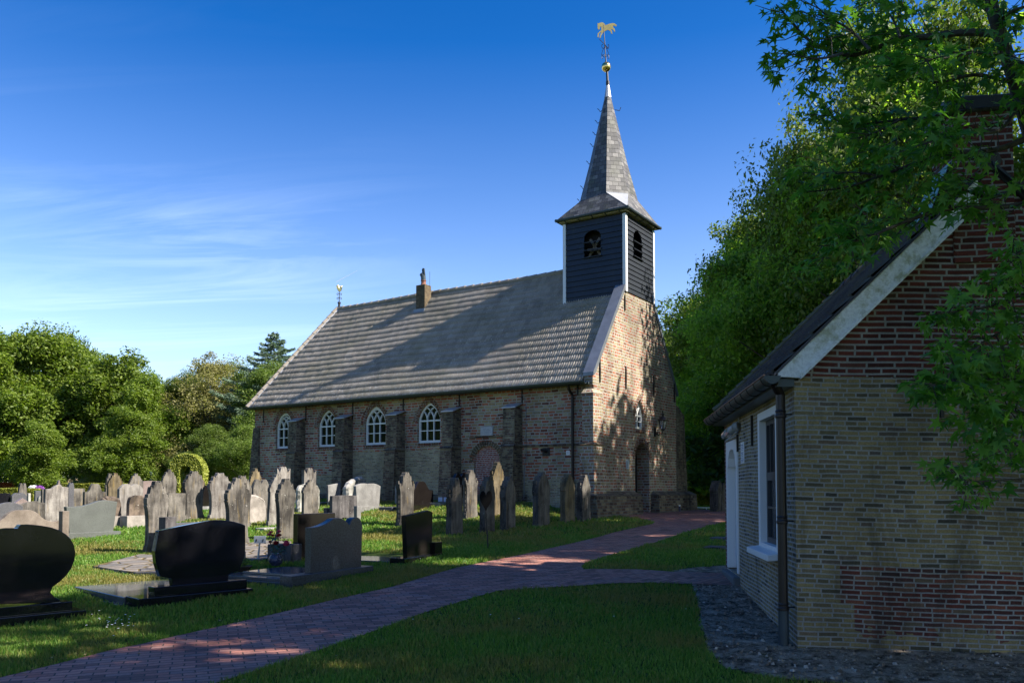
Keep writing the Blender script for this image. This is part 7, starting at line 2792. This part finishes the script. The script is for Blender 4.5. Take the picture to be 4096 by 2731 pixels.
def sweetgum():
    rs = np.random.RandomState(21)
    rr = random.Random(21)
    e = empty('sweetgum_tree', (4.95, GY - .2, G(4.95, GY)), 0, 'sweetgum tree with star-shaped leaves hanging over the cottage at the right edge', 'tree')
    base = Vector(e.location)
    tb = MB()
    tr = [Vector((4.95, GY - .2, -.2)), at(4290, 1200, GY - .1), at(4130, 560, GY), at(4040, 260, GY), at(3975, 60, GY), at(3930, -200, GY), at(3900, -700, GY)]
    tb.tube([q - base for q in tr], [.13, .10, .062, .055, .05, .045, .03], 10)
    tb.build('trunk', M['bark_dark'], e, fix=False)
    bb = MB()
    pos, drc = [], []

    def branch(pts, r0, twigs=1.0, leaf_from=.12):
        pts = [Vector(q) for q in pts]
        # smooth
        sm = []
        for i in range(len(pts) - 1):
            p0 = pts[max(i - 1, 0)]
            p1, p2 = pts[i], pts[i + 1]
            p3 = pts[min(i + 2, len(pts) - 1)]
            for k in range(4):
                t = k / 4
                sm.append(.5 * ((2 * p1) + (-p0 + p2) * t + (2 * p0 - 5 * p1 + 4 * p2 - p3) * t * t + (-p0 + 3 * p1 - 3 * p2 + p3) * t ** 3))
        sm.append(pts[-1])
        n = len(sm)
        bb.tube([q - base for q in sm], [r0 * (1 - .82 * i / (n - 1)) for i in range(n)], 6)
        L = sum((sm[i + 1] - sm[i]).length for i in range(n - 1))
        nt_ = int(L * 16 * twigs)
        for j in range(nt_):
            f = rr.uniform(leaf_from, 1.0)
            i = min(int(f * (n - 1)), n - 2)
            p = sm[i].lerp(sm[i + 1], f * (n - 1) - i)
            t = (sm[i + 1] - sm[i]).normalized()
            side = Vector((rr.gauss(0, 1), rr.gauss(0, 1), rr.gauss(.1, .8)))
            side = (side - t * side.dot(t)).normalized()
            tl = rr.uniform(.10, .42) * (1.15 - f * .6)
            q1 = p + (t * .6 + side) * tl * .5
            q2 = p + (t * .9 + side * .9) * tl + Vector((0, 0, -.02))
            bb.tube([p - base, q1 - base, q2 - base], [.005, .004, .002], 4, caps=False)
            nl = rr.randint(4, 9)
            for m in range(nl):
                g = rr.uniform(.35, 1.0)
                c = p.lerp(q1, g * 2) if g < .5 else q1.lerp(q2, g * 2 - 1)
                dv = Vector((rr.gauss(0, .8), rr.gauss(0, .8), rr.gauss(-.25, .5))) + t * .5
                dv.normalize()
                lp_ = c + dv * rr.uniform(.02, .07)
                hx, hy_ = proj(lp_)
                if 3850 < hx < 4070 and 430 < hy_ < 700 and rr.random() < .75:
                    continue
                pos.append(lp_)
                drc.append(dv)

    def B(px, dy=0, r0=.022, tw=1.0, lf=.1):
        n = len(px)
        branch([at(x, y, GY + dy * i / (n - 1)) for i, (x, y) in enumerate(px)], r0, tw, lf)
    B([(4010, 140), (3870, 130), (3700, 150), (3600, 150), (3480, 205), (3370, 220), (3240, 165), (3160, 80), (3105, 20)], .9, .034)
    B([(3370, 215), (3280, 235), (3200, 225), (3120, 190)], .9, .013, .9)
    B([(3600, 150), (3560, 60), (3470, -10)], .7, .014, .7)
    B([(3480, 200), (3400, 120), (3300, 60), (3230, -20)], .6, .014, .8)
    B([(4050, 330), (3900, 300), (3760, 330), (3640, 300), (3560, 250)], -.6, .018, 1.2)
    B([(4060, 430), (3900, 440), (3760, 465), (3600, 480), (3400, 500), (3310, 455)], .5, .024, 1.1)
    B([(3600, 480), (3480, 540), (3380, 560)], .4, .011, .9)
    B([(4095, 560), (3980, 600), (3820, 615), (3700, 640), (3520, 705), (3380, 750), (3210, 770)], .3, .026, 1.0)
    B([(3520, 705), (3420, 690), (3330, 700), (3240, 735)], .2, .010, .9)
    B([(3700, 640), (3600, 560), (3560, 520)], -.3, .010, .8)
    B([(4150, 690), (4050, 760), (3950, 790), (3830, 755), (3740, 790), (3680, 860)], -.3, .020, .9)
    B([(4170, 800), (4000, 830), (3800, 835), (3640, 880), (3470, 950), (3370, 975), (3275, 985)], -.7, .022, .9)
    B([(3640, 880), (3540, 870), (3450, 900), (3400, 880)], -.5, .009, .8)
    B([(4270, 1150), (4090, 1180), (3960, 1225), (3860, 1240), (3745, 1255)], -1.0, .018, 1.1)
    B([(4270, 1000), (4150, 1020), (4050, 1010)], -1.0, .014, .9)
    B([(4300, 1280), (4090, 1310), (3960, 1350), (3860, 1440), (3790, 1500)], -1.3, .018, 1.2)
    B([(4300, 1480), (4090, 1505), (3960, 1520), (3820, 1515), (3720, 1545)], -1.4, .018, 1.2)
    B([(4300, 1640), (4120, 1650), (4000, 1640), (3900, 1650)], -1.2, .012, 1.0)
    B([(4320, 1930), (4096, 1915), (3900, 1925), (3830, 1900), (3765, 1850)], -1.1, .012, .45, .35)
    B([(4200, 1760), (4080, 1780), (3990, 1770)], -1.1, .010, .7)
    B([(3975, 60), (3850, -20), (3700, -60), (3560, -90)], .5, .02, 1.0)
    B([(3990, 100), (4060, 40), (4200, 10)], -.5, .02, 1.2)
    B([(4020, 200), (4100, 260), (4220, 280)], -.6, .02, 1.3)
    B([(4060, 400), (4150, 420), (4260, 380)], -.8, .02, 1.3)
    B([(4060, 450), (4000, 520), (3900, 540), (3800, 560), (3700, 560)], -.8, .016, 1.2)
    B([(4030, 230), (3930, 210), (3800, 230), (3700, 240)], -.8, .016, 1.2)
    bo = bb.build('branches', M['bark_dark'], e, fix=False, uv=False)
    pos_ = np.array([tuple(q - base) for q in pos])
    V, F = star_leaves(pos_, np.array([tuple(q) for q in drc]), rs, .125)
    raw_mesh('leaves', V, F, 3, M['leaf_gum'], parent=e)
    return len(pos)


NL = sweetgum()

# contrail high above the church
a, b_ = ray(1345, 1128), ray(1430, 1082)
mb = MB()
k = 1800
pa, pb = Vector((0, 0, EYE)) + a * k, Vector((0, 0, EYE)) + b_ * k
mb.tube([pa, pa.lerp(pb, .5), pb], [.9, .7, .3], 8)
m_, nt, b = new_mat('vapour')
setc(nt, b, (.9, .9, .9), 1.0)
tr = nd(nt, 'ShaderNodeBsdfTransparent')
mx = nd(nt, 'ShaderNodeMixShader', {0: .72, 1: b.outputs[0], 2: tr.outputs[0]})
nt.links.new(mx.outputs[0], nt.nodes['Material Output'].inputs['Surface'])
tag(mb.build('contrail', m_), 'short thin white contrail in the blue sky above the gilded rooster', 'contrail')

make_grass()
# clods, grit and small stones on the bare soil by the cottage
rs = np.random.RandomState(77)
sx_ = [q[0] for q in soil_xy]
sy_ = [q[1] for q in soil_xy]
cl_ = MB()
n_ = 0
while n_ < 4200:
    x, y = rs.uniform(min(sx_), min(max(sx_), 6.5)), rs.uniform(min(sy_), max(sy_))
    if y < 4 or abs(x) > .66 * y or not inside(soil_xy, np.array([x]), np.array([y]))[0]:
        n_ += .2
        continue
    n_ += 1
    r_ = .006 + .022 * rs.rand() ** 3
    z = G(x, y) + .012
    a = rs.uniform(0, 6.28)
    pts = [(x + r_ * cos(a + k_ * 1.256) * rs.uniform(.7, 1.3), y + r_ * sin(a + k_ * 1.256) * rs.uniform(.7, 1.3), z) for k_ in range(5)]
    tp = [(x + (q[0] - x) * .5, y + (q[1] - y) * .5, z + r_ * rs.uniform(.5, 1.0)) for q in pts]
    cl_.add(pts + tp, [(k_, (k_ + 1) % 5, (k_ + 1) % 5 + 5, k_ + 5) for k_ in range(5)] + [(5, 6, 7, 8, 9)])
mg, nt, b = new_mat('grit')
gi = nd(nt, 'ShaderNodeNewGeometry').outputs['Random Per Island']
setc(nt, b, ramp(nt, gi, [(0, (.04, .03, .022)), (.45, (.16, .125, .09)), (.85, (.24, .195, .15)), (1, (.38, .34, .29))]), .95)
o = cl_.build('soil_clods', mg, fix=False, uv=False)
tag(o, 'loose clods and grit on the bare earth strip along the cottage wall', 'gravel', kind='stuff')
# leaf litter along the path edges
rs = np.random.RandomState(31)
lt = MB()
edge = densify(path_xy, .1)
for i in range(700):
    ex, ey = edge[rs.randint(len(edge))]
    if not (3 < ey < 24 and abs(ex) < .66 * ey):
        continue
    x, y = ex + rs.normal(0, .22), ey + rs.normal(0, .22)
    z = G(x, y) + .022
    s_ = rs.uniform(.008, .024)
    a = rs.uniform(0, 6.28)
    ca, sa = cos(a) * s_, sin(a) * s_
    t_ = rs.uniform(-.008, .012)
    lt.add([(x - ca, y - sa, z), (x + sa * .5, y - ca * .5, z + t_), (x + ca, y + sa, z + .004), (x - sa * .5, y + ca * .5, z + t_)], [(0, 1, 2, 3)])
o = lt.build('leaf_litter', plain('dry_leaf', (.30, .22, .12), .9, var=.3, scale=2), fix=False)
tag(o, 'dry leaf scraps and bits of moss along the edges of the brick path', 'leaf litter', kind='stuff')
print('objects', len(bpy.data.objects), 'gum leaves', NL)
